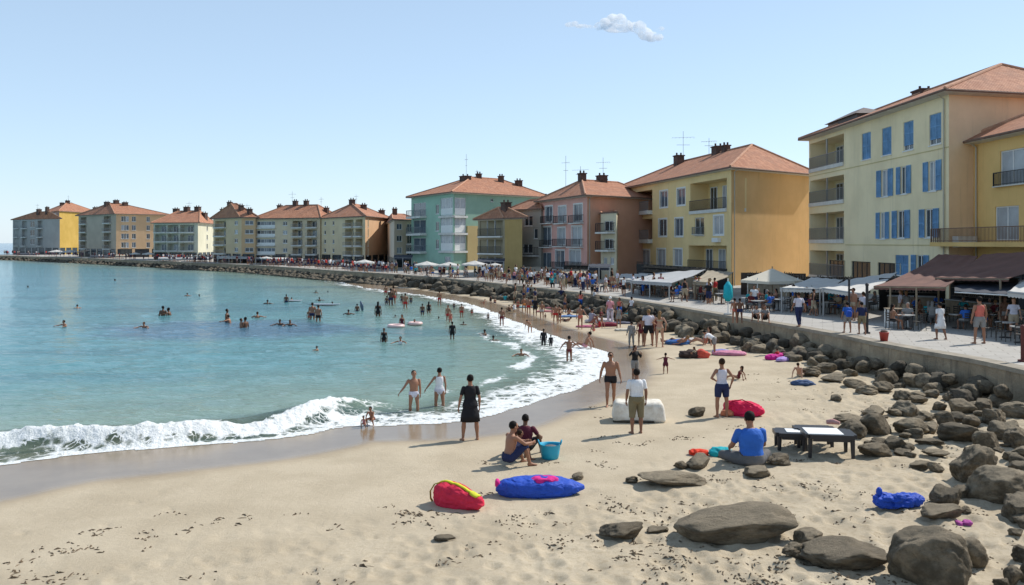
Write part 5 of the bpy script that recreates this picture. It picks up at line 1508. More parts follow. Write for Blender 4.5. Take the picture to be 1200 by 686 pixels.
def body_base(p, child=0.0, female=False, stout=1.0):
    """closed tapered shells that the remesh fuses into one continuous body"""
    J = skeleton(p, child, female, stout); m = MB()
    up, f, r = p.up, p.f, p.r; hip = J['hip']
    def ring(c, a, b, n=20, rr_=r, ff=f): return [c + rr_ * (a * math.cos(2 * PI * k / n)) + ff * (b * math.sin(2 * PI * k / n)) for k in range(n)]
    g = stout; ch_ = 1 - 0.06 * child
    if female: T = [(-.095, .10, .085, 0), (-.06, .155, .115, -.012), (0.0, .172, .122, -.012), (.07, .158, .108, -.004), (.16, .122, .092, .004), (.24, .128, .098, .012), (.32, .146, .118, .020), (.40, .150, .100, .008), (.46, .125, .078, -.004), (.505, .062, .058, 0.0)]
    else: T = [(-.095, .10, .085, 0), (-.06, .150, .112, -.008), (0.0, .160, .116, -.006), (.07, .156, .110, 0), (.16, .145, .104, .006), (.24, .156, .110, .008), (.32, .172, .120, .010), (.40, .176, .108, .002), (.46, .140, .082, -.006), (.505, .066, .062, 0.0)]
    m.loft([ring(hip + up * t_ + f * o, a * g * ch_, b * g * ch_) for t_, a, b, o in T])
    hr, hf, hu = J['hb']; hc = J['hc']; hk = 1.07 + 0.14 * child
    m.tube([J['neck'] - up * 0.05, J['neck'] + (hc - J['neck']) * 0.62], [(.062, .062), (.053, .056)], 14)
    rot = Matrix((hr, hf, hu)).transposed()
    m.ball(hc + hu * 0.018, (.074 * hk, .092 * hk, .096 * hk), 3, rot=rot)
    m.ball(hc - hu * 0.055 * hk + hf * 0.030, (.052 * hk, .056 * hk, .058 * hk), 3, rot=rot)
    for i, sg in ((0, -1), (1, 1)):
        w = (0.9 if female else 1.0) * (0.55 + 0.45 * g) * ch_
        S, E, W_ = J['sho'][i], J['elb'][i], J['wri'][i]
        m.ball(S - up * 0.014, .055 * w, 2)
        m.tube([S + (S - E) * 0.02 , S + (E - S) * .35, S + (E - S) * .75, E, E + (W_ - E) * .25, E + (W_ - E) * .7, W_], [.054 * w, .051 * w, .043 * w, .040 * w, .043 * w, .032 * w, .025 * w], 12)
        m.ball(E, .040 * w, 2)
        K, A_, H_ = J['knee'][i], J['ank'][i], J['hj'][i]
        w2 = (1.03 if female else 1.0) * (0.5 + 0.5 * g) * ch_
        m.tube([H_ - p.th[i] * 0.02, H_ + (K - H_) * .2, H_ + (K - H_) * .6, K, K + (A_ - K) * .12, K + (A_ - K) * .32, K + (A_ - K) * .7, A_], [(.088 * w2), .087 * w2, .070 * w2, .054 * w2, .053 * w2, .058 * w2, .040 * w2, .034 * w2], 14)
        m.ball(K, .054 * w2, 2); m.ball(H_, .088 * w2, 2)
        # foot points forward, across the shin
        sh = p.sh[i]; fd = (p.f - sh * p.f.dot(sh)); 
        fd = fd.normalized() if fd.length > 0.25 else Vector((0, 0, 1))
        if sh.z < -0.6: fd = Vector((fd.x, fd.y, 0)).normalized(); dn = Vector((0, 0, -1))
        else: dn = sh
        fd = (fd + p.r * sg * 0.2).normalized(); sd_ = fd.cross(dn).normalized()
        an = A_ + dn * 0.02
        def fr(c, a, b): return [c + sd_ * (a * math.cos(2 * PI * k / 12)) + dn * (b * math.sin(2 * PI * k / 12)) for k in range(12)]
        m.loft([fr(an - fd * .055 + dn * .02, .022, .026), fr(an - fd * .035 + dn * .012, .034, .040), fr(an + fd * .03 + dn * .012, .038, .042), fr(an + fd * .10 + dn * .026, .043, .028), fr(an + fd * .155 + dn * .034, .042, .019), fr(an + fd * .185 + dn * .038, .028, .012)])
    return m, J
def hand_shell(m, wr, d, palm, side, s=1.0, slot=0):
    """palm, four curled fingers of different lengths and a thumb from its side; d along the forearm, palm = palm normal"""
    d = d.normalized(); palm = (palm - d * palm.dot(d)).normalized(); x = d.cross(palm).normalized() * side
    def ring(c, a, b, n=8): return [c + x * (a * math.cos(2 * PI * k / n)) + palm * (b * math.sin(2 * PI * k / n)) for k in range(n)]
    m.loft([ring(wr - d * .03 * s, .024 * s, .020 * s), ring(wr + d * .01 * s, .030 * s, .017 * s), ring(wr + d * .05 * s, .041 * s, .015 * s), ring(wr + d * .088 * s, .040 * s, .013 * s)], True, slot)
    for k, (o, L) in enumerate(((-.030, .070), (-.010, .082), (.010, .076), (.030, .060))):
        b = wr + d * .078 * s + x * o * s
        c1, c2 = .35 + .05 * k, .85 + .05 * k
        p1 = b + (d * math.cos(c1) + palm * math.sin(c1)) * (L * .5 * s)
        p2 = p1 + (d * math.cos(c2) + palm * math.sin(c2)) * (L * .5 * s)
        m.tube([b, p1, p2], [.0095 * s, .0088 * s, .0068 * s], 6, slot)
    b = wr + d * .025 * s - x * .026 * s
    p1 = b + (d * .6 - x * .75 + palm * .25).normalized() * .045 * s; p2 = p1 + (d * .9 - x * .2 + palm * .4).normalized() * .032 * s
    m.tube([b, p1, p2], [.013 * s, .011 * s, .0085 * s], 6, slot)
BODY = {}
def body_data(pose, child, female, stout, vox):
    key = (pose, round(child, 2), female, stout, vox)
    if key in BODY: return BODY[key]
    p = POSES[pose]; m, J = body_base(p, child, female, stout)
    me = bpy.data.meshes.new('tmp'); me.from_pydata(m.v, [], m.f)
    bm = bmesh.new(); bm.from_mesh(me); bmesh.ops.triangulate(bm, faces=[f_ for f_ in bm.faces if len(f_.verts) > 4]); bmesh.ops.recalc_face_normals(bm, faces=bm.faces); bm.to_mesh(me); bm.free()
    o = bpy.data.objects.new('tmp', me)
    lay = bpy.data.scenes.get('workshop') or bpy.data.scenes.new('workshop')
    lay.collection.objects.link(o)
    rm = o.modifiers.new('r', 'REMESH'); rm.mode = 'VOXEL'; rm.voxel_size = vox
    sm = o.modifiers.new('s', 'SMOOTH'); sm.iterations = 3 if vox < 0.02 else 1; sm.factor = 0.5
    lay.view_layers[0].update(); dg = lay.view_layers[0].depsgraph
    ev = o.evaluated_get(dg); em = ev.to_mesh()
    v = np.zeros(len(em.vertices) * 3); em.vertices.foreach_get('co', v); v = v.reshape(-1, 3)
    nr = np.zeros(len(em.vertices) * 3); em.vertices.foreach_get('normal', nr); nr = nr.reshape(-1, 3)
    f_ = [tuple(q_.vertices) for q_ in em.polygons]
    ev.to_mesh_clear(); bpy.data.objects.remove(o); bpy.data.meshes.remove(me)
    # which limb a point belongs to
    segs = [('T', J['hip'] - p.up * 0.06, J['neck'], .13), ('H', J['neck'] + (J['hc'] - J['neck']) * .3, J['hc'] + J['hb'][2] * .04, .085)]
    for i in (0, 1):
        segs += [('U', J['sho'][i], J['elb'][i], .05), ('F', J['elb'][i], J['wri'][i], .035), ('L', J['hj'][i], J['knee'][i], .078), ('S', J['knee'][i], J['ank'][i], .05), ('P', J['ank'][i], J['ank'][i] + p.sh[i] * .06, .045)]
    D = []; Tt = []
    for nm, a, b, rd in segs:
        a, b = np.array(a), np.array(b); e_ = b - a
        t_ = ((v - a) @ e_) / (e_ @ e_); tc_ = np.clip(t_, 0, 1)
        D.append(np.linalg.norm(v - a - tc_[:, None] * e_, axis=1) - rd); Tt.append(t_)
    lab = np.argmin(np.array(D), 0); tt = np.array(Tt)[lab, np.arange(len(v))]
    names = np.array([s_[0] for s_ in segs])[lab]
    BODY[key] = (v, nr, f_, names, tt, J, p)
    return BODY[key]
GARM = dict(
 tshirt=(lambda n, t: ((n == 'T') & (t > .08) & (t < .985)) | ((n == 'U') & (t < .74)), .018), longshirt=(lambda n, t: ((n == 'T') & (t > -.3) & (t < .985)) | ((n == 'U') & (t < .72)) | ((n == 'L') & (t < .08)), .022),
 sleeves=(lambda n, t: ((n == 'T') & (t > .08) & (t < .985)) | (n == 'U') | ((n == 'F') & (t < .8)), .02),
 tank=(lambda n, t: (n == 'T') & (t > .16) & (t < .93), .014),
 onepiece=(lambda n, t: ((n == 'T') & (t < .86)) | ((n == 'L') & (t < .03)), .008), bikini_top=(lambda n, t: (n == 'T') & (t > .60) & (t < .78), .010), bikini_bottom=(lambda n, t: ((n == 'T') & (t < .17)) | ((n == 'L') & (t < .02)), .009),
 trunks=(lambda n, t: ((n == 'T') & (t < .20)) | ((n == 'L') & (t < .35)), .016), briefs=(lambda n, t: ((n == 'T') & (t < .22)) | ((n == 'L') & (t < .10)), .012), shorts=(lambda n, t: ((n == 'T') & (t < .22)) | ((n == 'L') & (t < .72)), .024), kneeshorts=(lambda n, t: ((n == 'T') & (t < .22)) | (n == 'L') | ((n == 'S') & (t < .10)), .030),
 trousers=(lambda n, t: ((n == 'T') & (t < .22)) | (n == 'L') | ((n == 'S') & (t < .94)), .022),
 dress=(lambda n, t: ((n == 'T') & (t < .93)) | ((n == 'L') & (t < .55)), .03))
def garment_arrays(bd, kind):
    v, nr, fs, names, tt, J, p = bd
    fn, off = GARM[kind]
    sel = fn(names, tt)
    F = [f_ for f_ in fs if all(sel[i] for i in f_)]
    if not F: return None
    used = sorted({i for f_ in F for i in f_}); rm = {i: k for k, i in enumerate(used)}
    q = v[used]; n_ = nr[used]
    # cloth hangs: smooth the offset surface, ease it off the body a little more lower down
    nm_, t_u = names[used], tt[used]
    w = np.where(nm_ == 'U', np.minimum(off, .006 + .006 * np.clip(t_u, 0, 1)), np.where((nm_ == 'T') & (t_u > .7), off * (1 - 1.6 * np.clip(t_u - .7, 0, .3)), off)) * (1 + 0.6 * fbm(q[:, 0] * 9, q[:, 1] * 9, q[:, 2] * 5, 2))
    q2 = q + n_ * w[:, None]
    F2 = [tuple(rm[i] for i in f_) for f_ in F]
    cnt = {}
    for f_ in F2:
        for a, b in zip(f_, f_[1:] + f_[:1]): cnt[(a, b)] = 1
    bd_e = [(a, b) for (a, b) in cnt if (b, a) not in cnt]
    base = len(q2); bv = sorted({i for e_ in bd_e for i in e_}); bm_ = {i: base + k for k, i in enumerate(bv)}
    q3 = np.vstack([q2, q[bv]]) if bv else q2
    F3 = F2 + [(b, a, bm_[a], bm_[b]) for a, b in bd_e]
    return q3, F3
def skirt_arrays(bd, z_top=.16, drop=.42, flare=1.25):
    v, nr, fs, names, tt, J, p = bd; m = MB(); hip = J['hip']; up = p.up
    kn = (J['knee'][0] + J['knee'][1]) / 2; dn = (kn - hip).normalized()
    n = 28
    def ring(c, a, b, w_): return [c + p.r * (a * math.cos(2 * PI * k / n) * (1 + w_ * math.sin(k * 2.7))) + p.f * (b * math.sin(2 * PI * k / n) * (1 + w_ * math.sin(k * 2.7))) for k in range(n)]
    m.loft([ring(hip + up * z_top, .150, .118, 0), ring(hip + up * .05, .178, .138, .01), ring(hip + dn * .08, .195, .150, .015), ring(hip + dn * drop * .6, .205 * flare * .95, .155 * flare * .95, .03), ring(hip + dn * drop, .208 * flare, .158 * flare, .04), ring(hip + dn * (drop - .01), .20 * flare, .15 * flare, .04), ring(hip + dn * .05, .15, .11, 0)], False)
    return np.array(m.v), m.f
def hair_arrays(bd, style, child, seed=0):
    J = bd[5]; hr, hf, hu = J['hb']; hc = J['hc']; hk = 1.07 + 0.14 * child; m = MB(); rot = Matrix((hr, hf, hu)).transposed()
    m.ball(hc + hu * .036 * hk - hf * .022 * hk, (.083 * hk, .091 * hk, .092 * hk), 3, rot=rot)
    if style == 'long':
        up = bd[6].up; nk = J['neck'] - bd[6].f * .085
        m.tube([hc + hu * .03 - hf * .07, hc - hu * .05 - hf * .085, nk - up * .02, nk - up * .12], [(.075, .045), (.078, .04), (.075, .03), (.05, .015)], 12, side=hr)
    elif style == 'bun': m.ball(hc + hu * .10 - hf * .075, .042, 2)
    elif style == 'tail': m.tube([hc + hu * .05 - hf * .10, hc - hf * .15, hc - hu * .10 - hf * .135, hc - hu * .17 - hf * .12], [.028, .03, .025, .008], 8)
    elif style == 'cap':
        m.loft([[hc + hu * .055 * hk + hf * (.055 + .10 * t_) * hk + hr * (.062 * (1 - .5 * t_ ** 2)) * s_ + hu * (dz - .02 * t_) for s_, dz in ((-1, 0), (0, .016), (1, 0), (0, .002))] for t_ in (0, .5, 1.0)])
    q = np.array([tuple(k) for k in m.v])
    q = q + (0.004 * vnoise(q[:, 0] * 70, q[:, 1] * 70, q[:, 2] * 70 + seed))[:, None] * 1.5
    return q, m.f
def face_shells(m, J, child, hi):
    hr, hf, hu = J['hb']; hc = J['hc']; hk = 1.07 + 0.14 * child; rot = Matrix((hr, hf, hu)).transposed()
    m.tube([hc + hf * .084 * hk + hu * .030 * hk, hc + hf * .106 * hk - hu * .012 * hk, hc + hf * .085 * hk - hu * .022 * hk], [.009 * hk, .015 * hk, .010 * hk], 8)
    for s_ in (-1, 1):
        m.ball(hc + hr * (.076 * hk * s_) - hf * .004 + hu * .0, (.013 * hk, .022 * hk, .032 * hk), 1, rot=rot)
        m.ball(hc + hr * (.030 * hk * s_) + hf * .081 * hk + hu * .020 * hk, (.013 * hk, .008 * hk, .007 * hk), 1, 1, rot=rot)
        m.ball(hc + hr * (.031 * hk * s_) + hf * .081 * hk + hu * .042 * hk, (.020 * hk, .009 * hk, .005 * hk), 1, 1, rot=rot)
    m.ball(hc + hf * .080 * hk - hu * .055 * hk, (.023 * hk, .010 * hk, .007 * hk), 1, 2, rot=rot)
PM = {}
def person_parts(pose, look, vox, hi):
    """look: (skin, hair colour, hair style, [(garment, colour)...], child, female, stout) -> meshes with feet or seat at z = 0"""
    key = (pose, str(look), vox, hi)
    if key in PM: return PM[key]
    skin, hc_, hs, gs, child, female, stout = look
    bd = body_data(pose, child, female, stout, vox); v, nr, fs, names, tt, J, p = bd
    z0 = v[:, 2].min()
    m = MB(); m.add(v, fs, 0)
    if hi:
        face_shells(m, J, child, hi)
        for i, sd_ in ((0, -1), (1, 1)):
            d = (J['wri'][i] - J['elb'][i]).normalized()
            pn = p.r * (-sd_) if abs(d.dot(p.r)) < .8 else -p.up
            hand_shell(m, J['wri'][i], d, pn, sd_, 1.0 - .1 * child)
    else:
        for i in (0, 1):
            d = (J['wri'][i] - J['elb'][i]).normalized(); m.tube([J['wri'][i] - d * .02, J['wri'][i] + d * .07, J['wri'][i] + d * .16], [.024, .036, .014], 6)
    parts = [('person', m.v, m.f, [SKIN[skin], EYEM, LIPM], m.m)]
    if hs != 'none':
        q, f_ = hair_arrays(bd, hs, child); parts.append(('cap' if hs == 'cap' else 'hair', q, f_, [HAIRM[hc_]], None))
    for gk, gc in gs:
        if gk == 'skirt': a = skirt_arrays(bd)
        elif gk == 'longskirt': a = skirt_arrays(bd, drop=.62, flare=1.3)
        else: a = garment_arrays(bd, gk)
        if a is None: continue
        parts.append((dict(tshirt='shirt', longshirt='shirt', sleeves='shirt', tank='tank_top', onepiece='swimsuit', kneeshorts='shorts', longskirt='skirt', briefs='swim_shorts', trunks='swim_shorts').get(gk, gk), a[0], a[1], [CL[gc]], None))
    out = []
    for nm, q, f_, mts, mi in parts:
        q = np.array([tuple(k) for k in q], float); q[:, 2] -= z0
        me = bpy.data.meshes.new(nm); me.from_pydata([tuple(k) for k in q], [], f_)
        for mt in mts: me.materials.append(mt)
        if mi is not None: me.polygons.foreach_set('material_index', mi)
        me.polygons.foreach_set('use_smooth', [True] * len(me.polygons)); me.update()
        out.append((nm, me, q[:, 2].max()))
    PM[key] = (out, max(o[2] for o in out))
    return PM[key]
def person(X, Y, z, H, yaw, pose, look, label, group=None, hi=True, vox=None):
    """H: height in metres of the whole posed figure; yaw 0 looks away from the camera (+y), 90 to the left"""
    if vox is None: vox = 0.0125 if hi else 0.022
    parts, top = person_parts(pose, look, vox, hi)
    s = H / top
    o = link('person', parts[0][1]); o.location = (X, Y, z); o.rotation_euler = (0, 0, R(yaw)); o.scale = (s, s, s)
    tag(o, label, 'person', group)
    for nm, me, _ in parts[1:]: link(nm, me, o)
    return o
def person_px(px, y0, y1, yaw, pose, look, label, group=None, hi=True, z=None, sink=0.0, nosink=False):
    X, Y, zz = P(px, y1, z)
    H = (y1 - y0) * Y / FPX
    return person(X, Y, zz - 0.015 - sink * H, H * (1 + sink), yaw, pose, look, label, group, hi)
def L(skin, hair, style, gs, child=0.0, female=False, stout=1.0): return (skin, hair, style, gs, child, female, stout)

G1 = 'people on the near beach'
person_px(551, 438, 516, 12, 'apart', L('tan', 'black', 'short', [('longshirt', 'black'), ('skirt', 'black')], 0, True, 1.05), 'person in a short black tunic seen from behind at the edge of the wet sand', G1)
person_px(485, 433, 487, -160, 'reachR', L('tan', 'brown', 'short', [('briefs', 'lilac')], .2), 'bare chested person in white trunks standing in the foam', G1, sink=.06)
person_px(515, 430, 482, 15, 'reach', L('tan', 'black', 'short', [('tank', 'white'), ('briefs', 'lilac')], .1, True), 'person in a white top with one arm out, standing in the foam', G1, sink=.08)
person_px(436.5, 475, 498, 160, 'crouch', L('tan', 'black', 'short', [('trunks', 'darkred')], .7), 'taller of two small children crouching at the edge of the foam', 'children at the foam edge')
person_px(427, 486, 501, 170, 'crouch', L('tan', 'black', 'short', [('onepiece', 'pink')], 1.0, True), 'smallest child crouching low at the edge of the foam', 'children at the foam edge')
person_px(596, 493, 547, -62, 'sitknee', L('tan', 'black', 'short', [('kneeshorts', 'navy')], .2), 'bare chested boy in navy shorts sitting with knees up on the sand', G1)
person_px(615, 485, 535, -12, 'sitwide', L('brown', 'black', 'short', [('tshirt', 'maroon'), ('shorts', 'black')], .0, False, 1.08), 'person in a maroon shirt sitting beside the turquoise tub', G1)
person_px(605.5, 503, 540, -60, 'sitknee', L('olive', 'brown', 'short', [('tshirt', 'darkred'), ('shorts', 'lightgrey')], .6), 'child in dark red leaning between the boy in navy and the person in maroon', G1)
person_px(746, 431, 508, 8, 'stand', L('olive', 'black', 'short', [('tshirt', 'white'), ('kneeshorts', 'khaki')], 0, False, 1.08), 'man in a white t-shirt and khaki shorts by the white foam block', G1)
person_px(715.5, 412, 476, 178, 'walk2', L('tan', 'brown', 'cap', [('trunks', 'black')], 0, False, 1.06), 'bare chested man in black trunks walking along the wet sand', G1)
person_px(744, 404, 446, -150, 'phone', L('olive', 'black', 'long', [('sleeves', 'black'), ('shorts', 'grey')], 0, True), 'person in a black top raising both hands to the face', G1)
person_px(780, 413, 438, 5, 'armsout', L('olive', 'black', 'short', [('dress', 'maroon')], 1.0, True), 'small child with both arms stretched out walking on the dry sand', G1)
person_px(846, 419, 489, 8, 'hips', L('tan', 'brown', 'bun', [('tank', 'lilac'), ('shorts', 'navy')], .1, True), 'woman in a white tank top and navy shorts beside the pink red bag', G1)
person_px(881, 482, 545, 6, 'sitcross', L('tan', 'black', 'short', [('tshirt', 'blue'), ('trousers', 'trousers')], 0, False, 1.22), 'broad man in a bright blue t-shirt sitting with his back turned', G1)
person_px(865, 428, 445, 60, 'sitback', L('tan', 'brown', 'long', [('onepiece', 'darkred')], 0, True), 'long haired woman reclining on the sand right of the woman in the tank top', G1)
person_px(667, 393, 428, 4, 'armsout2', L('olive', 'black', 'short', [('bikini_bottom', 'darkred')], .6), 'slim child with arms held out walking in the shallow foam', G1)
person_px(686, 388, 408, 70, 'sitback', L('tan', 'black', 'short', [('trunks', 'pink')], .5), 'child sitting in the wet sand at the tip of the foam', G1)
G2 = 'people further along the beach'
person_px(740, 376, 406, 8, 'stand2', L('tan', 'black', 'short', [('sleeves', 'grey'), ('trousers', 'grey')]), 'person all in grey standing left of the standing family', G2, False)
person_px(751, 372, 406, -8, 'stand', L('tan', 'brown', 'short', [('onepiece', 'darkred')], 0, True), 'woman in a dark red swimsuit in the standing family', G2, False)
person_px(760, 362, 406, 5, 'apart', L('tan', 'fair', 'short', [('tshirt', 'lilac'), ('shorts', 'black')], 0, False, 1.15), 'big man in a pale shirt and black shorts in the standing family', G2, False)
person_px(767, 365, 404, 10, 'stand', L('brown', 'black', 'short', [('onepiece', 'darkred'), ('trousers', 'maroon')], 0), 'person in dark maroon just behind the big man in black shorts', G2, False)
person_px(773, 364, 407, -20, 'hips', L('fair', 'fair', 'long', [('bikini_top', 'beige'), ('bikini_bottom', 'beige')], 0, True), 'fair haired woman in a beige bikini at the right of the standing family', G2, False)
person_px(715, 347, 381, 10, 'stand', L('fair', 'white', 'cap', [('longshirt', 'pink'), ('trousers', 'lilac')], 0, True), 'woman in a pink shirt and white cap by the rocks under the wall', G2, False)
person_px(725, 358, 384, 0, 'stand', L('olive', 'black', 'short', [('dress', 'grey')], 0, True), 'thin grey figure right of the woman in the pink shirt', G2, False)
person_px(680, 357, 386, 160, 'reach', L('tan', 'fair', 'short', [('briefs', 'coral')], .1), 'sunburnt person with one arm out standing on the far sand', G2, False)
person_px(692, 361, 382, -60, 'sitknee', L('tan', 'brown', 'short', [('tshirt', 'stripe')], 0), 'person in a striped shirt sitting below the rocks', G2, False)
person_px(696, 378, 389, 20, 'sitknee', L('tan', 'brown', 'short', [('trunks', 'coral')], .8), 'toddler in coral shorts sitting in front of the striped shirt', G2, False)
person_px(702, 371, 384, 60, 'sitback', L('fair', 'fair', 'long', [('onepiece', 'red')], 0, True), 'woman in a red swimsuit lying back below the rocks', G2, False)
person_px(826, 382, 404, 60, 'sitback', L('fair', 'brown', 'long', [('onepiece', 'coral')], 0, True), 'sunbather in coral red sitting on blue towels under the rocks', G2, False)
person_px(837, 387, 416, 60, 'bend', L('tan', 'black', 'short', [('tshirt', 'white'), ('shorts', 'grey')], 0), 'person in a white shirt bending over the flowered towels', G2, False)
person_px(843, 377, 392, 30, 'sitknee', L('fair', 'fair', 'short', [('tshirt', 'pink')], 0, True), 'person in pale pink sitting on the rocks behind the bending one', G2, False)
person_px(815, 406, 420, 70, 'sitknee', L('tan', 'brown', 'long', [('tshirt', 'beige')], .2, True), 'person sitting behind the dark bag and the red rucksack', G2, False)
person_px(794, 392, 404, 50, 'lie', L('tan', 'fair', 'short', [('trunks', 'blue')], 0), 'sunbather lying behind the blue patterned towels', G2, False)
person_px(912, 408, 421, 40, 'sitknee', L('tan', 'brown', 'short', [('tshirt', 'red')], .2), 'person in red resting on the magenta towel in the shade', G2, False)
person_px(937, 424, 442, -40, 'sitback', L('fair', 'brown', 'short', [('trunks', 'beige')], 0), 'person resting on rocks beside the pale round boulder', G2, False)
for px, y0, y1, yaw, po, lk, lab in [
 (621, 374, 391, 150, 'bend', L('tan', 'brown', 'short', [('trunks', 'beige')], .1), 'person bending down at the edge of the far foam'),
 (588, 360, 384, 10, 'stand', L('olive', 'black', 'short', [('trunks', 'darkred')]), 'brown standing person ankle deep in the far foam'),
 (572, 366, 377, 20, 'stand', L('brown', 'black', 'short', [('trunks', 'black')], .8), 'small dark child standing in the white foam'),
 (651, 356, 380, 0, 'stand2', L('tan', 'brown', 'short', [('trunks', 'red')]), 'sunburnt person in red trunks on the far sand, left one of a pair'),
 (655.5, 357, 379, 30, 'stand', L('tan', 'black', 'short', [('bikini_top', 'black'), ('bikini_bottom', 'black')], 0, True), 'woman in a black bikini on the far sand, right one of a pair'),
 (647, 360, 373, 30, 'stand', L('fair', 'fair', 'short', [('onepiece', 'pink')], .5, True), 'child in pink left of the far pair'),
 (635, 353, 375, 0, 'walk', L('tan', 'fair', 'short', [('trunks', 'lightgrey')]), 'person in pale trunks walking in the far group'),
 (639, 367, 375, 0, 'stand', L('brown', 'black', 'short', [('trunks', 'darkred')], 1.0), 'tiny child right beside the person in pale trunks'),
 (627, 348, 371, 160, 'stand', L('brown', 'black', 'short', [('tshirt', 'black'), ('shorts', 'black')]), 'person all in black in the far group'),
 (619.5, 348, 370, 0, 'stand', L('tan', 'brown', 'short', [('trunks', 'red')]), 'bare backed person in red trunks in the far group'),
 (614, 347, 367, 20, 'apart', L('tan', 'brown', 'short', [('briefs', 'orange')]), 'person in orange trunks in the far group'),
 (607, 350, 367, -30, 'stand', L('tan', 'black', 'bun', [('bikini_top', 'red'), ('bikini_bottom', 'red')], 0, True), 'woman in a red bikini in the far group'),
 (603, 353, 365, 30, 'sitknee', L('tan', 'fair', 'short', [('onepiece', 'white')], .2, True), 'person sitting at the left foot of the far group'),
 (597.5, 357, 366, 60, 'sitknee', L('brown', 'black', 'short', [('trunks', 'black')], .3), 'dark haired child sitting right of the dark blue shelter'),
 (575, 346, 357, 30, 'stand', L('tan', 'black', 'short', [('dress', 'black')], .2, True), 'person in a dark dress on the strip of sand left of the shelter'),
 (580, 349, 356, 0, 'sitknee', L('tan', 'brown', 'short', [('trunks', 'navy')]), 'person sitting right of the dark dress'),
 (567, 350, 356, 60, 'sitback', L('fair', 'brown', 'short', [('trunks', 'coral')]), 'person sitting on the sand left of the dark dress'),
 (663, 371, 377, 60, 'lie', L('olive', 'black', 'short', [('trunks', 'black')]), 'sunbather lying right of the far pair'),
 (632, 344, 356, 0, 'sitknee', L('tan', 'fair', 'short', [('tshirt', 'lightgrey')]), 'person in pale grey sitting against the rocks above the far group'),
 (610, 343, 352, 30, 'sitknee', L('tan', 'brown', 'short', [('trunks', 'teal')]), 'person sitting against the rocks behind the orange trunks'),
]: person_px(px, y0, y1, yaw, po, lk, lab, G2, False)
person_px(637, 409 - 24, 409, 10, 'stand', L('brown', 'black', 'short', [('sleeves', 'black'), ('trousers', 'black')]), 'taller of two dark clad people standing in the foam', 'dark clad pair in the foam', False)
person_px(645.5, 392, 409, 10, 'stand', L('brown', 'black', 'short', [('sleeves', 'black'), ('trousers', 'black')], .6), 'shorter of two dark clad people standing in the foam', 'dark clad pair in the foam', False)
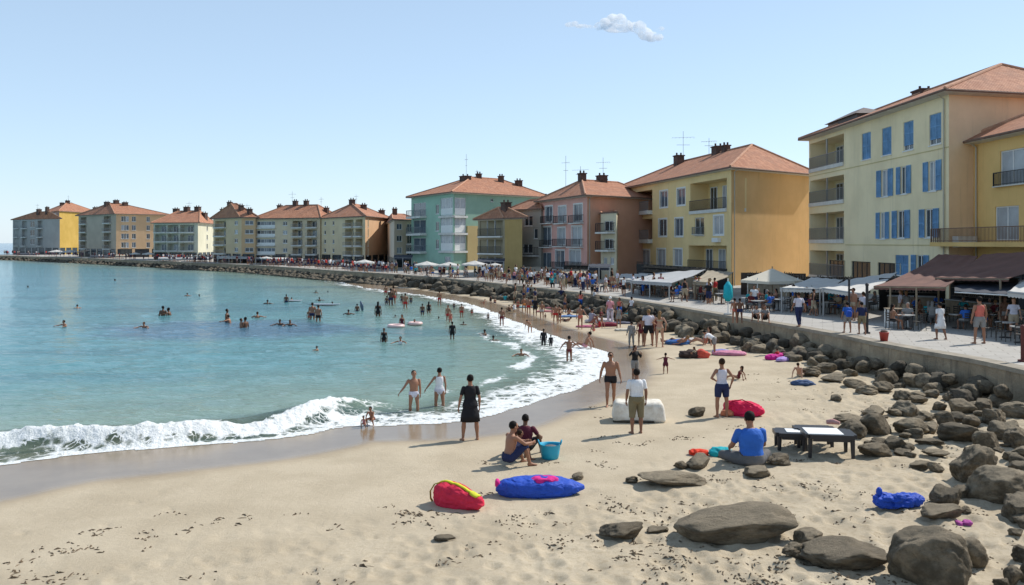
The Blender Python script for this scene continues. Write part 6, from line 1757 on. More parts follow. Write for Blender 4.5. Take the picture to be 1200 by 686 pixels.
# ------------------------------------------------------------------ bathers
G3 = 'bathers in the sea'
def bather(px, y0, y1, yaw, pose, look, label, below):
    """head at y0, waterline at y1; below = part of the figure's height that is under water"""
    X, Y = unp(px, y1, 0.0)
    vis = max(0.14, (y1 - y0) * Y / FPX)
    H = vis / (1 - below)
    person(X, Y, -H * below, H, yaw, pose, look, label, G3, False)
bk, br = L('brown', 'black', 'short', [('trunks', 'navy')]), L('tan', 'brown', 'short', [('trunks', 'red')])
bw = L('olive', 'black', 'long', [('onepiece', 'black')], 0, True)
for px, y0, y1, yaw, po, lk, lab, be in [
 (91, 357, 361.5, 40, 'swim', br, 'lone swimmer with wet head at far left, further out of two', .78),
 (77, 375, 382.5, 150, 'swim', br, 'lone swimmer at far left, nearer of two', .72),
 (170, 377, 384, 170, 'swim', br, 'lone swimmer over the dark weed patch, head and shoulders showing', .74),
 (191, 358.5, 370, 0, 'stand', bk, 'chest deep bather, left one of a pair standing close together', .62),
 (200, 360.5, 369.5, 90, 'swim', bk, 'chest deep bather, right one of a pair standing close together', .70),
 (219, 343.5, 347, 0, 'swim', br, 'swimmer far out above the chest deep pair', .78),
 (233, 345, 347.3, 0, 'swim', bk, 'tiny swimmer head right of the one far out', .85),
 (32, 335, 337.3, 0, 'swim', bk, 'tiny swimmer head alone near the left edge', .85),
 (134, 327, 329.5, 0, 'swim', bk, 'tiny swimmer head farthest out in the bay', .85),
 (266, 362, 377, -90, 'stand2', bk, 'bather holding up a child, taller one left of the huddled couple', .5),
 (270, 369, 378, 90, 'swim', br, 'bather leaning low beside the one holding up a child', .68),
 (282.5, 373, 384, -60, 'stand', br, 'left one of a huddled couple chest deep over the weed patch', .62),
 (287.5, 371.5, 384, 60, 'stand', bk, 'right one of a huddled couple chest deep over the weed patch', .62),
 (301, 365.5, 373, 0, 'swim', br, 'bather alone right of and behind the huddled couple', .72),
 (313, 351.5, 356, 0, 'swim', bk, 'swimmer far out right of the huddled couple', .78),
 (335.5, 345, 354.5, 0, 'stand', bk, 'dark bather standing far out beside the one on a short board', .45),
 (343, 348.5, 353, 90, 'swim', br, 'bather leaning on a short board far out', .68),
 (329, 374, 381, 170, 'swim', bk, 'left one of two dark heads side by side', .74),
 (340, 374.5, 381.5, 190, 'swim', bw, 'right one of two dark heads side by side', .74),
 (366, 354.5, 375, 10, 'stand', L('tan', 'brown', 'short', [('trunks', 'navy')]), 'left one of two bathers standing face to face, knee deep', .28),
 (373, 357.5, 377, -10, 'stand2', L('tan', 'brown', 'short', [('trunks', 'black')]), 'right one of two bathers standing face to face, knee deep', .28),
 (362.5, 362, 374, 10, 'stand', L('tan', 'brown', 'short', [('briefs', 'coral')], .6), 'child left of the two bathers standing face to face', .35),
 (374, 348.5, 353, 0, 'swim', bk, 'bather behind the long paddle board', .72),
 (388, 353.5, 357, -90, 'swim', bk, 'bather at the right end of the long paddle board', .78),
 (370, 340.5, 343.5, 0, 'swim', bk, 'swimmer far out near the foam of the quay', .78),
 (384, 341, 343, 0, 'swim', bk, 'swimmer right of the one near the foam of the quay', .85),
 (408, 363, 368.5, 0, 'swim', bk, 'swimmer left of the bather with a raised arm', .76),
 (418.5, 356, 365, 0, 'stand', bk, 'bather waist deep beside the leaning float', .5),
 (373, 405.5, 411, 100, 'swim', br, 'lone swimmer nearest to the breaking wave', .72),
 (443, 353.5, 371, 0, 'stand', L('brown', 'black', 'long', [('onepiece', 'black')], 0, True), 'long haired woman standing thigh deep, seen from behind', .35),
 (453, 347, 357, 0, 'stand', bk, 'dark child left of the tall pair under the quay', .3),
 (458, 338, 358, 0, 'stand', bk, 'taller one of the pair under the quay', .2),
 (461, 335, 356, 10, 'stand', br, 'sunburnt one of the pair under the quay', .2),
 (452, 334.5, 345, 0, 'stand', br, 'bather at the left end of the group under the quay', .3),
 (471, 344.5, 354.5, 0, 'stand2', bk, 'dark bather between the pair and the pole like figure', .3),
 (475, 343.5, 361, 0, 'stand', br, 'tall thin bather standing thigh deep', .25),
 (481.5, 347, 355.5, 0, 'stand', bk, 'short bather right of the tall thin one', .3),
 (471, 368.5, 381, 160, 'stand', L('tan', 'black', 'long', [('onepiece', 'maroon')], 0, True), 'woman in a maroon swimsuit waist deep behind the pale float ring', .5),
 (486, 374, 380, 180, 'swim', br, 'bather holding a pale float ring', .74),
 (450, 384.5, 401, 175, 'stand', L('brown', 'black', 'short', [('onepiece', 'black')], 0, True), 'dark bather standing thigh deep, arms at the sides, nearest standing in deep water', .4),
 (470, 394, 403.5, 170, 'swim', L('tan', 'black', 'short', [('tank', 'white')], 0, True), 'bather chest deep right of the nearest dark standing bather', .68),
 (495, 356, 369, 0, 'stand', bk, 'left one of two bathers wading towards each other', .3),
 (502.5, 353.5, 367.5, 0, 'stand', bw, 'right one of two bathers wading towards each other', .3),
 (515, 341, 357.5, 0, 'stand2', br, 'sunburnt person wading in the far white foam', .12),
 (525, 357.5, 376, 150, 'stand', br, 'adult wading with a child held in front', .2),
 (528, 364, 378, 150, 'stand', L('fair', 'brown', 'short', [('onepiece', 'coral')], .5, True), 'child held in front of the wading adult', .25),
 (514, 371, 374.5, 0, 'swim', bk, 'dark swimmer head left of the person in wet black clothes', .8),
 (532, 354.5, 363, 0, 'stand', bk, 'dark child wading in the far foam', .15),
 (541, 356, 372, 0, 'stand', br, 'bare backed person wading right of the dark child', .15),
 (530, 377, 398, 10, 'stand', L('brown', 'black', 'short', [('tshirt', 'black'), ('shorts', 'black')]), 'person in wet black clothes standing shin deep', .15),
 (543, 377, 380.5, 0, 'swim', bk, 'swimmer head right of the person in wet black clothes', .8),
 (553, 361, 370, 0, 'stand2', br, 'child wading in the middle of the foam', .15),
 (570, 386, 392.5, 100, 'swim', bk, 'dark bather lying low at the edge of the foam', .72),
 (578, 393.5, 399.5, 0, 'swim', bk, 'dark head in front of the bather lying low', .78),
 (611, 408.5, 416.5, 175, 'swim', br, 'swimmer with dark hair nearest to the beach foam', .74),
 (463, 369, 372, 0, 'swim', bk, 'dark head left of the woman in maroon', .8),
]: bather(px, y0, y1, yaw, po, lk, lab, be)
# things afloat
def ring_float(px, py, r_, label):
    X, Y = unp(px, py, 0); m = MB(); n = 20
    rings = [[((r_ + 0.11 * math.cos(2 * PI * j / 8)) * math.cos(2 * PI * k / n), (r_ + 0.11 * math.cos(2 * PI * j / 8)) * math.sin(2 * PI * k / n), 0.05 + 0.10 * math.sin(2 * PI * j / 8)) for j in range(8)] for k in range(n + 1)]
    m.loft(rings, False); o = m.build('float_ring', mat('float_vinyl', (0.72, 0.50, 0.48), 0.4), smooth=True); o.location = (X, Y, 0.02); tag(o, label, 'float')
ring_float(464, 383.5, 0.42, 'pale pink float ring drifting in front of the woman in maroon')
ring_float(486.5, 380.5, 0.36, 'pale float ring around the bather holding it')
def board(px, py, Lb, rz, label, name='paddle_board'):
    X, Y = unp(px, py, 0); m = MB(); rings = []
    for k in range(13):
        t_ = -1 + 2 * k / 12; w = 0.36 * (1 - abs(t_) ** 2.6) + 0.015; zz = 0.06 + 0.10 * max(0, t_ - .6) ** 1.3
        rings.append([(t_ * Lb / 2, w * math.cos(2 * PI * j / 10), zz + 0.055 * math.sin(2 * PI * j / 10) * (1 - .5 * abs(t_) ** 3)) for j in range(10)])
    m.loft(rings); o = m.build(name, mat('board_grey', (0.30, 0.34, 0.38), 0.4), smooth=True); o.location = (X, Y, 0.02); o.rotation_euler = (0, 0, rz); tag(o, label, 'board')
board(380, 358, 2.6, R(-4), 'long grey paddle board floating behind the bathers standing face to face')
board(345, 353.6, 1.3, R(5), 'short board under the leaning bather far out', 'body_board')
X, Y = unp(425, 364.5, 0); m = MB(); m.tube([(0, 0, -0.1), (-0.06, 0, .35), (-0.16, 0.0, 0.72)], [(.05, .02), (.13, .03), (.05, .02)], 10)
o = m.build('leaning_float', mat('float_blue', (0.10, 0.14, 0.2), 0.5), smooth=True); o.location = (X, Y, 0); tag(o, 'narrow float standing on end right of the waist deep bather', 'float')
# ------------------------------------------------------------------ terraces, awnings and parasols
def W3(px, py, Y): return Vector(((px - CXP) * Y / FPX, Y, CAMZ - (py - HYP) * Y / FPX))
def awning(name, label, TL, TR, LL, LR, mt, posts=(0.04, 0.96), valance=0.22, sag=0.12, stripes=0, group=None, pm_=None, back=False):
    TL, TR, LL, LR = [W3(*q) if not isinstance(q, Vector) else q for q in (TL, TR, LL, LR)]
    c = (LL + LR) / 2
    b = empty(name, (c.x, c.y, ZP)); tag(b, label, 'awning', group)
    org = Vector(b.location)
    nu, nv = 22, 12
    m = MB(); idx = {}
    for side in (0, 1):
        for j in range(nv + 1):
            for i in range(nu + 1):
                u, v = i / nu, j / nv
                p = (TL * (1 - u) + TR * u) * (1 - v) + (LL * (1 - u) + LR * u) * v
                w = sag * (math.sin(PI * v) * 0.7 + 0.25 * math.sin(u * 4 * PI) ** 2 * v) + 0.02 * math.sin(u * 23 + v * 9)
                idx[(side, i, j)] = len(m.v); m.v.append(tuple(p - org - Vector((0, 0, w + side * 0.03))))
    for j in range(nv):
        for i in range(nu):
            q = [idx[(0, i, j)], idx[(0, i, j + 1)], idx[(0, i + 1, j + 1)], idx[(0, i + 1, j)]]
            m.f.append(tuple(q)); m.m.append(0)
            m.f.append(tuple(reversed([idx[(1, i, j)], idx[(1, i, j + 1)], idx[(1, i + 1, j + 1)], idx[(1, i + 1, j)]]))); m.m.append(0)
    m.build('canopy', mt, b, smooth=True)
    if valance:
        m = MB()
        n = 26; e = []
        for k in range(n + 1):
            u = k / n; p = LL * (1 - u) + LR * u - org - Vector((0, 0, 0.04))
            w = 0.02 * math.sin(u * 31)
            e.append([p + Vector((0, w, 0.03)), p + Vector((0, w + 0.02, 0.03)), p + Vector((0, w + 0.02, -valance * (0.8 + 0.2 * abs(math.sin(u * 13 * PI))))), p + Vector((0, w, -valance * (0.8 + 0.2 * abs(math.sin(u * 13 * PI)))))])
        m.loft(e); m.build('valance', mt, b)
    m = MB(); m.tube([LL - org - Vector((0, 0, 0.06)), LR - org - Vector((0, 0, 0.06))], 0.03, 6); m.build('front_bar', pm_ or M_GREYM, b)
    for u in posts:
        p = LL * (1 - u) + LR * u
        m = MB(); m.tube([(p.x - org.x, p.y - org.y, 0), (p.x - org.x, p.y - org.y, p.z - ZP - 0.05)], 0.045, 8); m.build('post', pm_ or M_GREYM, b)
        if back:
            p = TL * (1 - u) + TR * u
            m = MB(); m.tube([(p.x - org.x, p.y - org.y, 0), (p.x - org.x, p.y - org.y, p.z - ZP - 0.05)], 0.045, 8); m.build('post', pm_ or M_GREYM, b)
    return b
CV_W = mat('canvas_white', (0.70, 0.69, 0.66), 0.85, noise=0.12, nscale=0.8, trans=0.25)
CV_G = mat('canvas_grey', (0.50, 0.51, 0.52), 0.85, noise=0.15, nscale=0.8, trans=0.2)
CV_B = mat('canvas_brown', (0.20, 0.105, 0.085), 0.9, noise=0.25, nscale=0.7, trans=0.12)
CV_T = mat('canvas_tan', (0.42, 0.36, 0.27), 0.9, noise=0.3, nscale=1.2, trans=0.15)
CV_D = mat('canvas_navy', (0.035, 0.042, 0.06), 0.85, noise=0.2)
WOODP = mat('weathered_wood', (0.33, 0.26, 0.18), 0.9, noise=0.35, nscale=3)
AG = 'awnings on the promenade'
awning('awning', 'white awning nearest the big cream parasol, left of two white ones', (951, 325, 53), (988, 328, 52), (914, 337, 46), (963, 338, 44.5), CV_W, back=True, group=AG)
awning('awning', 'longer white awning below the blue shuttered building, right of two white ones', (992, 328, 51), (1052, 319, 50), (963, 337, 44), (1012, 344, 41), CV_W, back=True, group=AG)
awning('awning', 'brown awning with a frayed lower edge, left of two brown ones', (1100, 298, 49), (1146, 300, 47), (1024, 335, 41), (1108, 336, 37), CV_B, posts=(0.25, 0.62), valance=0.16, sag=0.3, group=AG, pm_=WOODP)
awning('awning', 'brown awning under the ochre house, right of two brown ones', (1152, 298, 46.5), (1255, 293, 38), (1096, 325, 41), (1182, 326, 36), CV_B, posts=(0.05, 0.9), valance=0.12, sag=0.3, group=AG, pm_=WOODP)
awning('awning', 'dark navy awning with a white edge under the brown one', (1118, 331, 40.5), (1200, 331, 37), (1119, 341, 37), (1188, 345, 34.3), CV_D, posts=(), valance=0.0, sag=0.1, group=AG, pm_=M_WHITE)
awning('awning', 'small pale awning at the right edge of the photograph', (1196, 328, 37), (1240, 324, 35), (1181, 341, 33.8), (1234, 346, 32), CV_W, posts=(0.9,), group=AG)
awning('awning', 'pale grey awning at the foot of the mustard building, larger left one', (766, 320, 73), (827, 316, 68), (738, 328.5, 61), (787, 331.5, 56), CV_G, posts=(0.05, 0.5, 0.95), back=True, group=AG)
awning('awning', 'slatted tan awning at the foot of the mustard building, smaller right one', (829, 317, 67), (860, 319, 64), (812, 330, 56.5), (836, 331, 55), CV_T, posts=(0.1, 0.95), back=True, group=AG, pm_=WOODP)
awning('awning', 'white shop awning below the narrow cream house', (728, 321, 82), (760, 321, 78), (722, 327, 72), (752, 328, 68), CV_W, posts=(0.1, 0.9), back=True, group=AG)
awning('awning', 'pale canopy below the right half of the pink house', (660, 316, 88), (690, 316, 88), (655, 321, 79), (687, 322, 77), CV_T, posts=(0.1, 0.9), back=True, group=AG)
awning('awning', 'pale canopy below the grey weathered house', (612, 313, 100), (648, 313, 98), (604, 318, 88), (640, 319, 86), CV_T, posts=(0.1, 0.9), back=True, group=AG)
for (a0, a1, y, Y, mt, lab) in [(255, 296, 301.5, 158, CV_G, 'pale green grey canopy below the tan building'), (300, 322, 303, 148, CV_D, 'navy canopy below the white glazed gallery'), (322, 341, 303.5, 146, CV_W, 'white canopy below the apartments with a glazed gallery'), (343, 373, 304.5, 142, CV_D, 'dark canopy below the twin balcony columns'), (376, 418, 306, 136, CV_D, 'long dark canopy below the long yellow apartments'), (424, 458, 309, 126, CV_D, 'dark canopy below the orange end wall'),
    (186, 214, 303, 176, CV_G, 'grey canopy below the left half of the green grey building'), (217, 248, 303, 172, CV_G, 'grey canopy below the right half of the green grey building'), (106, 134, 300.5, 212, CV_D, 'dark canopy below the drab front of the tan orange building'), (136, 150, 300, 205, CV_T, 'tan canopy at the corner of the tan orange building'), (20, 44, 298, 262, CV_D, 'dark canopy at the tip of the point')]:
    awning('awning', lab, (a0, y - 1.5, Y + 5), (a1, y - 1.5, Y + 5), (a0 - 1, y, Y - 2), (a1 - 1, y + 0.2, Y - 2), mt, posts=(0.03, 0.35, 0.68, 0.97), valance=0.3, sag=0.1, group=AG)

def parasol(px, ytop, yrim, wpx, Y, label, mt=CV_W, sides=8, group='parasols on the promenade', name='parasol'):
    X = (px - CXP) * Y / FPX; zt = CAMZ - (ytop - HYP) * Y / FPX; zr = CAMZ - (yrim - HYP) * Y / FPX; r_ = wpx * Y / FPX / 2
    zr = max(zr, ZP + 1.35); zt = max(zt, zr + 0.25 * r_)
    b = empty(name, (X, Y, ZP)); tag(b, label, 'parasol', group)
    m = MB(); n = sides * 2; rings = []
    for k, t_ in enumerate((0.02, 0.35, 0.7, 1.0)):
        rings.append([((r_ * t_) * (1 - 0.05 * (j % 2)) * math.cos(2 * PI * j / n + .4), (r_ * t_) * (1 - 0.05 * (j % 2)) * math.sin(2 * PI * j / n + .4), zt - ZP - (zt - zr) * t_ ** 0.9 - 0.05 * t_ * (j % 2)) for j in range(n)])
    rings.append([(p[0] * 1.005, p[1] * 1.005, p[2] - 0.16) for p in rings[-1]])
    rings.append([(p[0] * .99, p[1] * .99, p[2]) for p in rings[-1]])
    rings.append([(p[0] * .98, p[1] * .98, p[2] - 0.03) for p in rings[3]])
    rings.append([(p[0] * .9, p[1] * .9, p[2] - 0.05) for p in rings[0]])
    m.loft(rings); m.build('canopy', mt, b)
    m = MB(); m.tube([(0, 0, 0), (0, 0, zt - ZP + 0.12)], 0.035, 8); m.build('pole', WOODP, b)
    m = MB()
    for j in range(sides):
        a = 2 * PI * (2 * j) / n + .4; m.tube([(0, 0, (zr - ZP) - 0.05), (r_ * .9 * math.cos(a), r_ * .9 * math.sin(a), zt - ZP - (zt - zr) * .9 ** .9 - 0.07)], 0.012, 4)
    m.build('ribs', WOODP, b)
    m = MB(); m.tube([(0, 0, 0), (0, 0, 0.09)], 0.26, 12); m.build('base', M_GREYM, b)
    return b
bigp = parasol(905, 314.5, 328, 76, 54, 'big cream parasol in front of the orange side wall', mat('canvas_cream', (0.78, 0.72, 0.60), 0.85, noise=0.08, trans=0.25), 4)
for sx_ in (-1, 1):
    for sy in (-1, 1):
        m = MB(); m.tube([(sx_ * 1.25, sy * 1.1, 0), (sx_ * 1.25, sy * 1.1, 1.6)], 0.035, 8); m.build('post', M_WHITE, bigp)
for (px, yt, yr, w, Y, lab) in [(556, 305.5, 309.5, 32, 94, 'white parasol below the mint green building, brightest of its row'), (500, 313, 318, 30, 96, 'greyish parasol below the left half of the mint green building'), (526, 314, 319, 28, 94, 'greyish parasol right of the first one below the mint green building'), (580, 309, 312.5, 18, 94, 'tilted small white parasol left of the dark balcony house'),
    (427, 311, 314, 24, 108, 'white parasol standing alone below the orange end wall'), (82, 294.5, 296.5, 20, 232, 'cream parasol below the bright yellow end wall, right of two'), (66, 296, 297.5, 18, 236, 'grey white parasol below the bright yellow end wall, left of two'), (158, 300.5, 302.5, 12, 192, 'pale parasol below the tan orange building, left of two'), (174, 300.5, 302.5, 14, 190, 'pale parasol below the tan orange building, right of two'), (312, 305.5, 308, 14, 138, 'small pale parasol in front of the navy canopy')]:
    parasol(px, yt, yr, w, Y, lab)
# closed turquoise parasol
X, Y, z = P(862, 372, ZP)
b = empty('parasol', (X, Y + 1.5, ZP)); tag(b, 'folded turquoise parasol beside the big cream one', 'parasol')
m = MB(); m.tube([(0, 0, 0.7), (0, 0, 0.95), (0, 0, 1.5), (0, 0, 1.75)], [.12, .26, .22, .05], 10); m.build('canopy', cloth((0.02, 0.40, 0.48)), b, smooth=True)
m = MB(); m.tube([(0, 0, 0), (0, 0, 1.9)], 0.03, 8); m.build('pole', M_WHITE, b)
m = MB(); m.tube([(0, 0, 0), (0, 0, 0.08)], 0.22, 12); m.build('base', M_GREYM, b)

# added bar stalls whose dark back panels paint the shade under the awnings
def stall(px0, px1, Y0, Y1, H, mt, label):
    A, B = W3(px0, 300, Y0), W3(px1, 300, Y1); fc = Facade((A.x, A.y), (B.x, B.y)); L_ = fc.L
    c = fc.pt(L_ / 2, ZP); b = empty('shade_stall', c, fc.rz); tag(b, label, 'stall', 'bar stalls added for shade under the awnings')
    m = MB(); m.box((0, 0.12, H / 2), (L_, 0.08, H)); m.build('shade_panel', mt, b)
    m = MB(); m.box((0, -0.45, 0.42), (L_ * 0.7, 0.5, 0.84)); m.build('counter', WOODP, b)
    m = MB(); m.box((0, -0.47, 0.865), (L_ * 0.73, 0.58, 0.05)); m.build('worktop', M_GREYM, b)
    for k in range(2):
        m = MB(); m.box((0, -0.06, 1.05 + 0.4 * k), (L_ * 0.8, 0.26, 0.03))
        rs_ = random.Random(int(px0) + k)
        for j in range(int(L_ * 5)):
            h = rs_.uniform(0.1, 0.26); m.tube([(-L_ * .38 + j * .15, -0.06, 1.066 + .4 * k), (-L_ * .38 + j * .15, -0.06, 1.066 + .4 * k + h)], rs_.uniform(.02, .045), 6)
        m.build('shelf', mat('shelf_goods', (0.16, 0.13, 0.10), 0.6, noise=0.6, nscale=9), b)
stall(1030, 1108, 47.5, 46, 1.8, M_DARK, 'added dark bar front for shade deep under the left brown awning')
stall(1112, 1190, 44.5, 40, 2.1, M_DARK, 'added dark bar front for shade under the navy awning')
stall(925, 1015, 55, 53, 1.6, mat('stall_brown', (0.09, 0.06, 0.045), 0.9, noise=0.4), 'added brown bar front for shade behind the white awnings')
stall(868, 944, 62, 60, 1.6, mat('stall_brown', (0.09, 0.06, 0.045), 0.9, noise=0.4), 'added brown bar front for shade behind the big cream parasol')
stall(745, 850, 84, 68, 1.7, M_DARK, 'added dark bar front for shade below the mustard building')
stall(660, 704, 90, 88, 1.4, M_DARK, 'added dark bar front for shade below the pink house')

# chairs and tables
def cafe_table(x, y, label, group, first=[None]):
    if first[0] is None:
        b = empty('cafe_table', (x, y, ZP))
        m = MB(); m.tube([(0, 0, .60), (0, 0, .63)], .36, 20); m.build('tabletop', mat('table_steel', (0.45, 0.45, 0.44), 0.4, metal=0.5), b)
        m = MB(); m.tube([(0, 0, 0.03), (0, 0, .60)], .03, 8); m.build('leg', M_RAILB, b)
        m = MB(); m.tube([(0, 0, 0), (0, 0, .03)], .22, 14); m.build('foot', M_RAILB, b)
        first[0] = b
    else: b = dup(first[0]); b.location = (x, y, ZP)
    return tag(b, label, 'table', group)
def cafe_chair(x, y, rz, label, group, first=[None]):
    if first[0] is None:
        b = empty('cafe_chair', (x, y, ZP), rz)
        mt = mat('chair_dark', (0.05, 0.045, 0.04), 0.6)
        m = MB(); m.box((0, 0, .38), (.38, .38, .035)); m.build('seat', mt, b)
        m = MB()
        for zz in (.5, .6, .7): m.box((0, -.185, zz), (.36, .02, .05))
        m.build('backrest', mt, b)
        for sx_ in (-1, 1):
            m = MB(); m.tube([(sx_ * .17, .16, 0), (sx_ * .16, .16, .365)], .015, 6); m.build('leg', mt, b)
            m = MB(); m.tube([(sx_ * .17, -.21, 0), (sx_ * .17, -.18, .38), (sx_ * .17, -.20, .74)], .015, 6); m.build('leg', mt, b)
        first[0] = b
    else: b = dup(first[0]); b.location = (x, y, ZP); b.rotation_euler = (0, 0, rz)
    return tag(b, label, 'chair', group)
def dup(o):
    c = o.copy(); COL.objects.link(c)
    for k in o.children:
        d_ = k.copy(); COL.objects.link(d_); d_.parent = c
    return c
seats = []
rs = random.Random(21)
ZONES = [('under the brown awnings', [(1062, 386), (1090, 378), (1105, 370), (1122, 385), (1135, 376), (1168, 385), (1178, 396), (1190, 388), (1155, 377), (1196, 402)]), ('under the white awnings', [(940, 366), (955, 360), (972, 368), (985, 362), (1000, 372), (1012, 364)]), ('under the big cream parasol', [(876, 362), (888, 366), (898, 360), (912, 364), (926, 362)]), ('below the mustard building', [(752, 346), (764, 344), (776, 348), (790, 345), (803, 350), (818, 348), (832, 352), (845, 356)])]
for zn, spots in ZONES:
    for px, py in spots:
        X, Y = unp(px, py, ZP)
        cafe_table(X, Y, 'round steel cafe table ' + zn, 'cafe tables ' + zn)
        a0 = rs.uniform(0, 6.28)
        for k in range(rs.choice((2, 3, 3))):
            a = a0 + k * 2.1; x_, y_ = X + .62 * math.cos(a), Y + .62 * math.sin(a)
            cafe_chair(x_, y_, a + PI / 2, 'dark slatted cafe chair ' + zn, 'cafe chairs ' + zn)
            if rs.random() < 0.62: seats.append((x_, y_, math.degrees(a + PI / 2), zn))

# ------------------------------------------------------------------ people on the promenade
GP = 'people strolling on the promenade'
def prom(px, y0, y1, yaw, pose, look, label, k=1.10, hi=True):
    X, Y = unp(px, y1, ZP); person(X, Y, ZP - 0.005, (y1 - y0) * Y / FPX * k, yaw, pose, look, label, GP, hi)
prom(1148, 350, 403, 8, 'apart', L('tan', 'black', 'short', [('tank', 'coral'), ('shorts', 'grey')], 0, False, 1.0), 'person with a coral red top and grey shorts standing nearest on the promenade', 1.05)
prom(1102, 356, 398, 10, 'walk', L('olive', 'black', 'short', [('longshirt', 'white'), ('skirt', 'white')], 0, True), 'person in a long white shirt walking under the brown awning', 1.05)
prom(993, 357, 390, 5, 'apart', L('tan', 'black', 'short', [('tshirt', 'blue'), ('shorts', 'grey')]), 'person with a blue back walking past the dark post', 1.1)
prom(1010, 357, 392, -5, 'walk', L('tan', 'black', 'short', [('tshirt', 'navy'), ('shorts', 'khaki')]), 'person in navy and khaki shorts walking beside the dark post', 1.1)
prom(936, 346, 383, 12, 'walk2', L('tan', 'brown', 'short', [('tshirt', 'lilac'), ('trousers', 'navy')]), 'person in a pale shirt and navy trousers alone near the wall edge', 1.1)
prom(861, 352, 378.5, 0, 'stand', L('tan', 'black', 'short', [('briefs', 'coral')]), 'bare backed person in coral trunks on the sunlit paving, left of two', 1.1)
prom(867, 352, 379, -10, 'stand2', L('brown', 'black', 'short', [('trunks', 'navy')]), 'person in navy trunks on the sunlit paving, right of two', 1.1)
prom(887, 359, 376.5, 150, 'sitknee', L('tan', 'black', 'short', [('tshirt', 'lightgrey'), ('shorts', 'black')]), 'person in pale grey sitting at the wall edge, left of two', 1.1)
prom(896, 359, 377.5, 170, 'sitknee', L('tan', 'brown', 'short', [('tshirt', 'grey'), ('shorts', 'black')]), 'person in darker grey sitting at the wall edge, right of two', 1.1)
prom(694, 335, 346, 0, 'stand', L('brown', 'black', 'short', [('sleeves', 'black'), ('trousers', 'black')]), 'person all in black at the wall edge below the narrow cream house', 1.1, False)
prom(700, 336, 346.5, 10, 'stand', L('tan', 'brown', 'short', [('tshirt', 'navy'), ('shorts', 'navy')]), 'person in navy right of the one all in black at the wall edge', 1.1, False)
# blue rucksack on the walker's back is a thing of its own
X, Y = unp(993, 390, ZP); v, f_ = lump(0.26, 0.16, 0.34, 51, 3, 0.02)
o = npobj('rucksack', v, f_, cloth((0.03, 0.10, 0.50))); o.location = (X, Y - 0.17, ZP + 0.68); tag(o, 'blue rucksack on the back of the walker by the dark post', 'rucksack')
heap(982, 382, 0.30, 0.24, 0.30, 52, (0.45, 0.03, 0.05), 'red bag carried low left of the blue backed walker', 'bag', 'bag', group=None)

def merged(pose, look, vox=0.03):
    parts, top = person_parts(pose, look, vox, False)
    m = MB(); mts = []
    for nm, me, _ in parts:
        base = len(mts); mts += list(me.materials)
        b0 = len(m.v); m.v += [tuple(v_.co) for v_ in me.vertices]
        for q_ in me.polygons: m.f.append(tuple(i + b0 for i in q_.vertices)); m.m.append(base + q_.material_index)
    return m.mesh('person', mts, True), top
rs = random.Random(77)
tops = ['white', 'lilac', 'black', 'navy', 'blue', 'maroon', 'grey', 'lightgrey', 'red', 'coral', 'pink', 'teal', 'beige', 'stripe', 'black', 'grey', 'darkred']
CROWD = []
for k in range(26):
    po = ['stand', 'walk', 'chair', 'stand2', 'chair', 'walk2', 'chair', 'hips'][k % 8]
    gs = [(rs.choice(['tshirt', 'tshirt', 'tank', 'longshirt']), rs.choice(tops)), (rs.choice(['shorts', 'kneeshorts', 'trousers']), rs.choice(['black', 'navy', 'grey', 'khaki', 'trousers', 'beige', 'blue']))]
    if k % 5 == 4: gs = [('trunks', rs.choice(tops))]
    CROWD.append((po, *merged(po, L(rs.choice(['tan', 'olive', 'brown', 'tan', 'fair']), rs.choice(['black', 'black', 'brown', 'fair', 'grey']), rs.choice(['short', 'short', 'long']), gs, 0, k % 2 == 1, rs.uniform(.95, 1.15)), 0.034)))
SITM = [c for c in CROWD if c[0] == 'chair']; STM = [c for c in CROWD if c[0] != 'chair']
def crowd_one(me, top, H, X, Y, yaw, label, group, z=ZP):
    o = link('person', me); s_ = H / top; o.scale = (s_, s_, s_); o.location = (X, Y, z); o.rotation_euler = (0, 0, R(yaw)); return tag(o, label, 'person', group)
for (x_, y_, yaw, zn) in seats:
    po, me, top = rs.choice(SITM)
    crowd_one(me, top, rs.uniform(1.08, 1.18), x_, y_, yaw + 180 - 180, 'guest sitting at a cafe table ' + zn, 'guests sitting ' + zn, ZP - 0.02)
def wallY(px): 
    k = (px - CXP) / FPX
    d_ = WALL[:, 0] - k * WALL[:, 1]
    for i in range(len(WALL) - 1, 0, -1):
        if d_[i] * d_[i - 1] <= 0: return float(WALL[i][1] + (WALL[i - 1][1] - WALL[i][1]) * d_[i] / (d_[i] - d_[i - 1] + 1e-9))
    return 60.0
def crowd(px0, px1, n, f0, f1, where, sit=0.45):
    for _ in range(n):
        px = rs.uniform(px0, px1); Yw = wallY(px); Y = Yw + 1.0 + Yw * rs.uniform(f0, f1)
        s_ = rs.random() < sit; po, me, top = rs.choice(SITM if s_ else STM)
        crowd_one(me, top, (rs.uniform(1.0, 1.15) if s_ else rs.uniform(1.35, 1.6)), (px - CXP) * Y / FPX, Y, rs.uniform(0, 360), 'small figure in the promenade crowd ' + where, 'crowd on the promenade ' + where)
crowd(456, 545, 34, 0.01, 0.10, 'below the mint green building')
crowd(545, 632, 44, 0.005, 0.16, 'below the dark balcony house and the grey house')
crowd(632, 692, 38, 0.005, 0.20, 'below the pink house')
crowd(692, 735, 16, 0.02, 0.25, 'below the narrow cream house')
crowd(735, 840, 20, 0.06, 0.26, 'below the mustard building', 0.2)
crowd(868, 1015, 12, 0.10, 0.26, 'between the cream parasol and the white awnings', 0.2)
crowd(1050, 1190, 6, 0.28, 0.40, 'under the brown awnings near the bar', 0.2)
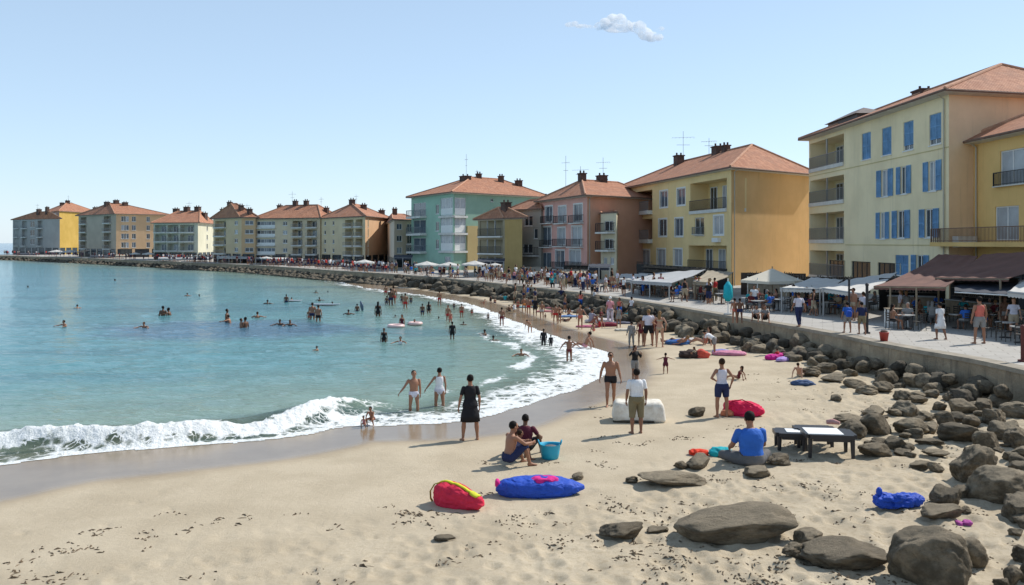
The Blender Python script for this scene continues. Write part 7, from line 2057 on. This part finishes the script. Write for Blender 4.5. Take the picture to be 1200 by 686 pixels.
# bathers crowded along the rocks of the far sand
for _ in range(34):
    px = rs.uniform(585, 760); t_ = (px - 585) / 175
    py = 352 + 28 * t_ + rs.uniform(-7, 5)
    X, Y, z = P(px, py)
    if sdist(X, Y)[0] < 3.2: continue
    s_ = rs.random() < 0.6; po, me, top = rs.choice(SITM if s_ else STM)
    crowd_one(me, top, rs.uniform(0.8, 0.95) if s_ else rs.uniform(1.3, 1.65), X, Y, rs.uniform(0, 360), 'small figure among the bathers crowded below the rocks of the far sand', 'bathers below the rocks of the far sand', z - (0.30 if s_ else 0.01))
for k, (px, py, cn) in enumerate([(640, 366, (0.5, 0.2, 0.2)), (668, 372, (0.15, 0.25, 0.45)), (672, 366, (0.6, 0.58, 0.55)), (690, 384, (0.45, 0.12, 0.2)), (735, 388, (0.55, 0.5, 0.42)), (615, 361, (0.2, 0.35, 0.4)), (630, 360, (0.5, 0.42, 0.2)), (728, 380, (0.12, 0.12, 0.16)), (650, 362, (0.3, 0.1, 0.12))]):
    heap(px, py, 1.5, 0.8, 0.16, 60 + k, cn, 'towel spread on the far sand below the rocks', group='towels on the far sand')
for (a0, a1, y, mt, lab) in [(560, 592, 316.5, CV_D, 'added dark canopy for the shade below the ochre house with dark glazed balconies'), (462, 484, 313, CV_D, 'added dark canopy for the shade left of the mint green building'), (690, 716, 319, CV_D, 'added dark canopy for the shade below the peach side wall of the pink house')]:  # extra canopies, added to darken this stretch of promenade like shade
    Y = wallY((a0 + a1) / 2) * 1.16 + 2; y = HYP + (CAMZ - ZP - 1.75) * 1000 / Y
    awning('awning', lab, (a0, y - 3, Y + 6), (a1, y - 3, Y + 6), (a0 - 1, y, Y), (a1 - 1, y + .3, Y), mt, posts=(0.03, 0.5, 0.97), valance=0.3, sag=0.1, group=AG)
# the far crowd reads as one mass: people, chairs and tables a pixel or two wide
sm = [merged('stand', L('tan', 'black', 'short', [('tshirt', c), ('shorts', 'navy')]), 0.06)[0] for c in ('black', 'white', 'navy', 'red', 'grey', 'maroon')]
V_, F_, MI, mts, off = [], [], [], [], 0
mset = {}
for _ in range(330):
    px = rs.choice((rs.uniform(2, 455), rs.uniform(180, 455))); Yw = wallY(px); Y = Yw + 1.5 + Yw * rs.uniform(0.0, 0.09)
    me = sm[rs.randrange(6)]; v = np.zeros(len(me.vertices) * 3); me.vertices.foreach_get('co', v); v = v.reshape(-1, 3) * (0.9 if rs.random() < .6 else .65)
    a = rs.uniform(0, 6.28); ca, sa = math.cos(a), math.sin(a)
    V_ += [(x * ca - y * sa + (px - CXP) * Y / FPX, x * sa + y * ca + Y, z_ + ZP) for x, y, z_ in v]
    for q_ in me.polygons:
        F_.append(tuple(i + off for i in q_.vertices)); mt = me.materials[q_.material_index]; MI.append(mset.setdefault(mt.name, len(mset)))
    off += len(v)
me = bpy.data.meshes.new('crowd'); me.from_pydata(V_, [], F_)
for nm in mset: me.materials.append(bpy.data.materials[nm])
me.polygons.foreach_set('material_index', MI); me.update()
tag(link('crowd', me), 'distant crowd filling the far quay below the row of buildings', 'crowd', kind='stuff')

# ------------------------------------------------------------------ small promenade things
X, Y = unp(1036, 400, ZP); b = empty('flower_pot', (X, Y, ZP)); tag(b, 'red pot standing alone at the edge of the promenade', 'pot')
m = MB(); m.tube([(0, 0, 0), (0, 0, .30), (0, 0, .33), (0, 0, .345)], [.13, .17, .185, .165], 16); m.build('pot_body', mat('red_paint', (0.38, 0.05, 0.035), 0.6, noise=.2), b, smooth=True)
m = MB(); m.ball((0, 0, .36), (.14, .14, .06), 2); m.build('soil', mat('soil', (0.10, 0.05, 0.035), 0.95, noise=.4, nscale=9), b)
def pole(px, ytop, ybase, r_, mt, label, name='post'):
    X, Y = unp(px, ybase, ZP); h = (ybase - ytop) * Y / FPX
    b = empty(name, (X, Y, ZP)); tag(b, label, 'post')
    m = MB(); m.tube([(0, 0, 0), (0, 0, h)], r_, 10); m.build('shaft', mt, b)
    m = MB(); m.tube([(0, 0, 0), (0, 0, .06)], r_ * 2.2, 12); m.build('base_plate', mt, b)
    m = MB(); m.ball((0, 0, h), r_ * 1.3, 2); m.build('finial', mt, b)
pole(1016, 334, 391, 0.06, M_RAILB, 'dark post standing by the two walkers before the brown awning')
pole(995, 328, 376, 0.05, M_RAILB, 'thinner dark pole at the front of the longer white awning')
pole(1199, 384, 424, 0.07, mat('rust_red', (0.12, 0.03, 0.025), 0.7, noise=.3), 'dark red post at the right edge of the promenade')
# white bench like rack under the left brown awning
X, Y = unp(1054, 384, ZP); b = empty('rack', (X, Y, ZP), R(-6)); tag(b, 'white wooden rack under the left brown awning', 'rack')
for sx_ in (-1, 1):
    m = MB(); m.box((sx_ * .48, 0, .40), (.06, .06, .80)); m.build('leg', M_WHITE, b)
    m = MB(); m.box((sx_ * .48, .4, .40), (.06, .06, .80)); m.build('leg', M_WHITE, b)
m = MB(); m.box((0, .2, .82), (1.06, .5, .04)); m.build('top_shelf', WOODP, b)
m = MB(); m.box((0, .2, .20), (.88, .46, .05)); m.build('lower_shelf', M_WHITE, b)
# air conditioner on the corner of the blue shuttered building
u0, u1, z0, z1 = BLUE.front.rect(1103, 1110.5, 280, 290)
BLUE.box_on(BLUE.side, 0.15, 1.5, z0, z1 + 0.15, 0.12, 0.6, 'air_conditioner', M_WHITE)

# ------------------------------------------------------------------ a small cloud
bm = bmesh.new()
YC = 1600.0
for (px, py, rx, ry) in [(668, 29, 7, 2.6), (674, 28, 5, 3), (682, 31, 8, 1.8), (692, 31.5, 7, 1.5), (702, 31, 6, 4.5), (709, 28, 7, 6.5), (718, 25.5, 9, 8.5), (727, 26, 8, 9), (733, 31, 9, 7), (743, 32, 8, 5.5), (750, 33, 8, 8), (756, 40, 9, 7), (764, 43.5, 9, 5.5), (771, 44, 7, 4), (774, 34, 5, 2.2), (722, 33, 16, 4)]:
    c = W3(px, py, YC + random.uniform(-20, 20)); k = YC / FPX
    bmesh.ops.create_icosphere(bm, subdivisions=3, radius=1, matrix=Matrix.Translation(c) @ Matrix.Diagonal((rx * k, max(rx, ry) * k, ry * k * 1.1, 1)))
me = bpy.data.meshes.new('cloud'); bm.to_mesh(me); bm.free()
t = NT('cloud_vapour')
t.nt.nodes.remove(t.p)
pv = t.n('ShaderNodeVolumePrincipled'); pv.inputs['Color'].default_value = (1, 1, 1, 1); pv.inputs['Anisotropy'].default_value = 0.0
g = t.n('ShaderNodeNewGeometry')
dn = t.noise(g.outputs['Position'], 0.045, 5, 0.65)
t.l(t.math('MULTIPLY', t.maprange(dn, 0.36, 0.58), 0.11), pv.inputs['Density'])
t.l(pv.outputs[0], t.out.inputs['Volume'])
me.materials.append(t.m)
tag(link('cloud', me), 'small white wispy cloud alone in the clear sky', 'cloud')
_w = bpy.data.scenes.get('workshop')
if _w: bpy.data.scenes.remove(_w)
